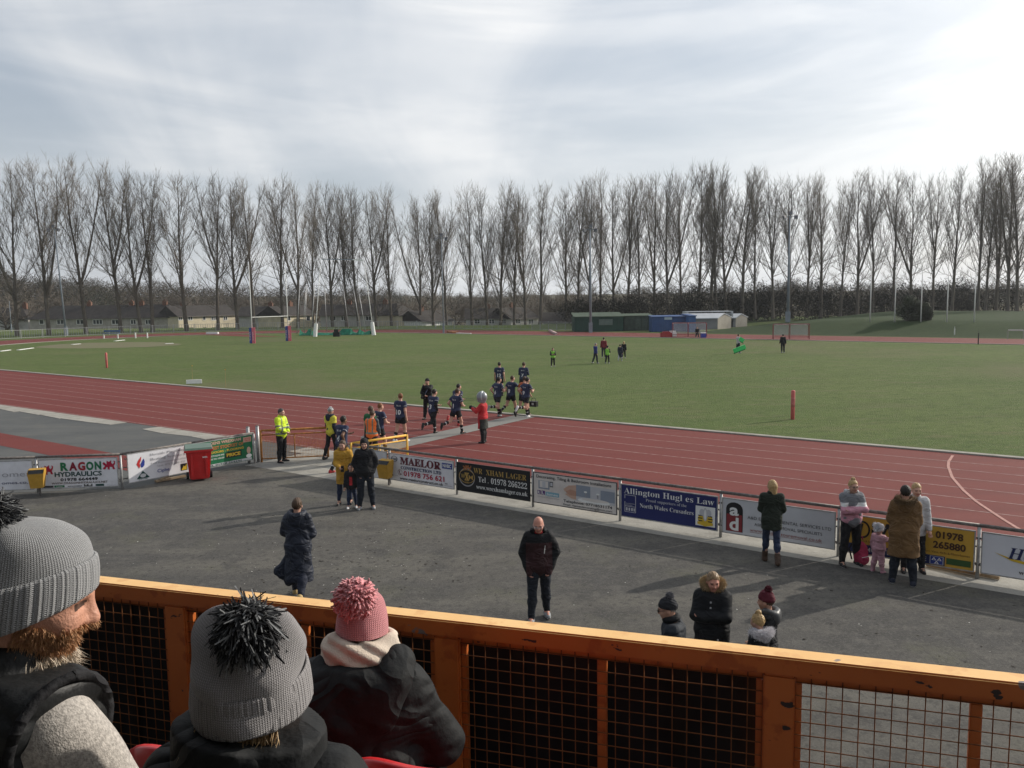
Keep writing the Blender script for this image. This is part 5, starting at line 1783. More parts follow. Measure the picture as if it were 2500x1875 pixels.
class Pose:
    """skeleton of a figure facing +Y, feet on z=0"""

    def __init__(s, h=1.75, lean=0., twist=0., armR=(8, 8, 12, 0), armL=(8, 8, 12, 0), legR=(2, 4, 4), legL=(-2, 4, 4), head=(0, 0), build=1.0, side=0.0,
                 shoulder=1.0, child=0.0):
        k = h / 1.75
        s.k, s.h, s.b = k, h, build
        s.child = child
        hk = 1 + .22 * child                 # children carry a larger head on a smaller body
        s.hk = k * hk
        kk = k * (1 - .035 * child)
        s.kk = kk
        Rt = rz(R(twist)) @ ry(R(side)) @ rx(-R(lean))
        s.Rt = Rt
        s.pel = np.array([0, 0, .93 * kk])
        up = lambda x, y, z: s.pel + Rt @ np.array([x * kk, y * kk, z * kk])
        s.waist, s.chest, s.neck = up(0, .0, .14), up(0, -.005, .34), up(0, -.01, .53)
        s.up = up
        s.sh = {q: up(q * .168 * shoulder, -.012, .468) for q in (1, -1)}
        s.el, s.wr, s.hand, s.Rf = {}, {}, {}, {}
        for q, (p, ab, e, tw) in ((1, armR), (-1, armL)):
            Ru = Rt @ ry(-q * R(ab)) @ rx(R(p)) @ rz(q * R(tw))
            dn = np.array([0, 0, -1.])
            s.el[q] = s.sh[q] + Ru @ dn * .29 * kk
            Rf = Ru @ rx(R(e))
            s.wr[q] = s.el[q] + Rf @ dn * .25 * kk
            s.hand[q] = s.wr[q] + Rf @ dn * .09 * kk
            s.Rf[q] = Rf
        Rp = rz(R(twist * .4))
        s.hip = {q: s.pel + Rp @ np.array([q * .09 * kk, 0, -.03 * kk]) for q in (1, -1)}
        s.kn, s.an, s.Rl = {}, {}, {}
        for q, L in ((1, legR), (-1, legL)):
            p, ab, e = L[:3]
            Ru = Rp @ ry(-q * R(ab)) @ rx(R(p))
            s.kn[q] = s.hip[q] + Ru @ np.array([0, 0, -.43 * kk])
            Rl = Ru @ rx(-R(e))
            s.an[q] = s.kn[q] + Rl @ np.array([0, 0, -.41 * kk])
            fp = L[3] if len(L) > 3 else None
            # foot flat unless the leg is lifted
            s.Rl[q] = Rl if fp is not None else Rp @ rz(-q * R(8))
            if fp is not None:
                s.Rl[q] = Rl @ rx(R(fp))
        zmin = min(s.an[q][2] for q in (1, -1)) - .075 * kk
        for nm in ('pel', 'waist', 'chest', 'neck'):
            setattr(s, nm, getattr(s, nm) - np.array([0, 0, zmin]))
        for dct in (s.sh, s.el, s.wr, s.hand, s.hip, s.kn, s.an):
            for q in dct:
                dct[q] = dct[q] - np.array([0, 0, zmin])
        pel = s.pel
        s.up = lambda x, y, z: pel + Rt @ np.array([x * kk, y * kk, z * kk])
        s.Rh = rz(R(twist + head[0])) @ rx(-R(lean * .5 + head[1]))
        s.hc = s.neck + Rt @ np.array([0, .012, .045]) * kk + s.Rh @ np.array([0, .018, .105]) * s.hk

    def H(s, x, y, z):
        """point in head coordinates (metres at adult scale)"""
        return s.hc + s.Rh @ (np.array([x, y, z]) * s.hk)

    # ---- body
    def torso(s, g=0., skirt=None, flare=1.0):
        kk, b = s.kk, s.b
        L = [flat(s.up(0, 0, .02), s.up(0, 0, .16), (.155 * b + g) * kk, (.136 * b + g) * kk, s.Rt, .70),
             flat(s.up(0, -.0, .14), s.up(0, -.005, .34), (.136 * b + g) * kk, (.158 * b + g) * kk, s.Rt, .68),
             flat(s.up(-.10, -.012, .44), s.up(.10, -.012, .44), (.080 + g) * kk, (.080 + g) * kk, s.Rt, .9, .07),
             cone(s.up(0, -.012, .46), s.up(0, -.008, .55), (.085 + g * .8) * kk, (.058 + g * .4) * kk, .05)]
        if skirt:
            L.append(flat(s.up(0, 0, .06), s.up(0, -.0, -skirt), (.152 * b + g) * kk, (.158 * b + g) * flare * kk, s.Rt, .76))
        return L

    def arm(s, q, g=0., to=1.0, start=0.0):
        kk = s.kk
        e = s.el[q] + (s.wr[q] - s.el[q]) * to
        return [cone(s.sh[q], s.el[q], (.056 + g) * kk, (.044 + g) * kk, .05), cone(s.el[q], e, (.044 + g) * kk, (.030 + g) * kk, .03)]

    def upper_arm(s, q, g=0., to=.6):
        return [cone(s.sh[q], s.sh[q] + (s.el[q] - s.sh[q]) * to, (.058 + g) * s.kk, (.060 + g) * s.kk, .05)]

    def leg(s, q, g=0., to=1.0, g2=None):
        kk, b = s.kk, s.b ** .5
        g2 = g if g2 is None else g2
        L = [cone(s.hip[q], s.kn[q], (.088 + g) * b * kk, (.060 + g2) * kk, .04)]
        if to > 0:
            e = s.kn[q] + (s.an[q] - s.kn[q]) * to
            m = s.kn[q] + (s.an[q] - s.kn[q]) * min(.32, to)
            cb = s.Rl[q] @ np.array([0, -.012, 0])
            L += [cone(s.kn[q], m + cb, (.055 + g2) * kk, (.058 + g2) * kk, .03)]
            if to > .33:
                L += [cone(m + cb, e, (.058 + g2) * kk, (.037 + g2 + (.0)) * kk, .03)]
        return L

    def skin_prims(s):
        kk, H, hk = s.kk, s.H, s.hk
        L = s.torso(-.012) + [ell(s.pel + np.array([0, 0, -.02]), np.array([.15 * s.b, .10, .10]) * kk, s.Rt, .05)]
        for q in (1, -1):
            L += s.arm(q) + s.leg(q)
            L += [cone(s.wr[q], s.hand[q], .028 * kk, .034 * kk, .02)]
            L += [cone(s.an[q], s.an[q] + s.Rl[q] @ np.array([0, .14, -.045]) * kk, .042 * kk, .032 * kk, .03), cone(s.an[q], s.an[q] + s.Rl[q] @ np.array([0, -.04, -.04]) * kk, .04 * kk, .034 * kk, .02)]
        return L

    def head_prims(s, fem=False):
        H, hk = s.H, s.hk
        n = lambda *r: np.array(r) * hk
        j = .9 if fem else 1.0
        return [ell(H(0, -.012, .025), n(.077, .096, .098), s.Rh, .03),
                ell(H(0, .03, -.035), n(.064 * j, .066, .078), s.Rh, .05),
                ell(H(0, .055, -.088), n(.034 * j, .034, .028), s.Rh, .04),
                ell(H(0, .083, .022), n(.050, .014, .012), s.Rh, .025),
                cone(H(0, .093, .012), H(0, .112, -.026), .0085 * hk, .0145 * hk, .014),
                ell(H(.012, .101, -.030), n(.009, .010, .008), s.Rh, .008), ell(H(-.012, .101, -.030), n(.009, .010, .008), s.Rh, .008),
                ell(H(.034, .098, .004), n(.016, .012, .010), s.Rh, .012, True), ell(H(-.034, .098, .004), n(.016, .012, .010), s.Rh, .012, True),
                ell(H(0, .092, -.056), n(.024, .010, .006), s.Rh, .008), ell(H(0, .090, -.066), n(.020, .010, .006), s.Rh, .008),
                ell(H(.040, .072, -.028), n(.022, .022, .020), s.Rh, .03), ell(H(-.040, .072, -.028), n(.022, .022, .020), s.Rh, .03),
                ell(H(.079, -.006, -.008), n(.010, .020, .032), s.Rh @ ry(-.2), .008), ell(H(-.079, -.006, -.008), n(.010, .020, .032), s.Rh @ ry(.2), .008),
                cone(s.neck - s.Rt @ np.array([0, 0, .04]) * s.kk, H(0, -.012, -.055), .062 * s.kk, .052 * hk, .03)]

    def fingers(s, q, curl=35, spread=4):
        """five finger tubes rooted in the palm"""
        mb_ = MB()
        k = s.kk
        Rf = s.Rf[q]
        base = s.hand[q]
        for i, (off, ln) in enumerate(((-.027, .068), (-.009, .078), (.009, .073), (.026, .058))):
            a = base + Rf @ np.array([off * q * -1, 0, -.02]) * k
            P_ = [a]
            ang = R(curl * .4)
            for seg in (.45, .32, .23):
                d = Rf @ (rx(ang) @ np.array([0, 0, -1.]))
                P_.append(P_[-1] + d * ln * seg * k); ang += R(curl)
            mb_.tube(P_, [.0095 * k, .009 * k, .008 * k, .006 * k], 6)
        a = s.wr[q] + (s.hand[q] - s.wr[q]) * .35 + Rf @ np.array([-q * .028, .01, 0]) * k
        d1 = Rf @ np.array([-q * .6, .35, -.75]); d2 = Rf @ np.array([-q * .2, .5, -.85])
        mb_.tube([a, a + d1 * .035 * k, a + d1 * .035 * k + d2 * .03 * k], [.012 * k, .011 * k, .008 * k], 6)
        return mb_


def join(parts):
    Vs, Fs, Ms, n = [], [], [], 0
    for v, f, m in parts:
        Vs += [tuple(p) for p in v]; Fs += [tuple(int(i) + n for i in q) for q in f]
        Ms += list(m) if hasattr(m, '__len__') else [m] * len(f)
        n += len(v)
    return Vs, Fs, Ms


CLOTH = {}


def cloth(name, c, rough=.85, var=.12, bump=.35, bscale=90, **k):
    return mat('cloth_' + name, c, rough, var, k.pop('scale', 9), bump, bscale, folds=k.pop('folds', .75), **k)


def jitter_mesh(P, a):
    return P


class Person:
    def __init__(s, pos, hd, pose, label, cat='person', group=None, vox=.017, skin=None, fem=False, curl=35):
        s.p = pose
        s.v = vox
        s.root = empty('person', (pos[0], pos[1], pos[2] if len(pos) > 2 else 0.0), -R(hd))
        tag(s.root, label, cat, group)
        s.skin = skin or M_SKIN
        s.fem = fem
        s.body(curl)

    def mesh(s, name, groups, m, post=None, vox=None, it=1, fn=None, parent=None, box=None):
        """grow one garment; fn(torso coords, world coords) picks the material of each face"""
        Vv, Q = sdf_mesh(groups, vox or s.v, post, it, box)
        mi = None
        if fn is not None:
            c = Vv[Q].mean(1)
            mi = fn((c - s.p.pel) @ s.p.Rt / s.p.kk, c)
        o = obj(name, Vv, Q, m, parent or s.root, mi, smooth=True)
        o['_bvh'] = 0
        s.last = (Vv, Q)
        return o

    def body(s, curl):
        p = s.p
        parts = []
        Vv, Q = sdf_mesh([(p.skin_prims(), [], .03)], max(s.v, .014), None, 1)
        parts.append((Vv, Q, 0))
        hv = max(.0065, s.v * .5) * (1 if p.h > 1.3 else .85)
        Vh, Qh = sdf_mesh([(p.head_prims(s.fem), [], .03)], hv, None, 1)
        c = (Vh[Qh].mean(1) - p.hc) @ p.Rh / p.hk
        mi = np.zeros(len(Qh), int)
        eye = (np.abs(np.abs(c[:, 0]) - .034) < .014) & (np.abs(c[:, 2] - .005) < .006) & (c[:, 1] > .06)
        brow = (np.abs(np.abs(c[:, 0]) - .034) < .020) & (np.abs(c[:, 2] - .025) < .004) & (c[:, 1] > .06)
        lip = (np.abs(c[:, 0]) < .026) & (np.abs(c[:, 2] + .061) < .009) & (c[:, 1] > .075)
        mi[brow] = 2; mi[eye] = 2; mi[lip] = 1
        parts.append((Vh, Qh, mi))
        for q in (1, -1):
            f = p.fingers(q, curl)
            parts.append((f.v, f.f, 0))
        Vs, Fs, Ms = join(parts)
        s.bodyobj = obj('body', Vs, Fs, [s.skin, M_LIP, M_EYE], s.root, Ms, smooth=True)

    # ---- garments
    def top(s, name, m, g=.02, hem=.12, sleeve=1.0, post=None, fn=None, skirt=None, flare=1.05, vox=None, neck=.535, arms=(1, -1), wr=.004):
        p = s.p
        tr = p.torso(g, skirt=skirt, flare=flare)
        tr += [ell(p.up(0, 0, 0), np.array([.150 * p.b + g, .108 * p.b ** .5 + g, .12]) * p.kk, p.Rt, .05)]
        dn = p.Rt @ np.array([0, 0, -1.])
        upn = -dn
        gr = [(tr, [(p.up(0, 0, -hem), dn), (p.up(0, 0, neck), upn)], .03)]
        for q in arms:
            if sleeve > .55:
                gr.append((p.arm(q, g * .62 + .004, sleeve), [], .035))
            elif sleeve > 0:
                L = p.upper_arm(q, g * .8, .62)
                d = p.el[q] - p.sh[q]; d /= np.linalg.norm(d)
                gr.append((L, [(p.sh[q] + d * .17 * p.kk, d)], .035))
        return s.mesh(name, gr, m, post or wrinkle(wr, 24, len(name) % 5 + p.h), vox, fn=fn)

    def trousers(s, m, g=.018, to=.97, name='trousers', g2=None, post=None, fn=None, wr=.004):
        p = s.p
        pr = [ell(p.pel + np.array([0, 0, .0]), np.array([.168 * p.b, .118, .11]) * p.kk + g * .5, p.Rt, .05)]
        gr = [(pr, [], .03)]
        for q in (1, -1):
            gr.append((p.leg(q, g, to, g2), [], .05))
        return s.mesh(name, gr, m, post or wrinkle(wr, 22, 3), fn=fn)

    def shorts(s, m, name='shorts'):
        p = s.p
        gr = [([ell(p.pel, np.array([.17 * p.b, .122, .12]) * p.kk, p.Rt, .05)], [], .03)]
        for q in (1, -1):
            d = p.kn[q] - p.hip[q]; d /= np.linalg.norm(d)
            gr.append(([cone(p.hip[q], p.kn[q], .108 * p.kk, .105 * p.kk, .04)], [(p.hip[q] + d * .24 * p.kk, d)], .05))
        return s.mesh(name, gr, m, wrinkle(.004, 25, 2))

    def socks(s, m, ring=None, a=.32):
        p = s.p
        for q in (1, -1):
            d = p.an[q] - p.kn[q]; L = np.linalg.norm(d); d /= L
            pr = p.leg(q, .006)[1:] + [cone(p.an[q] - d * .05, p.an[q], .045 * p.kk, .044 * p.kk, .02)]
            at_ = p.kn[q] + d * L * a
            o = s.mesh('sock', [(pr, [(at_, -d)], .02)], [m] + ([ring] if ring else []), None,
                       fn=(lambda t, w, k0=p.kn[q], d=d, L=L: ((np.abs(((w - k0) @ d) / L - .62) < .035)).astype(int)) if ring else None)

    def shoes(s, m, sole=None, boot=0.):
        p = s.p
        kk = p.kk
        for q in (1, -1):
            F = lambda x, y, z: p.an[q] + p.Rl[q] @ np.array([x, y, z]) * kk
            pr = [cone(F(0, -.035, -.03), F(0, .06, -.035), .045 * kk, .046 * kk, .03), cone(F(0, .05, -.04), F(0, .15, -.048), .046 * kk, .036 * kk, .03), cone(F(0, -.02, 0), F(0, -.03, -.03), .046 * kk, .046 * kk, .03)]
            if boot:
                d = (p.kn[q] - p.an[q]); pr.append(cone(p.an[q], p.an[q] + d * boot, .058 * kk, .062 * kk, .03))
            base = F(0, 0, -.072); nrm = p.Rl[q] @ np.array([0, 0, -1.])
            so = sole or m
            Rl_ = p.Rl[q]
            an_ = p.an[q]
            s.mesh('shoe', [(pr, [(base, nrm)], .02)], [m, so], None, max(.011, s.v * .7),
                   fn=lambda t, w, a=an_, r=Rl_: (((w - a) @ r)[:, 2] < -.055 * kk).astype(int))

    def hair(s, m, style='short'):
        p = s.p
        H, n = p.H, lambda *r: np.array(r) * p.hk
        cl = []
        face = [(H(0, .052, .045), p.Rh @ np.array([0, .80, -.6]))]
        pr = [ell(H(0, -.016, .030), n(.084, .104, .104), p.Rh, .02)]
        if style in ('short', 'crop'):
            e = .004 if style == 'crop' else .0
            pr = [ell(H(0, -.016, .030), n(.083 - e, .103 - e, .104 - e), p.Rh, .02)]
            gr = [(pr, face + [(H(0, 0, -.045), p.Rh @ np.array([0, .55, -.83]))], .02)]
        elif style == 'quiff':
            pr += [ell(H(0, .045, .108), n(.055, .045, .024), p.Rh, .03)]
            gr = [(pr, face + [(H(0, 0, -.045), p.Rh @ np.array([0, .55, -.83]))], .02)]
        elif style == 'bald_ring':
            gr = [([ell(H(0, -.022, -.004), n(.084, .092, .05), p.Rh, .02)], [(H(0, .02, 0), p.Rh @ np.array([0, 1., 0])), (H(0, -.02, .035), p.Rh @ np.array([0, .35, .93]))], .02)]
        elif style == 'long':
            pr += [cone(H(0, -.06, .0), H(.0, -.075, -.17), .082 * p.hk, .06 * p.hk, .03), cone(H(.05, -.03, -.02), H(.06, -.03, -.15), .045 * p.hk, .035 * p.hk, .03), cone(H(-.05, -.03, -.02), H(-.06, -.03, -.15), .045 * p.hk, .035 * p.hk, .03)]
            gr = [(pr, face, .02)]
        elif style == 'bun':
            gr = [(pr + [cone(H(-.07, .0, .0), H(-.062, .02, -.06), .02 * p.hk, .012 * p.hk, .02)], face + [(H(0, 0, -.05), p.Rh @ np.array([0, .4, -.9]))], .02), ([ell(H(0, -.03, .145), n(.042, .042, .035), p.Rh, .02)], [], .02)]
        elif style == 'pony':
            gr = [(pr, face + [(H(0, 0, -.06), p.Rh @ np.array([0, .5, -.85]))], .02), ([cone(H(0, -.11, .03), H(0, -.13, -.12), .036 * p.hk, .02 * p.hk, .02)], [], .03)]
        a = 0.0035 if style in ('crop', 'bald_ring') else .006
        return s.mesh('hair', gr, m, lambda P: a * np.sin(P[:, 0] * 150 + 3 * np.sin(P[:, 2] * 30)) * np.sin(P[:, 2] * 60 + P[:, 1] * 90), max(.0075, s.v * .55))

    def beanie(s, m, pom=None, pr_=.05, fn=None, cuff=True, tall=0., pomoff=(0, -.01, .0)):
        p = s.p
        H, n = p.H, lambda *r: np.array(r) * p.hk
        pr = [ell(H(0, -.014, .040 + tall * .5), n(.090, .110, .110 + tall), p.Rh, .03)]
        nn = p.Rh @ np.array([0, .28, -.96])
        gr = [(pr, [(H(0, .0, .022), nn)], .02)]
        if cuff:
            gr.append(([ell(H(0, -.014, .040), n(.096, .116, .100), p.Rh, .02)], [(H(0, 0, .022), nn), (H(0, 0, .072), -nn)], .008))
        o = s.mesh('hat', gr, m, lambda P: .0018 * np.sin(np.arctan2((P - p.hc) @ p.Rh[:, 0], (P - p.hc) @ p.Rh[:, 1]) * 40), max(.008, s.v * .55), fn=fn)
        if pom is not None:
            tuft(s.root if False else o, H(pomoff[0], pomoff[1], .165 + tall * 1.5 + pomoff[2]), pr_ * p.hk, pom, 220 if s.v > .012 else 500)
        return o

    def hood_down(s, m, r=.055, trim=None, big=1.0, tr=.045):
        p = s.p
        kk = p.kk
        pr = []
        for a in range(-120, 121, 20):
            th = R(a)
            pr.append(ell(p.up(.105 * big * math.sin(th), -.03 - .10 * big * math.cos(th), .53 + .04 * abs(math.sin(th * .5)) ** 2), np.array([r * .85, r * .85, r]) * kk, p.Rt, .04))
        pr.append(ell(p.up(0, -.125 * big, .46), np.array([.10 * big, .045, .10]) * kk, p.Rt, .05))
        o = s.mesh('hood', [(pr, [], .03)], m, wrinkle(.006, 30, 1))
        if trim is not None:
            fur_ring(o, [p.up(.125 * big * math.sin(R(a)), -.06 - .13 * big * math.cos(R(a)) + (.0), .555 + .03 * abs(math.sin(R(a * .5))) ** 2) for a in range(-150, 151, 6)], tr * kk, trim, 26 if s.v > .012 else 60)
        return o

    def hood_up(s, m, trim=None):
        p = s.p
        H, n = p.H, lambda *r: np.array(r) * p.hk
        pr = [ell(H(0, -.025, .025), n(.105, .125, .125), p.Rh, .03), cone(H(0, -.03, -.06), p.up(0, -.02, .47), .098 * p.hk, .11 * p.kk, .04)]
        cut = [ell(H(0, .11, -.012), n(.072, .085, .10), p.Rh, .02, True)]
        return s.mesh('hood', [(pr + cut, [], .03)], m, wrinkle(.004, 30, 1), max(.010, s.v * .7))

    def collar(s, m, r=.030, z=.545, rad=.066):
        p = s.p
        pr = [ell(p.up(rad * math.sin(R(a)), rad * math.cos(R(a)) - .0, z + .012 * math.cos(R(a + 180))), np.array([r, r, r * 1.1]) * p.kk, p.Rt, .03) for a in range(0, 360, 30)]
        return s.mesh('collar', [(pr, [], .03)], m, wrinkle(.003, 30))

    def decal(s, txt, m, z, size, x=0., back=True, bold=.02, wid=None, name='number'):
        """print laid on the garment made last"""
        p = s.p
        Vv, Q = s.last
        bvh = BVHTree.FromPolygons([tuple(v) for v in Vv], [tuple(int(i) for i in q) for q in Q])
        v_, f_ = text_geo(txt, bold)
        w = v_[:, 0].max()
        sx = size if wid is None else wid / w
        out = []
        sg = -1 if back else 1
        for q in v_:
            xx = (q[0] - w / 2) * sx
            o_ = p.up((x + xx) * (1 if back else -1), sg * .6, z + (q[1] - .5) * size)
            hit = bvh.ray_cast(Vector(o_), Vector(p.Rt @ np.array([0, -sg, 0])))
            pt = np.array(hit[0]) if hit[0] is not None else p.up((x + xx) * (1 if back else -1), sg * .13, z)
            out.append(tuple(pt + p.Rt @ np.array([0, sg * .006, 0])))
        obj(name, out, f_, m, s.root.children[-1] if False else s.lastobj(), None)

    def lastobj(s):
        return [c for c in s.root.children if c.name.split('.')[0] in ('shirt', 'jacket', 'vest', 'coat')][-1]

    def glasses(s, m, dark=False):
        p = s.p
        g = MB()
        for q in (1, -1):
            c = p.H(q * .034, .108, .006)
            pts = [p.H(q * .034 + .024 * math.cos(a), .110, .004 + .017 * math.sin(a)) for a in np.linspace(0, 2 * math.pi, 11)]
            if dark:
                g.add([p.H(q * .034, .112, .004)] + pts[:-1], [(0, 1 + i, 1 + (i + 1) % 10) for i in range(10)])
            g.tube(pts, .0035 * p.hk, 4)
            g.tube([p.H(q * .058, .105, .010), p.H(q * .08, .02, .012)], .003 * p.hk, 4)
        g.tube([p.H(-.010, .112, .008), p.H(.010, .112, .008)], .003 * p.hk, 4)
        g.build('glasses', m, s.root)


def tuft(parent, c, r, m, n=300, ln=.9, w=.055, seed=None, smooth=False, sag=.12, core=.62):
    """pompom: short yarn strands standing out from a core"""
    rng = np.random.default_rng(seed if seed is not None else int(abs(c[0] * 1000 + c[2] * 777)) % 9999)
    d = rng.normal(0, 1, (n, 3)); d /= np.linalg.norm(d, axis=1)[:, None]
    u = np.cross(d, rng.normal(0, 1, (n, 3))); u /= np.linalg.norm(u, axis=1)[:, None]
    v = np.cross(d, u)
    ww = r * w * rng.uniform(.7, 1.3, (n, 1))
    L = r * ln * rng.uniform(.85, 1.18, (n, 1))
    bend = u * r * rng.normal(0, .15 + sag * .5, (n, 1)) + np.array([0, 0, -sag * r])
    base = np.array(c) + d * r * .25
    mid = np.array(c) + d * L * .7 + bend * .4
    tip = np.array(c) + d * L + bend
    V_ = []
    F_ = []
    rings = []
    for ctr, s_ in ((base, 1.0), (mid, 1.1), (tip, .75)):
        for a in (0, 2.094, 4.189):
            rings.append(ctr + (u * math.cos(a) + v * math.sin(a)) * ww * s_)
    A = np.stack(rings, 1)          # n, 9, 3
    V_ = A.reshape(-1, 3)
    b = np.arange(n)[:, None] * 9
    q = []
    for i in (0, 3):
        for k in range(3):
            q.append(np.concatenate([b + i + k, b + i + (k + 1) % 3, b + i + 3 + (k + 1) % 3, b + i + 3 + k], 1))
    q.append(np.concatenate([b + 6, b + 7, b + 8, b + 8], 1))
    Q = np.concatenate(q[:-1])
    mbc = MB().lathe([(r * .02, -r * core), (r * core * .71, -r * core * .71), (r * core, 0), (r * core * .71, r * core * .71), (r * .02, r * core)], 12, c=tuple(c))
    me_v = list(map(tuple, V_)) + mbc.v
    off = len(V_)
    me_f = [tuple(int(i) for i in x) for x in Q] + [tuple(int(x[i]) for i in range(3)) for x in q[-1]] + [tuple(i + off for i in f) for f in mbc.f]
    o = obj('pompom', me_v, me_f, m, parent, smooth=smooth)
    return o


def fur_ring(parent, pts, r, m, per=40, name='fur_trim'):
    rng = np.random.default_rng(len(pts))
    P = np.repeat(np.array(pts), per, 0)
    n = len(P)
    P = P + rng.normal(0, r * .35, (n, 3))
    d = rng.normal(0, 1, (n, 3)); d /= np.linalg.norm(d, axis=1)[:, None]
    u = np.cross(d, rng.normal(0, 1, (n, 3))); u /= np.linalg.norm(u, axis=1)[:, None]
    w = r * .055
    t = np.stack([P - u * w, P + u * w, P + d * r * rng.uniform(.7, 1.4, (n, 1)) + rng.normal(0, r * .1, (n, 3))], 1)
    return obj(name, t.reshape(-1, 3), np.arange(n * 3).reshape(-1, 3), m, parent)


C_NAVYKIT = layered('navy_kit', (0.016, 0.022, 0.055), [(6, one, .45, .65, (0.03, 0.04, 0.085), .8, 4)], .7, .3)
C_BLACK = cloth('black', (.012, .012, .014)); C_BLACK2 = cloth('black_shell', (.010, .011, .013), .75, spec=.2)
C_NAVY = cloth('navy', (.016, .020, .035), .8); C_JEAN = cloth('jeans', (.022, .032, .065)); C_DJEAN = cloth('dark_jeans', (.014, .018, .026))
C_MUST = cloth('mustard', (.42, .23, .03), .85); C_HIVIS = cloth('hivis', (.55, .72, .03), .7, .08); C_ORVIS = cloth('orange_hivis', (.80, .17, .035), .7, .08); C_REFL = mat('reflective_tape', (.16, .18, .14), .4, .1, 20)
C_YTEE = cloth('yellow_tee', (.55, .50, .06), .8); C_GTEE = cloth('green_tee', (.012, .10, .035), .8); C_WHITE = cloth('white', (.65, .65, .64), .7); C_GREY = cloth('grey', (.16, .165, .18)); C_LGREY = cloth('light_grey', (.42, .42, .43))
C_RED = cloth('red', (.40, .025, .03)); C_PINK = cloth('pink', (.50, .24, .30)); C_DPINK = cloth('deep_pink', (.34, .03, .075)); C_BURG = cloth('burgundy', (.030, .010, .012), .7); C_GREEN = cloth('olive', (.016, .022, .015)); C_BROWN = cloth('brown_parka', (.135, .075, .03)); C_BOOT = cloth('boot_leather', (.06, .035, .022), .6)
C_ORANGE = cloth('orange_top', (.38, .09, .03)); C_RBLUE = cloth('royal_blue', (.02, .028, .16)); C_BURGHAT = cloth('wine_knit', (.09, .012, .022)); C_LIME = cloth('lime_bib', (.25, .55, .08))
H_DARK = mat('dark_hair', (.018, .014, .011), .6, .2, 30); H_BROWN = mat('brown_hair', (.06, .035, .02), .6, .2, 30); H_GREY = mat('grey_hair', (.20, .19, .18), .6, .2, 30); H_BLOND = mat('blond_hair', (.36, .24, .11), .55, .2, 30); H_GING = mat('ginger_hair', (.16, .065, .025), .6, .2, 30); H_WHITE = mat('white_hair', (.5, .49, .47), .6, .1, 30); H_SHAVE = mat('shaved_hair', (.10, .065, .045), .7, .2, 30)
F_TAN = mat('tan_fur', (.40, .29, .16), .8, .25, 25); F_WHITE = mat('white_fur', (.68, .66, .68), .8, .08, 25); F_BRN = mat('brown_fur', (.14, .09, .045), .8, .25, 25)
SH_BLK = cloth('shoe_black', (.014, .014, .015), .5); SH_WHT = cloth('shoe_white', (.62, .62, .62), .5); SH_GRY = cloth('shoe_grey', (.22, .23, .24), .6); SH_RED = cloth('boot_red', (.42, .035, .035), .5)

STAND = dict(armR=(6, 9, 14, 10), armL=(6, 9, 14, 10), legR=(2, 5, 3), legL=(-1, 5, 3))
POCKET = dict(armR=(-6, 20, 48, 62), armL=(-6, 20, 48, 62), legR=(1, 5, 3), legL=(-1, 5, 3))
CROSS = dict(armR=(26, 8, 98, 80), armL=(34, 8, 92, 84), legR=(1, 5, 3), legL=(-1, 5, 3))


def aim(per, px, py):
    """slide the figure over the ground until its head centre is where the photograph has it"""
    z = per.p.hc[2] + per.root.location[2]
    t = G(px, py, z)
    a = per.root.rotation_euler[2]
    c, s_ = math.cos(a), math.sin(a)
    h = per.p.hc
    per.root.location[0] = t[0] - (c * h[0] - s_ * h[1])
    per.root.location[1] = t[1] - (s_ * h[0] + c * h[1])


def feet_at(px, py):
    return G(px, py)


def head_at(px, py, h):
    g = G(px, py, h); return np.array([g[0], g[1], 0.0])


# ---- steward
p = Pose(1.79, armR=(14, 12, 62, 55), armL=(14, 12, 58, 55), legR=(2, 5, 3), legL=(-2, 5, 3), head=(8, 6), build=1.12)
s = Person(feet_at(690, 1129), 112, p, 'steward in a yellow hi-vis jacket standing by the rusty gate', group=None)
s.trousers(C_BLACK, .02)
s.shoes(SH_BLK)
def hv(t, w):
    m = np.zeros(len(t), int)
    m[(np.abs(t[:, 2] - .02) < .028) & (np.abs(t[:, 0]) < .26)] = 1
    m[(np.abs(t[:, 2] - .20) < .026) & (np.abs(t[:, 0]) < .26)] = 1
    m[(np.abs(np.abs(t[:, 0]) - .10) < .022) & (t[:, 2] > .2)] = 1
    return m
s.top('jacket', [C_HIVIS, C_REFL], .034, .17, .96, fn=hv, wr=.004)
for q in (1, -1):
    e0, e1 = p.el[q], p.wr[q]
    for a_, b_ in (((p.sh[q] + e0) / 2 + (e0 - p.sh[q]) * .16, (p.sh[q] + e0) / 2 + (e0 - p.sh[q]) * .34), (e0 + (e1 - e0) * .45, e0 + (e1 - e0) * .63)):
        s.mesh('reflective_band', [([cone(a_, b_, .093, .091, .01)], [(a_, (a_ - b_) / np.linalg.norm(a_ - b_)), (b_, (b_ - a_) / np.linalg.norm(b_ - a_))], .01)], C_REFL)
s.collar(C_HIVIS, .032, .555, .068)
s.hair(H_GREY if False else mat('iron_hair', (.06, .055, .05), .6, .2, 30), 'short')

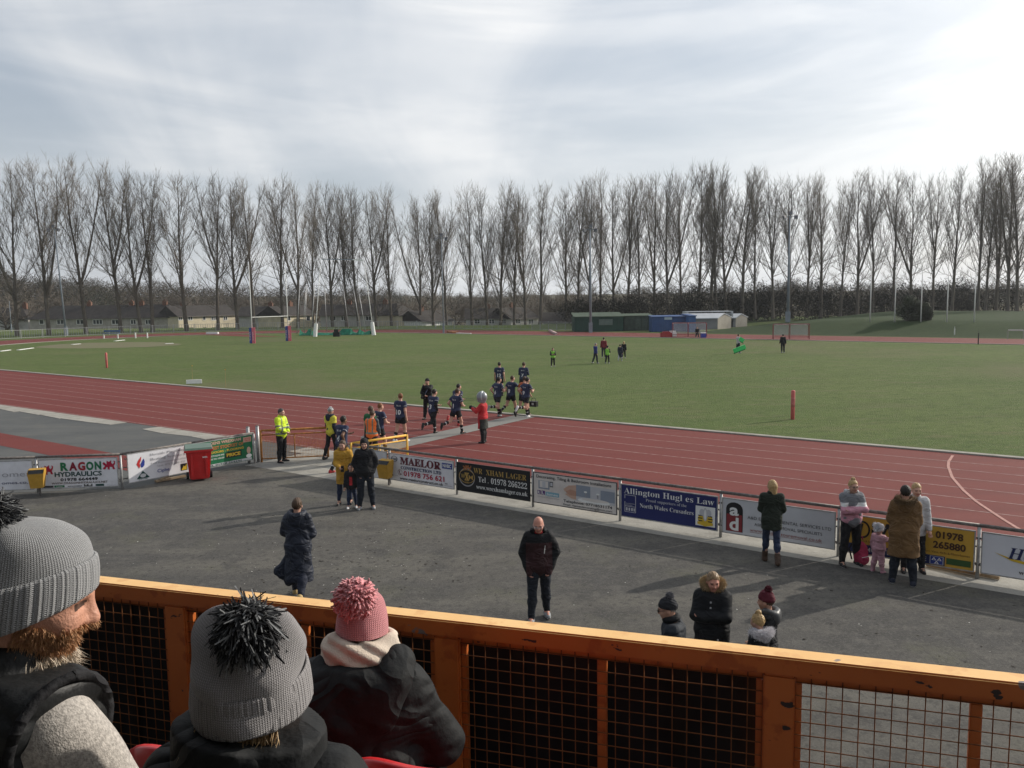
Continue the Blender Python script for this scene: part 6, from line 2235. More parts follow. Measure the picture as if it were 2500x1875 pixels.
# ---- family by the litter bin
p = Pose(1.70, armR=(10, 6, 70, 35), armL=(6, 12, 20, 10), legR=(3, 4, 3), legL=(-3, 4, 3), head=(-12, 8))
s = Person(feet_at(842, 1232), 176, p, 'woman in a mustard yellow coat holding a dark phone', vox=.014, fem=True)
s.trousers(C_JEAN, .006, .88); s.shoes(SH_BLK, SH_WHT)
s.top('coat', C_MUST, .032, .36, .95, skirt=.42, flare=1.12, wr=.008, post=quilt(.006, .30))
s.hood_down(C_MUST, .05, F_TAN, .95)
s.hair(H_BROWN, 'long')
q = 1
MB().box(tuple(p.hand[q] + p.Rf[q] @ np.array([0, .03, -.06])), (.08, .02, .16), 0).build('phone', M_BLACK, s.root)
MB().b2((-.012, .205, .0), (.012, .222, .48)).v
p = Pose(1.17, child=1.0, armR=(4, 10, 12, 10), armL=(4, 10, 12, 10), legR=(3, 4, 3), legL=(-3, 4, 3), head=(10, 2))
s = Person(feet_at(860, 1241), 178, p, 'small child in an open black coat over a red top, white trainers', vox=.012)
s.trousers(C_JEAN, .008, .93); s.shoes(SH_WHT)
s.top('coat', [C_BLACK, C_RED], .045, .16, .97, skirt=.2, wr=.006, fn=lambda t, w: ((t[:, 1] > .07) & (np.abs(t[:, 0]) < .055) & (t[:, 2] > .02) & (t[:, 2] < .36)).astype(int))
s.hood_down(C_BLACK, .045); s.hair(H_DARK, 'long')
p = Pose(1.82, head=(-4, 6), build=1.08, **POCKET)
s = Person(feet_at(895, 1243), 172, p, 'hooded man in black hoodie and dark jeans, hands in pockets', vox=.014)
s.trousers(C_DJEAN, .022, .96, wr=.006); s.shoes(SH_GRY, SH_GRY)
s.top('jacket', C_BLACK, .034, .16, 1.36, wr=.005); s.hood_up(C_BLACK); s.beanie(C_BLACK, cuff=False)

# ---- man in the long navy coat walking away
p = Pose(1.83, lean=2, armR=(14, 14, 55, 55), armL=(14, 20, 62, 55), legR=(-12, 3, 22, -10), legL=(14, 3, 6), head=(10, 2), build=1.12)
s = Person(feet_at(733, 1459), 6, p, 'short-haired man in a long navy coat walking away from the stand', vox=.011)
s.trousers(C_NAVY, .02, .95); s.shoes(mat('gum_shoe', (.4, .28, .12), .6, .1), SH_WHT)
nv = mat('navy_shell', (.013, .017, .030), .6, .2, 5, .5, 30, folds=.9)
s.top('coat', nv, .040, .60, .97, skirt=.66, flare=1.2, wr=.006)
pl = s.p
s.mesh('coat_tail', [([flat(pl.up(-.12, 0, -.16), pl.up(-.33, -.03, -.44), .09, .075, pl.Rt, .5), flat(pl.up(-.33, -.03, -.44), pl.up(-.16, -.0, -.62), .075, .10, pl.Rt, .5)], [], .04)], nv, wrinkle(.008, 20))
s.hood_down(nv, .055, None, 1.15); s.hair(H_BROWN, 'quiff')

# ---- older man in burgundy jacket
p = Pose(1.80, lean=4, head=(-6, 14), armR=(-2, 18, 42, 58), armL=(-2, 22, 50, 58), legR=(8, 3, 4), legL=(-8, 3, 8), build=1.15)
s = Person(feet_at(1317, 1516), 178, p, 'bald man in glasses and a dark burgundy jacket walking towards the stand', vox=.011, skin=M_SKINR)
s.trousers(C_DJEAN, .016, .97, wr=.006); s.shoes(SH_GRY, SH_WHT)
brg = mat('burgundy_shell', (.035, .012, .014), .65, .2, 5, .4, 40, folds=.9)
s.top('jacket', [brg, C_BLACK2], .034, .16, 1.36, wr=.005, fn=lambda t, w: ((t[:, 2] > .40) | (np.abs(t[:, 0]) > .21)).astype(int))
s.decal('~', C_LGREY, .30, .03, .09, False, .0, name='logo')
MB().tube([p.up(-.09, .16, .37), p.up(-.075, .165, .24)], .006, 4).build('zip', C_LGREY, s.root)
s.collar(C_RED, .024, .56, .055); s.hood_down(C_BLACK2, .045, None, .9); s.hair(H_WHITE, 'bald_ring'); s.glasses(C_LGREY)

# ---- green coat
p = Pose(1.68, armR=(10, 10, 75, 55), armL=(12, 10, 78, 55), legR=(-10, 2, 14), legL=(10, 2, 5), head=(28, 0))
s = Person(feet_at(1882, 1374), 14, p, 'blonde woman in an olive green coat walking along the fence', vox=.013, fem=True)
s.trousers(C_JEAN, .008, .72)
s.socks(C_WHITE, None, .66); s.shoes(C_BOOT, None, .32)
s.top('coat', C_GREEN, .032, .22, .97, skirt=.24, flare=1.12, wr=.005); s.collar(C_GREEN, .032, .55); s.hair(H_BLOND, 'long')

# ---- pink jacket woman, backpack
p = Pose(1.72, head=(4, 6), build=1.1, **CROSS)
s = Person(feet_at(2075, 1381), 176, p, 'woman with hair bun and glasses in a pink, white and grey jacket, arms folded', vox=.012, fem=True)
s.trousers(C_BLACK, .02, .95); s.shoes(SH_BLK, SH_WHT)
def pk(t, w):
    z_ = t[:, 2]
    return np.where(z_ > .37, 2, np.where(z_ > .30, 1, 0))
s.top('jacket', [C_PINK, C_WHITE, C_GREY], .030, .06, 1.3, fn=pk, wr=.007)
s.top('shirt', C_GREY, .030, .14, 0, wr=.005); s.hood_down(C_LGREY, .042); s.hair(H_BLOND, 'bun'); s.glasses(M_BLACK)
g = G(2100, 1378)
root = empty('backpack', g, R(20))
bp = [ell((0, 0, .22), (.155, .11, .25), None, .03), ell((0, -.10, .13), (.12, .06, .11), None, .03)]
Vv, Q = sdf_mesh([(bp, [((0, 0, .01), (0, 0, -1))], .02)], .015, wrinkle(.006, 25))
obj('body', Vv, Q, C_DPINK, root, smooth=True)
MB().tube([(-.05, 0, .49), (-.03, 0, .56), (.03, 0, .56), (.05, 0, .49)], .012, 6).build('handle', C_DPINK, root)
for x in (-.09, .09):
    MB().tube([(x, .12, .42), (x * 1.2, .19, .28), (x, .13, .08)], .016, 5).build('strap', C_BLACK, root)
MB().tube([(-.12, -.17, .2), (0, -.195, .215), (.12, -.17, .2)], .006, 4).build('zip', C_WHITE, root)
tag(root, 'deep pink backpack on the ground beside the woman in the pink jacket', 'backpack')

# ---- toddler
p = Pose(.93, child=1.6, armR=(60, 10, 30, 10), armL=(10, 25, 12, 10), legR=(3, 6, 3), legL=(-3, 6, 3), head=(10, -12), build=1.25)
s = Person(feet_at(2143, 1397), 58, p, 'toddler in a pale pink snowsuit and fluffy grey hat', vox=.011)
C_PPINK = cloth('pale_pink', (.46, .25, .29), .8)
s.trousers(C_PPINK, .035, .97, post=quilt(.006, .07)); s.top('coat', C_PPINK, .05, .14, .98, post=quilt(.008, .075)); s.shoes(C_PINK, SH_WHT)
hat = s.beanie(mat('grey_fluff', (.30, .31, .33), .9, .2, 20), F_WHITE, .05)
for q in (1, -1):
    tuft(hat, p.H(q * .085, -.03, .135), .055, F_WHITE, 200)
fur_ring(hat, [p.H(.10 * math.sin(R(a)), -.014 + .118 * math.cos(R(a)), .03) for a in range(0, 360, 10)], .035, F_WHITE, 24)
s.collar(C_PPINK, .03, .55, .07)

# ---- parka man, and the person behind him
p = Pose(1.84, armR=(10, 10, 40, 30), armL=(10, 10, 60, 50), legR=(-3, 5, 3), legL=(3, 5, 3), head=(14, 4), build=1.2)
s = Person(feet_at(2203, 1426), 22, p, 'man in a knee-length brown parka with fur-trimmed hood, seen from behind', vox=.012)
s.trousers(C_DJEAN, .022, .97); s.shoes(C_NAVY, SH_WHT)
s.top('coat', C_BROWN, .042, .42, .98, skirt=.48, flare=1.14, wr=.005); s.hood_down(C_BROWN, .062, F_BRN, 1.15, .055); s.hair(H_DARK, 'short')
p = Pose(1.74, head=(10, 8), **STAND)
s = Person(feet_at(2228, 1397), 196, p, 'fair-haired person in a pale grey coat half hidden by the parka man', vox=.014)
s.trousers(C_BLACK, .02); s.shoes(SH_BLK); s.top('coat', C_LGREY, .034, .2, .98, skirt=.25); s.collar(C_LGREY, .032); s.hair(H_BLOND, 'short')

# ---- group below the barrier
p = Pose(1.78, lean=6, armR=(10, 12, 60, 50), armL=(10, 12, 60, 50), legR=(3, 5, 3), legL=(-3, 5, 3), head=(0, 10), build=1.12)
s = Person(head_at(1634, 1462, 1.80), -76, p, 'man in dark bobble hat and sunglasses looking left beyond the barrier', vox=.011)
aim(s, 1630, 1487)
s.trousers(C_BLACK, .02); s.shoes(SH_BLK)
s.top('jacket', mat('dark_slate_shell', (.018, .022, .028), .75, .2, 5, .4, 40, spec=.2, folds=.9), .036, .14, .98, wr=.005); s.collar(C_BLACK2, .036, .57, .07)
s.beanie(cloth('dark_knit', (.022, .023, .028), .95), mat('bobble_grey', (.12, .12, .135), .9, .3, 40), .052, pomoff=(0, -.06, -.01)); s.glasses(M_BLACK, True); s.hair(H_GREY, 'crop')
p = Pose(1.72, lean=-2, head=(18, 12), build=1.15, **CROSS)
s = Person(head_at(1738, 1398, 1.72), 200, p, 'laughing woman in a black coat with a tan fur hood lining', vox=.011, fem=True, skin=M_SKINR)
aim(s, 1741, 1420)
s.trousers(C_BLACK, .02); s.shoes(SH_BLK)
s.top('coat', C_BLACK2, .038, .42, 1.34, skirt=.45, flare=1.15, wr=.005); s.hair(mat('fair_hair', (.20, .13, .07), .5, .2, 30), 'short')
hd = s.hood_down(C_BLACK2, .055, None, 1.1)
fur_ring(hd, [p.up(.115 * math.sin(R(a)), -.02 - .085 * math.cos(R(a)), .56 + .10 * math.cos(R(a * .5))) for a in range(-150, 151, 3)], .046, F_TAN, 260)
for z_ in (.42, .34):
    MB().lathe([(.012, 0), (.012, .006)], 8).v
for (x, y, z_) in ((.0, .175, .43), (.0, .185, .36), (-.10, .19, -.06)):
    MB().box(tuple(p.up(x, y, z_)), (.02, .012, .02)).build('popper', C_LGREY, s.root)
p = Pose(1.50, child=.5, armR=(10, 10, 50, 40), armL=(10, 10, 50, 40), head=(-6, 6))
s = Person(head_at(1872, 1444, 1.52), -62, p, 'girl in a wine red bobble hat and dark puffer jacket', vox=.011, fem=True)
aim(s, 1870, 1468)
s.trousers(C_BLACK, .015); s.shoes(SH_BLK)
s.top('jacket', C_BLACK2, .036, .14, .98, post=quilt(.010, .085)); s.hood_down(mat('shiny_grey_shell', (.05, .052, .055), .4, .2, 8, .4, 40), .055, None, 1.15)
s.beanie(C_BURGHAT, C_BURGHAT, .055, tall=.012, pomoff=(0, -.05, -.005)); s.hair(H_BROWN, 'short')
p = Pose(1.30, child=.8, armR=(10, 10, 40, 30), armL=(10, 10, 40, 30), head=(-10, 8))
s = Person(head_at(1843, 1500, 1.31), -36, p, 'blonde child with a white fur hood standing below the girl in the wine hat', vox=.010)
aim(s, 1850, 1518)
s.trousers(C_BLACK, .015); s.shoes(SH_BLK)
s.top('coat', C_BLACK2, .036, .3, .98, skirt=.32, wr=.004); hd = s.hood_down(cloth('zebra', (.3, .3, .33)), .06, None, 1.2)
fur_ring(hd, [p.up(.165 * math.sin(R(a)), -.05 - .12 * math.cos(R(a)), .53 + .02 * math.cos(R(a))) for a in range(-160, 161, 3)], .046, F_WHITE, 300)
s.hair(H_BLOND, 'bun')

# ---- players
RUN = [dict(armR=(-38, 14, 80, 25), armL=(30, 12, 85, 35), legR=(34, 3, 62, -10), legL=(-14, 2, 20)),
       dict(armR=(30, 12, 85, 35), armL=(-38, 14, 80, 25), legR=(-16, 2, 78, -20), legL=(20, 3, 14)),
       dict(armR=(-25, 18, 70, 25), armL=(25, 14, 75, 35), legR=(-24, 2, 62, -20), legL=(26, 3, 22)),
       dict(armR=(20, 14, 75, 35), armL=(-30, 18, 75, 25), legR=(22, 3, 20), legL=(-26, 2, 52, -20))]
WALK = dict(armR=(-8, 10, 16, 10), armL=(10, 10, 18, 10), legR=(10, 3, 6), legL=(-10, 3, 12))


def player(pos, hd, num, pose, label, hairm, style='short', skin=None, boots=SH_BLK, legs=None, sleeve=.45, h=1.83, head=(0, 4), arms=None, sock=True):
    p = Pose(h, lean=8 if pose is not WALK else 2, head=head, build=1.15, shoulder=1.08, **pose)
    s = Person(pos, hd, p, label, group='players in navy kit running out', skin=skin, vox=.016)
    if arms is not None:
        s.mesh('undershirt', [(p.arm(1, .008, .97), [], .03), (p.arm(-1, .008, .97), [], .03)], arms)
    if legs is not None:
        s.trousers(legs, .006, .6, name='leggings')
    s.shorts(C_BLACK); s.socks(C_BLACK, C_WHITE); s.shoes(boots, SH_WHT if boots is SH_WHT else boots)
    s.top('shirt', [C_NAVYKIT, C_WHITE], .018, .14, sleeve, wr=.005)
    if num:
        s.decal(num, C_WHITE, .14, .16, 0, True, .03)
    s.decal('CLUB', C_LGREY, .37, .045, .02, True, .02, name='sponsor_print'); s.decal('V', C_WHITE, .37, .06, -.06, True, .03, name='crest')
    s.decal('Wales', mat('faint_print', (.06, .075, .12), .7, .1), .00, .07, 0, True, .01, name='sponsor_print')
    if sleeve < .5:
        for q in (1, -1):
            a_ = p.sh[q] + (p.el[q] - p.sh[q]) * .36; b_ = p.sh[q] + (p.el[q] - p.sh[q]) * .46
            dd = (b_ - a_) / np.linalg.norm(b_ - a_)
            s.mesh('sleeve_patch', [([cone(a_, b_, .083, .083, .01)], [(a_, -dd), (b_, dd), (p.sh[q], -(p.Rt @ np.array([q * 1., 0, 0])))], .01)], C_LGREY)
    s.hair(hairm, style)
    return s


player(G(836, 1152), 38, '4', RUN[0], 'dark-haired player number 4 running behind the mustard coat', H_DARK, skin=M_SKINB, boots=SH_RED)
player(G(926, 1112), 40, None, RUN[3], 'short-haired player whose number is hidden by the orange vest', H_GING, 'crop')
player(G(980, 1079), 28, '10', WALK, 'ginger player number 10 looking left at the end of the path', H_GING, head=(48, 0), boots=SH_WHT)
player(G(1058, 1061), 40, '3', RUN[2], 'player number 3 with long black sleeves and leggings', H_DARK, arms=C_BLACK, legs=C_BLACK)
player(G(1117, 1042), 40, '11', RUN[2], 'player number 11 in red boots behind number 1', H_DARK, 'crop', boots=SH_RED)
player(G(1114, 1060), 42, '1', RUN[3], 'player number 1 with a white strapped arm', H_BROWN, arms=None)
player(G(1220, 967), 4, '12', WALK, 'player number 12 walking on the grass, arms at his sides', H_DARK)
player(G(1278, 968), 20, '7', dict(armR=(18, 12, 95, 50), armL=(18, 12, 95, 50), legR=(6, 3, 5), legL=(-6, 3, 8)), 'player number 7 with long navy sleeves farthest up the pitch', H_BROWN, 'short', arms=C_NAVYKIT)
player(G(1215, 1019), 48, '6', RUN[1], 'player number 6 running on the grass end of the path', H_DARK, boots=SH_GRY)
player(G(1248, 1015), 42, '8', dict(armR=(50, 40, 20, 10), armL=(-20, 14, 70, 25), legR=(20, 3, 14), legL=(-20, 2, 40, -20)), 'stocky player number 8 reaching out to the man beside him', H_BROWN, 'crop')
player(G(1284, 1021), 50, '9', RUN[1], 'player number 9 in white boots nearest the grass', H_DARK, boots=SH_WHT)

# water carriers, physio, stewards with the team
p = Pose(1.76, head=(25, 4), **WALK)
s = Person(G(811, 1122), 34, p, 'person in yellow tee and striped beanie walking in black leggings', vox=.015)
s.trousers(C_BLACK, .008); s.shoes(SH_BLK); s.top('jacket', C_NAVY, .018, .05, .97); s.top('shirt', C_YTEE, .03, .18, .45, wr=.006); s.hood_down(C_NAVY, .045)
s.beanie([C_NAVY, C_WHITE], fn=lambda t, w: ((np.sin(((w - s.p.hc) @ s.p.Rh)[:, 2] / s.p.hk * 150)) > .25).astype(int))
p = Pose(1.76, head=(5, 6), lean=5, armR=(20, 10, 50, 30), armL=(2, 12, 8, 10), legR=(14, 3, 8), legL=(-12, 3, 20))
s = Person(G(905, 1117), 36, p, 'man in a bottle green tee carrying a clear bottle carrier', vox=.016)
s.trousers(C_BLACK, .02); s.shoes(SH_BLK); s.top('shirt', C_GTEE, .022, .14, .45); s.hair(H_BROWN)
q = p.hand[-1]
MB().box((q[0], q[1], q[2] - .22), (.22, .16, .22)).tube([(q[0] - .1, q[1], q[2] - .1), (q[0], q[1], q[2] - .02), (q[0] + .1, q[1], q[2] - .1)], .012, 5).build('bottle_carrier', C_LGREY, s.root)
p = Pose(1.70, head=(-10, 8), lean=4, armR=(10, 12, 50, 30), armL=(20, 12, 60, 30), legR=(3, 4, 3), legL=(-3, 4, 3))
s = Person(G(910, 1128), 20, p, 'steward in an orange hi-vis vest behind the yellow gate', vox=.015, fem=True)
s.trousers(C_BLACK, .02); s.shoes(SH_BLK); s.top('jacket', C_GREY if False else cloth('slate', (.05, .06, .07)), .03, .12, .97)
s.top('vest', [C_ORVIS, C_REFL], .045, .16, 0, fn=lambda t, w: ((np.abs(t[:, 2] - .05) < .03) | ((np.abs(np.abs(t[:, 0]) - .09) < .022) & (t[:, 2] > .05))).astype(int)); s.hair(H_BROWN, 'bun')
p = Pose(1.80, head=(-8, 4), armR=(22, 14, 70, 60), armL=(70, 22, 120, 40), legR=(2, 5, 3), legL=(-2, 5, 3))
s = Person(G(1046, 1024), 196, p, 'photographer in black with a bag strap holding a phone to his face', vox=.016)
s.trousers(C_BLACK, .025); s.shoes(SH_BLK); s.top('jacket', C_BLACK2, .034, .16, .98, wr=.005); s.beanie(C_BLACK)
MB().tube([p.up(-.12, .12, .47), p.up(0, .19, .25), p.up(.14, .15, .05)], .022, 5).build('bag_strap', cloth('blue_grey', (.10, .13, .2)), s.root)
q = p.up(.12, .2, .05)
MB().box(tuple(q), (.16, .14, .18)).tube([q + np.array([0, .05, 0]), q + np.array([0, .2, 0])], .05, 8).build('camera', M_BLACK, s.root)
p = Pose(1.80, head=(0, 4), lean=6, build=1.1, armR=(10, 12, 40, 20), armL=(-20, 12, 60, 20), legR=(18, 3, 10), legL=(-18, 2, 30, -15))
s = Person(G(1279, 1016), 40, p, 'physio in an orange top running between players 8 and 9', vox=.016)
s.shorts(C_BLACK); s.socks(C_BLACK); s.shoes(SH_BLK); s.top('shirt', [C_ORANGE, C_NAVYKIT], .024, .14, .45, fn=lambda t, w: (t[:, 2] < .18).astype(int)); s.decal('PHYSIO', C_LGREY, .40, .05, 0, True, .02, name='lettering'); s.hair(H_BROWN)
g = G(1302, 1000)
q = G(1303, 985, .45)
root = empty('medical_bag', (q[0], q[1], .33), R(-30))
MB().box((0, 0, .1), (.36, .2, .24)).build('body', M_BLACK, root)
MB().tube([(-.12, 0, .21), (-.08, 0, .36), (.08, 0, .36), (.12, 0, .21)], .012, 5).build('handle', M_BLACK, root)
MB().b2((-.05, -.106, .06), (.05, -.101, .16)).build('patch', C_LGREY, root)
tag(root, 'black medical bag carried beside player number 9', 'bag')

# ---- person in knight costume
p = Pose(1.72, armR=(30, 14, 90, 25), armL=(40, 20, 85, 20), legR=(2, 5, 3), legL=(-2, 5, 3), head=(0, 4), build=1.12)
s = Person(G(1180, 1081), -72, p, 'person in a red and black knight costume with a plain grey helmet', vox=.015)
s.trousers(C_BLACK, .03); s.shoes(SH_BLK)
s.top('coat', [C_RED, cloth('dark_tabard', (.035, .04, .035))], .05, .40, .97, skirt=.42, flare=1.1, fn=lambda t, w: ((t[:, 2] < -.02) & (t[:, 1] < .05)).astype(int))
s.mesh('glove', [([cone(p.wr[1], p.hand[1], .06, .075, .03)], [], .02), ([cone(p.wr[-1], p.hand[-1], .06, .075, .03)], [], .02)], C_BLACK)
s.mesh('sash', [([flat(p.up(-.12, .13, .38), p.up(.12, .16, .16), .05, .05, p.Rt, .6)], [], .03)], [C_BLACK])
H = p.H
steel = mat('helmet_grey', (.24, .25, .27), .38, .08, 5, metal=.35)
s.mesh('helmet', [([ell(H(0, -.01, .10), np.array([.17, .20, .21]), p.Rh, .03), cone(H(0, -.0, .05), H(0, .01, -.09), .165, .15, .03)], [(H(0, 0, -.10), p.Rh @ np.array([0, .15, -1.]))], .03)], steel, None, .012)
s.mesh('helmet_rim', [([ell(H(0, -.03, .10), np.array([.178, .14, .222]), p.Rh, .02)], [(H(0, -.02, 0), p.Rh @ np.array([0, 1., 0])), (H(0, -.075, 0), p.Rh @ np.array([0, -1., 0])), (H(0, 0, -.09), p.Rh @ np.array([0, 0, -1.]))], .02)], mat('helmet_light', (.42, .44, .45), .35, .05, 5, metal=.35), None, .012)
MB().b2((0, 0, 0), (.001, .001, .001)).v

# ---- people up the pitch
def small(pos, hd, h, lab, topm, botm, hairm, pose=WALK, child=0., bib=None, hat=None, coat=0., style='short', head=(0, 3)):
    p = Pose(h, child=child, head=head, **pose)
    s = Person(pos, hd, p, lab, vox=.024 if h > 1.45 else .02)
    s.trousers(botm, .018); s.shoes(SH_GRY)
    s.top('jacket', topm, .03 + .02 * (coat > 0), .14 + coat, .97, skirt=coat or None)
    if bib is not None:
        s.top('vest', bib, .045, .15, 0)
    if hat is not None:
        s.beanie(hat)
    s.hair(hairm, style)
    return s


small(G(1350, 895.5), 178, 1.42, 'child in a lime bib holding a ball, alone on the pitch', C_BLACK, C_BLACK, H_BROWN, dict(armR=(18, 12, 95, 60), armL=(18, 12, 95, 60), legR=(4, 4, 4), legL=(-6, 4, 10)), .5, C_LIME)
small(G(1454, 887.5), 62, 1.60, 'person in royal blue jacket striding right on the pitch', C_RBLUE, C_DJEAN, H_GREY)
small(G(1474, 874), 4, 1.74, 'man in a red and burgundy jacket seen from behind up the pitch', mat('cloth_dull_red', (.16, .02, .028), .8, .25, 5), C_DJEAN, H_DARK)
small(G(1483, 887.5), 24, 1.38, 'child in a lime green bib and dark beanie among the group up the pitch', C_BLACK, C_BLACK, H_DARK, dict(armR=(20, 14, 70, 20), armL=(8, 10, 20, 10), legR=(4, 4, 4), legL=(-6, 4, 8)), .5, C_LIME, C_BLACK)
small(G(1514, 881.5), 20, 1.36, 'child in a long navy coat walking up the pitch', C_NAVY, C_LGREY, H_DARK, WALK, .5, None, None, .42)
small(G(1523, 874.5), 12, 1.42, 'fair-haired person just behind the child in the long navy coat', C_BLACK, C_BLACK, H_BLOND, WALK, .3, style='long')
s = small(G(1802, 862.5), 70, 1.70, 'person in pale top carrying green tackle shields on the pitch', C_LGREY, C_DJEAN, H_BROWN, dict(armR=(25, 14, 60, 30), armL=(25, 14, 60, 30), legR=(6, 4, 4), legL=(-8, 4, 10)))
M_SHIELD = mat('green_shield', (.05, .52, .14), .5, .1, 4)
for k, (x, y, z_, rr, lab) in enumerate(((1803, 851, .85, .35, 'long bright green tackle shield held low across the body'), (1808, 829, 1.35, -.6, 'smaller bright green tackle shield held at the shoulder'))):
    q = G(x, y, z_)
    root = empty('tackle_shield', (q[0], q[1] - .28, q[2]))
    Rm = Matrix.Rotation(-rr, 3, 'Y')
    MB().box((0, 0, 0), (1.0 if k == 0 else .42, .14, .32), 0, Rm).build('pad', M_SHIELD, root)
    MB().box((0, -.0, -.20), (.96 if k == 0 else .38, .11, .07), 0, Rm).build('edge', mat('dark_green_edge', (.01, .12, .04), .6, .1), root)
    tag(root, lab, 'tackle shield', 'green tackle shields')
small(G(1911, 862), 8, 1.68, 'man in black walking away towards the right-hand team shelter', C_BLACK, C_BLACK, H_DARK)
p = Pose(1.74, head=(0, 12), lean=18, armR=(45, 10, 40, 20), armL=(45, 10, 40, 20), legR=(88, 8, 92), legL=(84, 8, 88))
s = Person(G(1702, 824), 190, p, 'person in black sitting by the blue cool box at the team shelter', vox=.024)
s.trousers(C_BLACK, .02); s.shoes(SH_GRY); s.top('jacket', C_BLACK, .04, .14, .97); s.hair(H_DARK)
q = G(1702, 823)
root = empty('stool', (q[0], q[1] + .1, 0))
MB().b2((-.2, -.2, .36), (.2, .2, .40)).build('seat', M_DKSTEEL, root)
for x in (-.17, .17):
    for y in (-.17, .17):
        MB().b2((x - .02, y - .02, 0), (x + .02, y + .02, .359)).build('leg', M_DKSTEEL, root)
tag(root, 'low folding stool under the person in black at the team shelter', 'stool')
# ================================================================== FRONT OF THE STAND
BA0 = G(245, 1409, 4.1)
BU = G(2500, 1650, 4.1) - BA0
BU = BU / np.linalg.norm(BU)
BV = np.array([-BU[1], BU[0], 0.0])          # away from the camera
BANG = math.atan2(BU[1], BU[0])


def BF(t, w, z=0.0):
    p = BA0 + BU * t - BV * w
    return np.array([p[0], p[1], z])


def paint_mat(nm, ca, cb, cc):
    m = bpy.data.materials.new(nm)
    m.use_nodes = True
    nt = m.node_tree
    b = nt.nodes['Principled BSDF']
    N, L = nt.nodes.new, nt.links.new
    tc = N('ShaderNodeTexCoord').outputs['Object']

    def nz(scale, det, lo, hi, stretch=(1, 1, 1)):
        mp = N('ShaderNodeMapping'); L(tc, mp.inputs[0]); mp.inputs[3].default_value = stretch
        n = N('ShaderNodeTexNoise'); L(mp.outputs[0], n.inputs[0]); n.inputs['Scale'].default_value = scale; n.inputs['Detail'].default_value = det
        r = N('ShaderNodeMapRange'); L(n.outputs[0], r.inputs[0]); r.inputs[1].default_value = lo; r.inputs[2].default_value = hi
        return r.outputs[0]

    def mx(f, a, c):
        n = N('ShaderNodeMix'); n.data_type = 'RGBA'; L(f, n.inputs[0])
        if isinstance(a, tuple):
            n.inputs[6].default_value = (*a, 1)
        else:
            L(a, n.inputs[6])
        n.inputs[7].default_value = (*c, 1)
        return n.outputs[2]
    c = mx(nz(3, 4, .35, .65), ca, cb)
    c = mx(nz(11, 5, .56, .62), c, cc)
    c = mx(nz(7, 3, .70, .715), c, (.20, .165, .16))
    c = mx(nz(22, 4, .70, .715, (.5, 1, 1)), c, (.035, .025, .025))
    L(c, b.inputs['Base Color'])
    b.inputs['Roughness'].default_value = .42
    b.inputs['Specular IOR Level'].default_value = .45
    n2 = N('ShaderNodeTexNoise'); L(tc, n2.inputs[0]); n2.inputs['Scale'].default_value = 30; n2.inputs['Detail'].default_value = 4
    bp = N('ShaderNodeBump'); L(n2.outputs[0], bp.inputs['Height']); bp.inputs['Strength'].default_value = .25; bp.inputs['Distance'].default_value = .004
    L(bp.outputs[0], b.inputs['Normal'])
    return m


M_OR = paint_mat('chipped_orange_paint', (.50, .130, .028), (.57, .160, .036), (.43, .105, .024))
M_ORTOP = paint_mat('pale_yellow_paint', (.80, .46, .16), (.86, .54, .22), (.76, .42, .15))  # paler, yellower paint for the upward faces of the top rail
M_WIRE = mat('rusty_wire', (.20, .075, .025), .7, .35, 12)
ZT = 4.1
bar = empty('stand_barrier', BF(0, 0, 3.0), BANG)
# local frame: x along the barrier, -y towards the camera, z from the deck
T0, T1 = -3.4, 6.2


def bev_box(name, lo, hi, m, parent, r=.006):
    bm = bmesh.new()
    bmesh.ops.create_cube(bm, size=1)
    for v in bm.verts:
        v.co = Vector([lo[i] + (v.co[i] + .5) * (hi[i] - lo[i]) for i in range(3)])
    bmesh.ops.bevel(bm, geom=list(bm.edges), offset=r, segments=2, affect='EDGES')
    me = bpy.data.meshes.new(name); bm.to_mesh(me); bm.free()
    me.materials.append(m)
    return link(bpy.data.objects.new(name, me), parent)


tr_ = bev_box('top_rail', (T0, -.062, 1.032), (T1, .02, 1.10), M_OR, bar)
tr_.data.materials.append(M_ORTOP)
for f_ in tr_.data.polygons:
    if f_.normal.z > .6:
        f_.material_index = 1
POST_T = [-3.3, -2.06, -.81, .445, 1.71, 2.944, 4.19, 5.45]
for t in POST_T:
    bev_box('post', (t - .053, -.060, 0), (t + .053, -.004, 1.031), M_OR, bar)
for a, b in zip(POST_T[:-1], POST_T[1:]):
    x0, x1 = a + .054, b - .054
    # angle frame carrying the mesh
    bev_box('frame', (x0, -.040, 1.003), (x1, -.012, 1.0305), M_OR, bar, .003)
    bev_box('frame', (x0, -.040, .08), (x1, -.012, .11), M_OR, bar, .003)
    bev_box('frame', (x0, -.0395, .111), (x0 + .022, -.0125, 1.002), M_OR, bar, .003)
    bev_box('frame', (x1 - .022, -.0395, .111), (x1, -.0125, 1.002), M_OR, bar, .003)
    mid = (a + b) / 2 - .008
    bev_box('middle_bar', (mid - .018, -.036, .111), (mid + .018, -.014, 1.002), M_OR, bar, .003)
    for (p0, p1) in ((x0, mid), (mid, x1)):
        w = MB()
        n = int(round((p1 - p0) / .05))
        for k in range(1, n):
            x = p0 + (p1 - p0) * k / n
            w.tube([(x + random.uniform(-.001, .001), -.042, .07), (x + random.uniform(-.002, .002), -.042, 1.025)], .0021, 5, cap=False)
        for k in range(1, 21):
            z = .06 + k * .0475
            w.tube([(p0, -.046, z), ((p0 + p1) / 2, -.046, z + random.uniform(-.002, .002)), (p1, -.046, z)], .0021, 5, cap=False)
        o = w.build('wire_mesh', M_WIRE, bar, smooth=True)
        o['kind'] = 'stuff'
tag(bar, 'chipped orange steel barrier with wire mesh panels at the front of the stand', 'barrier')
bk = empty('board_back', BF(0, 0, 3.0), BANG)
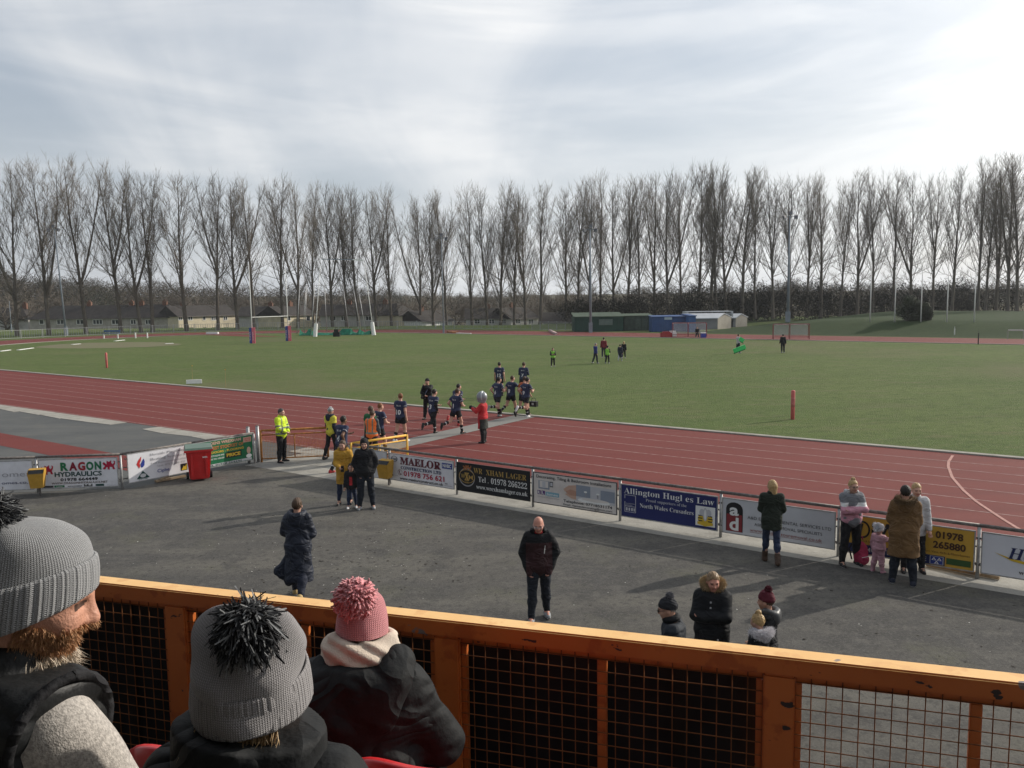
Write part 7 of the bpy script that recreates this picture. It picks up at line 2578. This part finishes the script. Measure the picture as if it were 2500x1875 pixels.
MB().b2((-3.3, .03, .02), (2.90, .05, 1.0)).build('panel', mat('dark_board_back', (.012, .013, .017), .7, .25, 3), bk)
for t in np.arange(-3, 2.9, .62):
    MB().b2((t, .012, .05), (t + .04, .029, .98)).build('batten', mat('dark_batten', (.018, .016, .016), .8, .2, 6), bk)
tag(bk, 'dark back of a long hoarding fixed outside the left barrier panels', 'hoarding')

# terrace steps of the stand; unseen roof and walls added for their shade
stand = empty('grandstand', BF(0, 0, 0), BANG)
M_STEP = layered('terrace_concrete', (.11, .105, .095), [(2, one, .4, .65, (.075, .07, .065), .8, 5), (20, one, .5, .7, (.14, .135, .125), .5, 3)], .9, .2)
zs = [3.0, 3.35, 3.75, 4.15, 4.55, 4.95, 5.35]
ws = [-.10, 1.05, 1.95, 3.55, 4.5, 5.4, 6.3, 7.2]
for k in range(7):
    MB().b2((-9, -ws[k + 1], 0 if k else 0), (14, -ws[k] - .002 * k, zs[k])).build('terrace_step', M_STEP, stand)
M_STW = mat('stand_cladding', (.30, .30, .30), .8, .1, 1)
MB().b2((-9, -7.5, 0), (14, -7.22, 9.6)).build('unseen_back_wall', M_STW, stand)
MB().add([(-9, -2.2, 8.5), (14, -2.2, 8.5), (14, -7.4, 9.6), (-9, -7.4, 9.6), (-9, -2.2, 8.65), (14, -2.2, 8.65), (14, -7.4, 9.75), (-9, -7.4, 9.75)],
         [(0, 3, 2, 1), (4, 5, 6, 7), (0, 1, 5, 4), (1, 2, 6, 5), (2, 3, 7, 6), (3, 0, 4, 7)]).build('roof', M_STW, stand)  # unseen roof, its front edge placed to set the shade below
MB().b2((-9.3, -7.2, 0), (-9.02, -3.1, 8.55)).build('unseen_side_wall', M_STW, stand)
tag(stand, 'grandstand terrace the spectators in front stand on, with unseen roof and walls added for shade', 'grandstand')

# red tip-up seats
M_SEAT = mat('red_seat_plastic', (.50, .02, .022), .3, .08, 4, spec=.5)


def seat(pos, ang, lab):
    root = empty('stadium_seat', pos, ang)
    n = 13
    vs, fs = [], []
    for i in range(n):
        a = -1 + 2 * i / (n - 1)
        for j in range(7):
            b = j / 6
            top = .40 - .05 * abs(a) ** 3
            vs.append((.21 * a * (1 - .06 * b), -.14 - .05 * b + .05 * a * a * (.6 + .4 * b), .05 + top * b - (0.02 * (1 - a * a)) * (j == 6)))
    m = 7
    for i in range(n - 1):
        for j in range(m - 1):
            fs.append((i * m + j, (i + 1) * m + j, (i + 1) * m + j + 1, i * m + j + 1))
    o = obj('backrest', vs, fs, M_SEAT, root, smooth=True)
    o.modifiers.new('thick', 'SOLIDIFY').thickness = .022
    vs, fs = [], []
    for i in range(n):
        a = -1 + 2 * i / (n - 1)
        for j in range(7):
            b = j / 6
            vs.append((.21 * a, -.12 + .38 * b, .05 - .03 * (1 - a * a) * math.sin(b * 3) + .015 * b))
    for i in range(n - 1):
        for j in range(m - 1):
            fs.append((i * m + j, (i + 1) * m + j, (i + 1) * m + j + 1, i * m + j + 1))
    o = obj('seat', vs, fs, M_SEAT, root, smooth=True)
    o.modifiers.new('thick', 'SOLIDIFY').thickness = .022
    MB().b2((-.18, -.06, -.42), (-.14, -.02, .03)).b2((.14, -.06, -.42), (.18, -.02, .03)).build('bracket', M_DKSTEEL, root)
    tag(root, lab, 'seat', 'red plastic seats of the stand')
    return root


q = V(400, 1830, 1.95)
seat((q[0] + .10, q[1] + .17, q[2] - .44), BANG + .1, 'red plastic seat showing between the man and the child in the grey hat')
q = V(1062, 1878, 2.1)
seat((q[0], q[1] + .17, q[2] - .43), BANG, 'red plastic seat just showing below the elbow of the child in the pink hat')


# ---- knitted hats made on rings so the stitches follow the wool
def knit_mat(name, c, cols, rows, depth=.5, var=.25, heather=None):
    m = bpy.data.materials.new(name)
    m.use_nodes = True
    nt = m.node_tree
    b = nt.nodes['Principled BSDF']
    N, L = nt.nodes.new, nt.links.new
    uv = N('ShaderNodeTexCoord').outputs['UV']
    oc = N('ShaderNodeTexCoord').outputs['Object']
    mp = N('ShaderNodeMapping'); L(uv, mp.inputs[0]); mp.inputs[3].default_value = (cols, rows, 1)
    sp = N('ShaderNodeSeparateXYZ'); L(mp.outputs[0], sp.inputs[0])

    def mth(op, a, b_=None):
        n = N('ShaderNodeMath'); n.operation = op
        for i, v in enumerate((a, b_)):
            if v is None:
                continue
            if isinstance(v, (int, float)):
                n.inputs[i].default_value = v
            else:
                L(v, n.inputs[i])
        return n.outputs[0]
    nzz = N('ShaderNodeTexNoise'); L(oc, nzz.inputs[0]); nzz.inputs['Scale'].default_value = 320; nzz.inputs['Detail'].default_value = 3
    ux = mth('ABSOLUTE', mth('SINE', mth('MULTIPLY', sp.outputs[0], math.pi)))
    tri = mth('ABSOLUTE', mth('SUBTRACT', mth('FRACT', sp.outputs[0]), .5))
    vy = mth('ABSOLUTE', mth('SINE', mth('MULTIPLY', mth('ADD', sp.outputs[1], mth('MULTIPLY', tri, 1.1)), math.pi)))
    hgt = mth('ADD', mth('MULTIPLY', mth('MULTIPLY', ux, vy), 1.0), mth('MULTIPLY', nzz.outputs[0], .7))
    mr = N('ShaderNodeMapRange'); L(hgt, mr.inputs[0]); mr.inputs[1].default_value = .25; mr.inputs[2].default_value = 1.3
    mx = N('ShaderNodeMix'); mx.data_type = 'RGBA'; L(mr.outputs[0], mx.inputs[0])
    mx.inputs[6].default_value = (*[x * (1 - var) for x in c], 1); mx.inputs[7].default_value = (*(heather or [min(1, x * (1 + var)) for x in c]), 1)
    L(mx.outputs[2], b.inputs['Base Color'])
    b.inputs['Roughness'].default_value = .95
    b.inputs['Specular IOR Level'].default_value = .15
    b.inputs['Sheen Weight'].default_value = .25
    b.inputs['Sheen Roughness'].default_value = .6
    bp = N('ShaderNodeBump'); L(hgt, bp.inputs['Height']); bp.inputs['Strength'].default_value = depth; bp.inputs['Distance'].default_value = .003
    L(bp.outputs[0], b.inputs['Normal'])
    return m


def ring_mesh(name, rows, m, parent, uvs=None, closed_top=True):
    """rows: array (nr, nt, 3)"""
    A = np.array(rows)
    nr, nt_, _ = A.shape
    i, k = np.meshgrid(np.arange(nr - 1), np.arange(nt_), indexing='ij')
    k2 = (k + 1) % nt_
    Q = np.stack([i * nt_ + k, i * nt_ + k2, (i + 1) * nt_ + k2, (i + 1) * nt_ + k], -1).reshape(-1, 4)
    me = mesh_data(name, A.reshape(-1, 3), Q, m, smooth=True)
    uv = me.uv_layers.new(name='UVMap')
    d = np.linalg.norm(np.diff(A, axis=0), axis=-1).mean(1)
    vv = np.concatenate([[0], np.cumsum(d)])
    U = np.stack([k / nt_, vv[i], (k + 1) / nt_, vv[i], (k + 1) / nt_, vv[i + 1], k / nt_, vv[i + 1]], -1).reshape(-1)
    uv.data.foreach_set('uv', U.astype(np.float32))
    o = bpy.data.objects.new(name, me)
    return link(o, parent)


def knit_hat(per, m_body, m_cuff, a=.094, b=.115, top=.125, tilt=22, cuff_h=.062, cuff_out=.007, ribs=54, squash=None, nt_=288, cz=.012, droop=(0, 0, 0), rib_amp=.0022, cuff=True, wob=0.0, shear=0.0, mid=(.030, .020)):
    """beanie on the person's head; head frame tilted back by tilt degrees"""
    p = per.p
    Rm = p.Rh @ rx(R(tilt))
    c0 = p.H(0, -.014, cz)
    th = np.arange(nt_) * 2 * math.pi / nt_
    cx, sy = np.sin(th), np.cos(th)
    rows = []
    nr = 60
    for i in range(nr):
        f = i / (nr - 1)                    # 0 brim .. 1 crown
        phi = f * math.pi / 2
        zz = -.02 + (top + .02) * ((math.sin(phi) ** .92) if squash is None else f)
        rr = math.cos(phi) ** .62 if f < .999 else .004
        if squash is None:
            ax, ay = a * rr, b * rr
        else:
            ax, ay = squash(f, a, b)
        row = np.stack([ax * cx, ay * sy, np.full(nt_, zz)], -1)
        g = (.0010 + wob) * np.sin(3 * th + 5 * f) * (1 - f) + wob * .7 * np.sin(5 * th - 9 * f) + wob * .5 * np.sin(2 * th + 17 * f + 2 * np.sin(th))
        row[:, 0] += cx * g; row[:, 1] += sy * g
        if squash is not None:
            # two soft corners at the ends of the top seam, dip where the pompom pulls
            row[:, 2] += np.maximum(0, f - .35) / .65 * (mid[0] * np.abs(cx) ** 1.5 - mid[1])
        row[:, 2] += (1 - f) * shear * row[:, 1]
        row += np.array(droop) * f ** 2
        rows.append(row)
    W = lambda A: (np.array(A) * p.hk) @ Rm.T + c0
    hat = ring_mesh('hat', W(rows), m_body, per.root)
    if cuff:
        rows = []
        prof = [(0.0, -.026), (.6, -.031), (1.0, -.026), (1.0, -.012), (1.0, .0), (1., .012), (1.0, cuff_h - .040), (.95, cuff_h - .030), (.5, cuff_h - .025), (.1, cuff_h - .027)]
        fine = []
        for (p0, p1) in zip(prof[:-1], prof[1:]):
            for q in range(4):
                fine.append((p0[0] + (p1[0] - p0[0]) * q / 4, p0[1] + (p1[1] - p0[1]) * q / 4))
        fine.append(prof[-1])
        rb = np.abs(np.sin(th * ribs / 2 + .9 * np.sin(th * 7) + .5 * np.sin(th * 17))) ** .7 * (1 + .25 * np.sin(th * 11))
        for o_, z in fine:
            k = max(0, (z + .02)) / top
            base = math.cos(math.asin(min(1, k)) * .9) ** .62
            r_ = o_ * cuff_out + rib_amp * (rb - .6) * (o_ > .4)
            rows.append(np.stack([(a * base + r_) * cx, (b * base + r_) * sy, np.full(nt_, z) + .0015 * np.sin(th * 3) + shear * (1 - max(0, z + .02) / top * .6) * (b * base + r_) * sy], -1))
        ring_mesh('cuff', W(rows), m_cuff, hat)
    return hat, (lambda x, y, z: (np.array([x, y, z]) * p.hk) @ Rm.T + c0)


def put_head(per, target):
    """shift the figure so that its head centre lands on target"""
    c = math.cos(per.root.rotation_euler[2]); s_ = math.sin(per.root.rotation_euler[2])
    h = per.p.hc
    wx, wy = c * h[0] - s_ * h[1], s_ * h[0] + c * h[1]
    per.root.location = (target[0] - wx, target[1] - wy, target[2] - h[2])


def strands(name, parent, P, D, L, w, m, rng, curl=.15):
    n = len(P)
    u = np.cross(D, rng.normal(0, 1, (n, 3))); u /= np.linalg.norm(u, axis=1)[:, None] + 1e-9
    mid = P + D * L * .55 + rng.normal(0, 1, (n, 3)) * L * curl * .5
    tip = P + D * L + rng.normal(0, 1, (n, 3)) * L * curl
    V_ = np.stack([P - u * w, P + u * w, mid + u * w * .7, mid - u * w * .7, tip], 1).reshape(-1, 3)
    b = np.arange(n)[:, None] * 5
    F_ = [tuple(x) for x in np.concatenate([b, b + 1, b + 2, b + 3], 1).tolist()] + [tuple(x) for x in np.concatenate([b + 3, b + 2, b + 4], 1).tolist()]
    return obj(name, V_.tolist(), F_, m, parent)


M_GREYKNIT = knit_mat('heather_grey_knit', (.21, .215, .225), 150, 260, .55, .35, (.36, .365, .375))
M_GREYRIB = knit_mat('heather_grey_rib', (.21, .215, .225), 108, 260, .6, .35, (.36, .365, .375))
M_GREYKNIT2 = knit_mat('child_grey_knit', (.20, .188, .192), 150, 260, .55, .3, (.34, .325, .33))
M_PINKKNIT = knit_mat('pink_knit', (.50, .17, .185), 78, 150, .8, .2, (.66, .27, .285))
M_SWEAT = mat('oatmeal_knit', (.40, .37, .34), .95, .28, 150, .3, 300, detail=3, sheen=.2)
M_PUFF = mat('black_puffer_nylon', (.012, .013, .014), .55, .2, 14, .35, 45, spec=.35)
M_PUFF2 = mat('black_padded_coat', (.011, .012, .013), .75, .2, 14, .35, 45, spec=.22, folds=.8)
YARN_D = mat('dark_yarn', (.022, .023, .026), .9, .4, 60); YARN_G = mat('grey_yarn', (.16, .165, .17), .9, .3, 60); YARN_P = mat('pink_yarn', (.62, .25, .27), .95, .2, 40, sheen=.3)

# ---- bearded man in the grey bobble hat
pm_ = Pose(1.80, lean=10, twist=0, armR=(30, 20, 45, 20), armL=(22, 14, 55, 30), legR=(84, 8, 86), legL=(84, 8, 86), head=(-50, 14), build=1.2)
man = Person((0, 0, 0), 22, pm_, 'bearded man in a grey knitted bobble hat and black quilted gilet in the front', vox=.012, skin=mat('fair_ruddy_skin', (.50, .25, .17), .5, .14, 40, .25, 180, spec=.4))
# finer face for the close view
old = man.bodyobj
Vv, Q = sdf_mesh([(pm_.skin_prims(), [], .03)], .014, None, 1)
Vh, Qh = sdf_mesh([(pm_.head_prims(), [], .03)], .0042, None, 2)
ch = (Vh[Qh].mean(1) - pm_.hc) @ pm_.Rh / pm_.hk
mi = np.zeros(len(Qh), int)
mi[(np.abs(ch[:, 0]) < .026) & (np.abs(ch[:, 2] + .060) < .007) & (ch[:, 1] > .078)] = 1
mi[(np.abs(np.abs(ch[:, 0]) - .034) < .017) & (np.abs(ch[:, 2] - .005) < .006) & (ch[:, 1] > .06)] = 2
pts_ = [(Vv, Q, 0), (Vh, Qh, mi)]
for q in (1, -1):
    f = pm_.fingers(q, 35); pts_.append((f.v, f.f, 0))
Vs, Fs, Ms = join(pts_)
md = mesh_data('body', Vs, Fs, [man.skin, M_LIP, M_EYE], Ms, True)
old.data = md
man.trousers(C_DJEAN, .02); man.shoes(SH_BLK)
p = pm_
man.mesh('jumper', [(p.torso(-.004), [(p.up(0, 0, -.1), p.Rt @ np.array([0, 0, -1.]))], .03), (p.arm(1, .010, .97), [], .04), (p.arm(-1, .010, .97), [], .04)], M_SWEAT, wrinkle(.003, 30), .010)
dn = p.Rt @ np.array([0, 0, -1.])
def vest_q(P):
    l = (P - p.pel) @ p.Rt
    zz = l[:, 2] + .35 * np.abs(l[:, 0]) * (l[:, 2] > .2)
    w0 = wrinkle(.0016, 70)(P)
    return -.011 * np.abs(np.sin(zz * math.pi / .058)) ** .45 + .007 + w0
cut = []
gv_ = p.torso(.030) + [cone(p.sh[1] + p.Rt @ np.array([-.05, 0, .0]), p.sh[1] + p.Rt @ np.array([.012, 0, .0]), .092, .092, .04), cone(p.sh[-1] + p.Rt @ np.array([.05, 0, 0]), p.sh[-1] - p.Rt @ np.array([.012, 0, 0]), .092, .092, .04)]
man.mesh('gilet', [(gv_, [(p.up(0, 0, -.12), dn), (p.up(0, 0, .545), -dn), (p.up(.180, 0, .45), p.Rt @ np.array([.97, 0, -.15])), (p.up(-.180, 0, .45), p.Rt @ np.array([-.97, 0, -.15]))], .03)], M_PUFF, vest_q, .0075)
for q in (1, -1):
    ringp = []
    for a_ in range(0, 361, 15):
        ringp.append(p.up(q * (.178 + .014 * math.cos(R(a_))), -.012 + .094 * math.sin(R(a_)), .455 + .100 * math.cos(R(a_))))
    MB().tube(ringp, .010, 6, cap=False).build('armhole_binding', C_BLACK, man.root, smooth=True)
man.mesh('collar', [([flat(p.up(0, .0, .50), p.up(0, .028, .585), .100, .094, p.Rt, .95, .02)], [(p.up(0, .02, .600), p.Rt @ np.array([0, -.18, 1.])), (p.up(0, 0, .48), dn)], .02)], M_PUFF, wrinkle(.003, 40), .0075)
hat, HF = knit_hat(man, M_GREYKNIT, M_GREYRIB, .097, .119, .140, 10, .074, .008, 60, droop=(0, -.012, .0), wob=.0015, cz=-.014, shear=.42)
tuft(hat, HF(0, -.062, .145), .060, YARN_D, 2000, w=.024, sag=.35, core=.5); tuft(hat, HF(.0, -.062, .146), .062, YARN_G, 700, w=.022, sag=.35, core=.4)
MB().box(tuple(HF(.020, .082, .100)), (.016, .010, .012), 0, Matrix(p.Rh.tolist())).build('badge', mat('gold_badge', (.55, .36, .05), .5, .1), hat)
# beard
rngb = np.random.default_rng(4)
hl = (Vh - pm_.hc) @ pm_.Rh / pm_.hk
jaw = (hl[:, 2] < -.030) & (hl[:, 2] > -.122) & (hl[:, 1] > .004 + .3 * np.maximum(0, -.08 - hl[:, 2])) & ~((np.abs(hl[:, 0]) < .020) & (np.abs(hl[:, 2] + .060) < .008)) & (hl[:, 2] < -.018 - .45 * (hl[:, 1] - .02) + .05 * (hl[:, 1] > .075)) & (np.linalg.norm(hl[:, :2], axis=1) > .035)
idx = np.flatnonzero(jaw)
ii = rngb.choice(idx, 6500)
P_ = Vh[ii] + rngb.normal(0, .0012, (6500, 3))
out = np.stack([hl[ii][:, 0], hl[ii][:, 1] - .02, np.zeros(6500)], -1)
out /= np.linalg.norm(out, axis=1)[:, None] + 1e-9
D_ = (out * .55 + np.array([0, .15, -.75]) + rngb.normal(0, .2, (6500, 3))) @ pm_.Rh.T
D_ /= np.linalg.norm(D_, axis=1)[:, None]
chin = (hl[ii][:, 2] < -.088) & (hl[ii][:, 1] > .035)
L_ = np.where(chin, rngb.uniform(.016, .042, 6500), rngb.uniform(.006, .014, 6500))[:, None]
B1 = mat('ginger_beard', (.40, .21, .10), .6, .3, 80); B2 = mat('pale_beard', (.55, .46, .36), .6, .2, 80)
strands('beard', man.root, P_[~chin], D_[~chin], L_[~chin], .0007, B1, rngb)
strands('beard', man.root, P_[chin], D_[chin], L_[chin], .0008, B2, rngb, .2)
nose = V(241, 1512, 1.5)
Rw = rz(-R(22)) @ pm_.Rh
put_head(man, nose - Rw @ (np.array([0, .124, -.028]) * pm_.hk))

# ---- child in the grey hat with two soft corners
pc = Pose(1.38, child=.75, armR=(12, 10, 40, 30), armL=(12, 10, 40, 30), head=(0, 6), build=1.2)
kid = Person((0, 0, 0), 6, pc, 'child in a grey square-topped knitted hat with a big dark pompom', vox=.011)
kid.trousers(C_BLACK, .015); kid.shoes(SH_BLK)
kid.top('jacket', M_PUFF2, .045, .2, .98, skirt=.25, wr=.007, vox=.009)
p = pc
kid.mesh('collar', [([flat(p.up(0, -.01, .47), p.up(0, .0, .62), .130, .125, p.Rt, .95, .02)], [(p.up(0, 0, .625), np.array([.12, .1, 1.])), (p.up(0, 0, .45), np.array([0, 0, -1.]))], .02)], M_PUFF2, wrinkle(.004, 30), .009)
def sq(f, a, b):
    ax = a * (1 - .03 * f) * max(.0, 1 - (max(0, f - .60) / .40) ** 3.2) ** .42
    ay = b * max(0, 1 - f ** 2.4) ** .55 + .010 * (1 - f)
    return max(ax, .004), max(ay, .006)
hat, HF = knit_hat(kid, M_GREYKNIT2, M_GREYKNIT2, .100, .112, .160, 12, .066, .006, 60, squash=sq, wob=.004, mid=(.040, .030), cz=-.004)
c_ = HF(.020, -.036, .158)
tuft(hat, c_, .052, YARN_D, 2000, w=.036, sag=.55, core=.5, ln=.92); tuft(hat, c_, .052, YARN_G, 900, w=.032, sag=.55, core=.4, ln=.95)
rngh = np.random.default_rng(9)
H_PLAIT = mat('plait_blond', (.34, .23, .12), .5, .3, 60)
pl_ = MB()
for k in range(34):
    x = -.02 + .11 * k / 33
    a0 = p.H(x, -.085 + .25 * x * x * 10 * .1, -.075 + .012 * math.sin(k * 1.2))
    pl_.tube([a0, a0 + p.Rh @ np.array([.008, -.008, .007 * (1 if k % 2 else -1)]), a0 + p.Rh @ np.array([.017, -.003, 0])], [.003, .006, .003], 6)

n = 500
x_ = rngh.uniform(-.075, .075, n)
P_ = np.array([p.H(x, -.075 - .02 * (1 - (x / .08) ** 2), -.04 + rngh.uniform(-.01, .01)) for x in x_])
strands('hair', kid.root, P_, np.tile(p.Rh @ np.array([0, -.25, -.97]), (n, 1)) + rngh.normal(0, .15, (n, 3)), rngh.uniform(.03, .07, (n, 1)), .0009, H_PLAIT, rngh, .1)
put_head(kid, V(624, 1668, 1.36))

# ---- child in the pink hat leaning on the barrier
pk_ = Pose(1.46, child=.55, lean=10, armR=(20, 30, 60, 40), armL=(30, 26, 70, 40), head=(4, 8), build=1.2, shoulder=1.08)
girl = Person((0, 0, 0), 8, pk_, 'child in a pink bobble hat, cream scarf and black padded coat at the barrier', vox=.011)
p = pk_
girl.trousers(C_BLACK, .015); girl.shoes(SH_BLK)
def puffy(P):
    l = (P - p.pel) @ p.Rt
    return -.007 * np.abs(np.sin((l[:, 2] + .25 * np.abs(l[:, 0])) * math.pi / .13)) ** .5 + .004 + wrinkle(.0025, 45)(P)
girl.top('coat', M_PUFF2, .058, .3, .97, skirt=.32, post=puffy, vox=.009)
girl.mesh('hood', [([flat(p.up(-.12, -.12, .45), p.up(.13, -.12, .48), .075, .085, p.Rt, .8, .05), ell(p.up(.155, -.02, .54), np.array([.06, .085, .085]), p.Rt, .05), ell(p.up(-.14, -.02, .50), np.array([.06, .085, .065]), p.Rt, .05), ell(p.up(0, -.13, .40), np.array([.13, .06, .12]), p.Rt, .06)], [], .03)], M_PUFF2, wrinkle(.006, 34), .009)
M_SCARF = mat('cream_scarf', (.55, .47, .39), .95, .1, 12, .4, 160)
sc = [ell(p.up(.112 * math.sin(R(a_)), .0 + .105 * math.cos(R(a_)), .60 + .012 * math.sin(R(a_ * 2))), np.array([.040, .040, .052]), p.Rt, .025) for a_ in range(0, 360, 24)]
girl.mesh('scarf', [(sc, [], .02)], M_SCARF, lambda P: .006 * np.sin(P[:, 2] * 120 + P[:, 0] * 60 + 2 * np.sin(P[:, 1] * 40)), .007)
hat, HF = knit_hat(girl, M_PINKKNIT, M_PINKKNIT, .092, .110, .130, 6, .05, .003, 40, cuff=False, cz=.0, wob=.001)
tuft(hat, HF(-.012, -.062, .128), .072, YARN_P, 1500, w=.085, smooth=True, sag=.25, ln=.86, core=.74)
put_head(girl, V(888, 1528, 2.68))

# ================================================================== thin winter haze
hb = MB().b2((-1700, -75, -6.5), (1700, 3260, 46)).build('haze', [])
hm = bpy.data.materials.new('haze')
hm.use_nodes = True
hn = hm.node_tree
hn.nodes.clear()
hv_ = hn.nodes.new('ShaderNodeVolumePrincipled')
hv_.inputs['Color'].default_value = (.86, .90, .96, 1)
hv_.inputs['Density'].default_value = .0002
hv_.inputs['Anisotropy'].default_value = .35
ho = hn.nodes.new('ShaderNodeOutputMaterial')
hn.links.new(hv_.outputs[0], ho.inputs['Volume'])
hb.data.materials.append(hm)
tag(hb, 'thin pale winter haze over the whole ground', 'haze', kind='stuff')
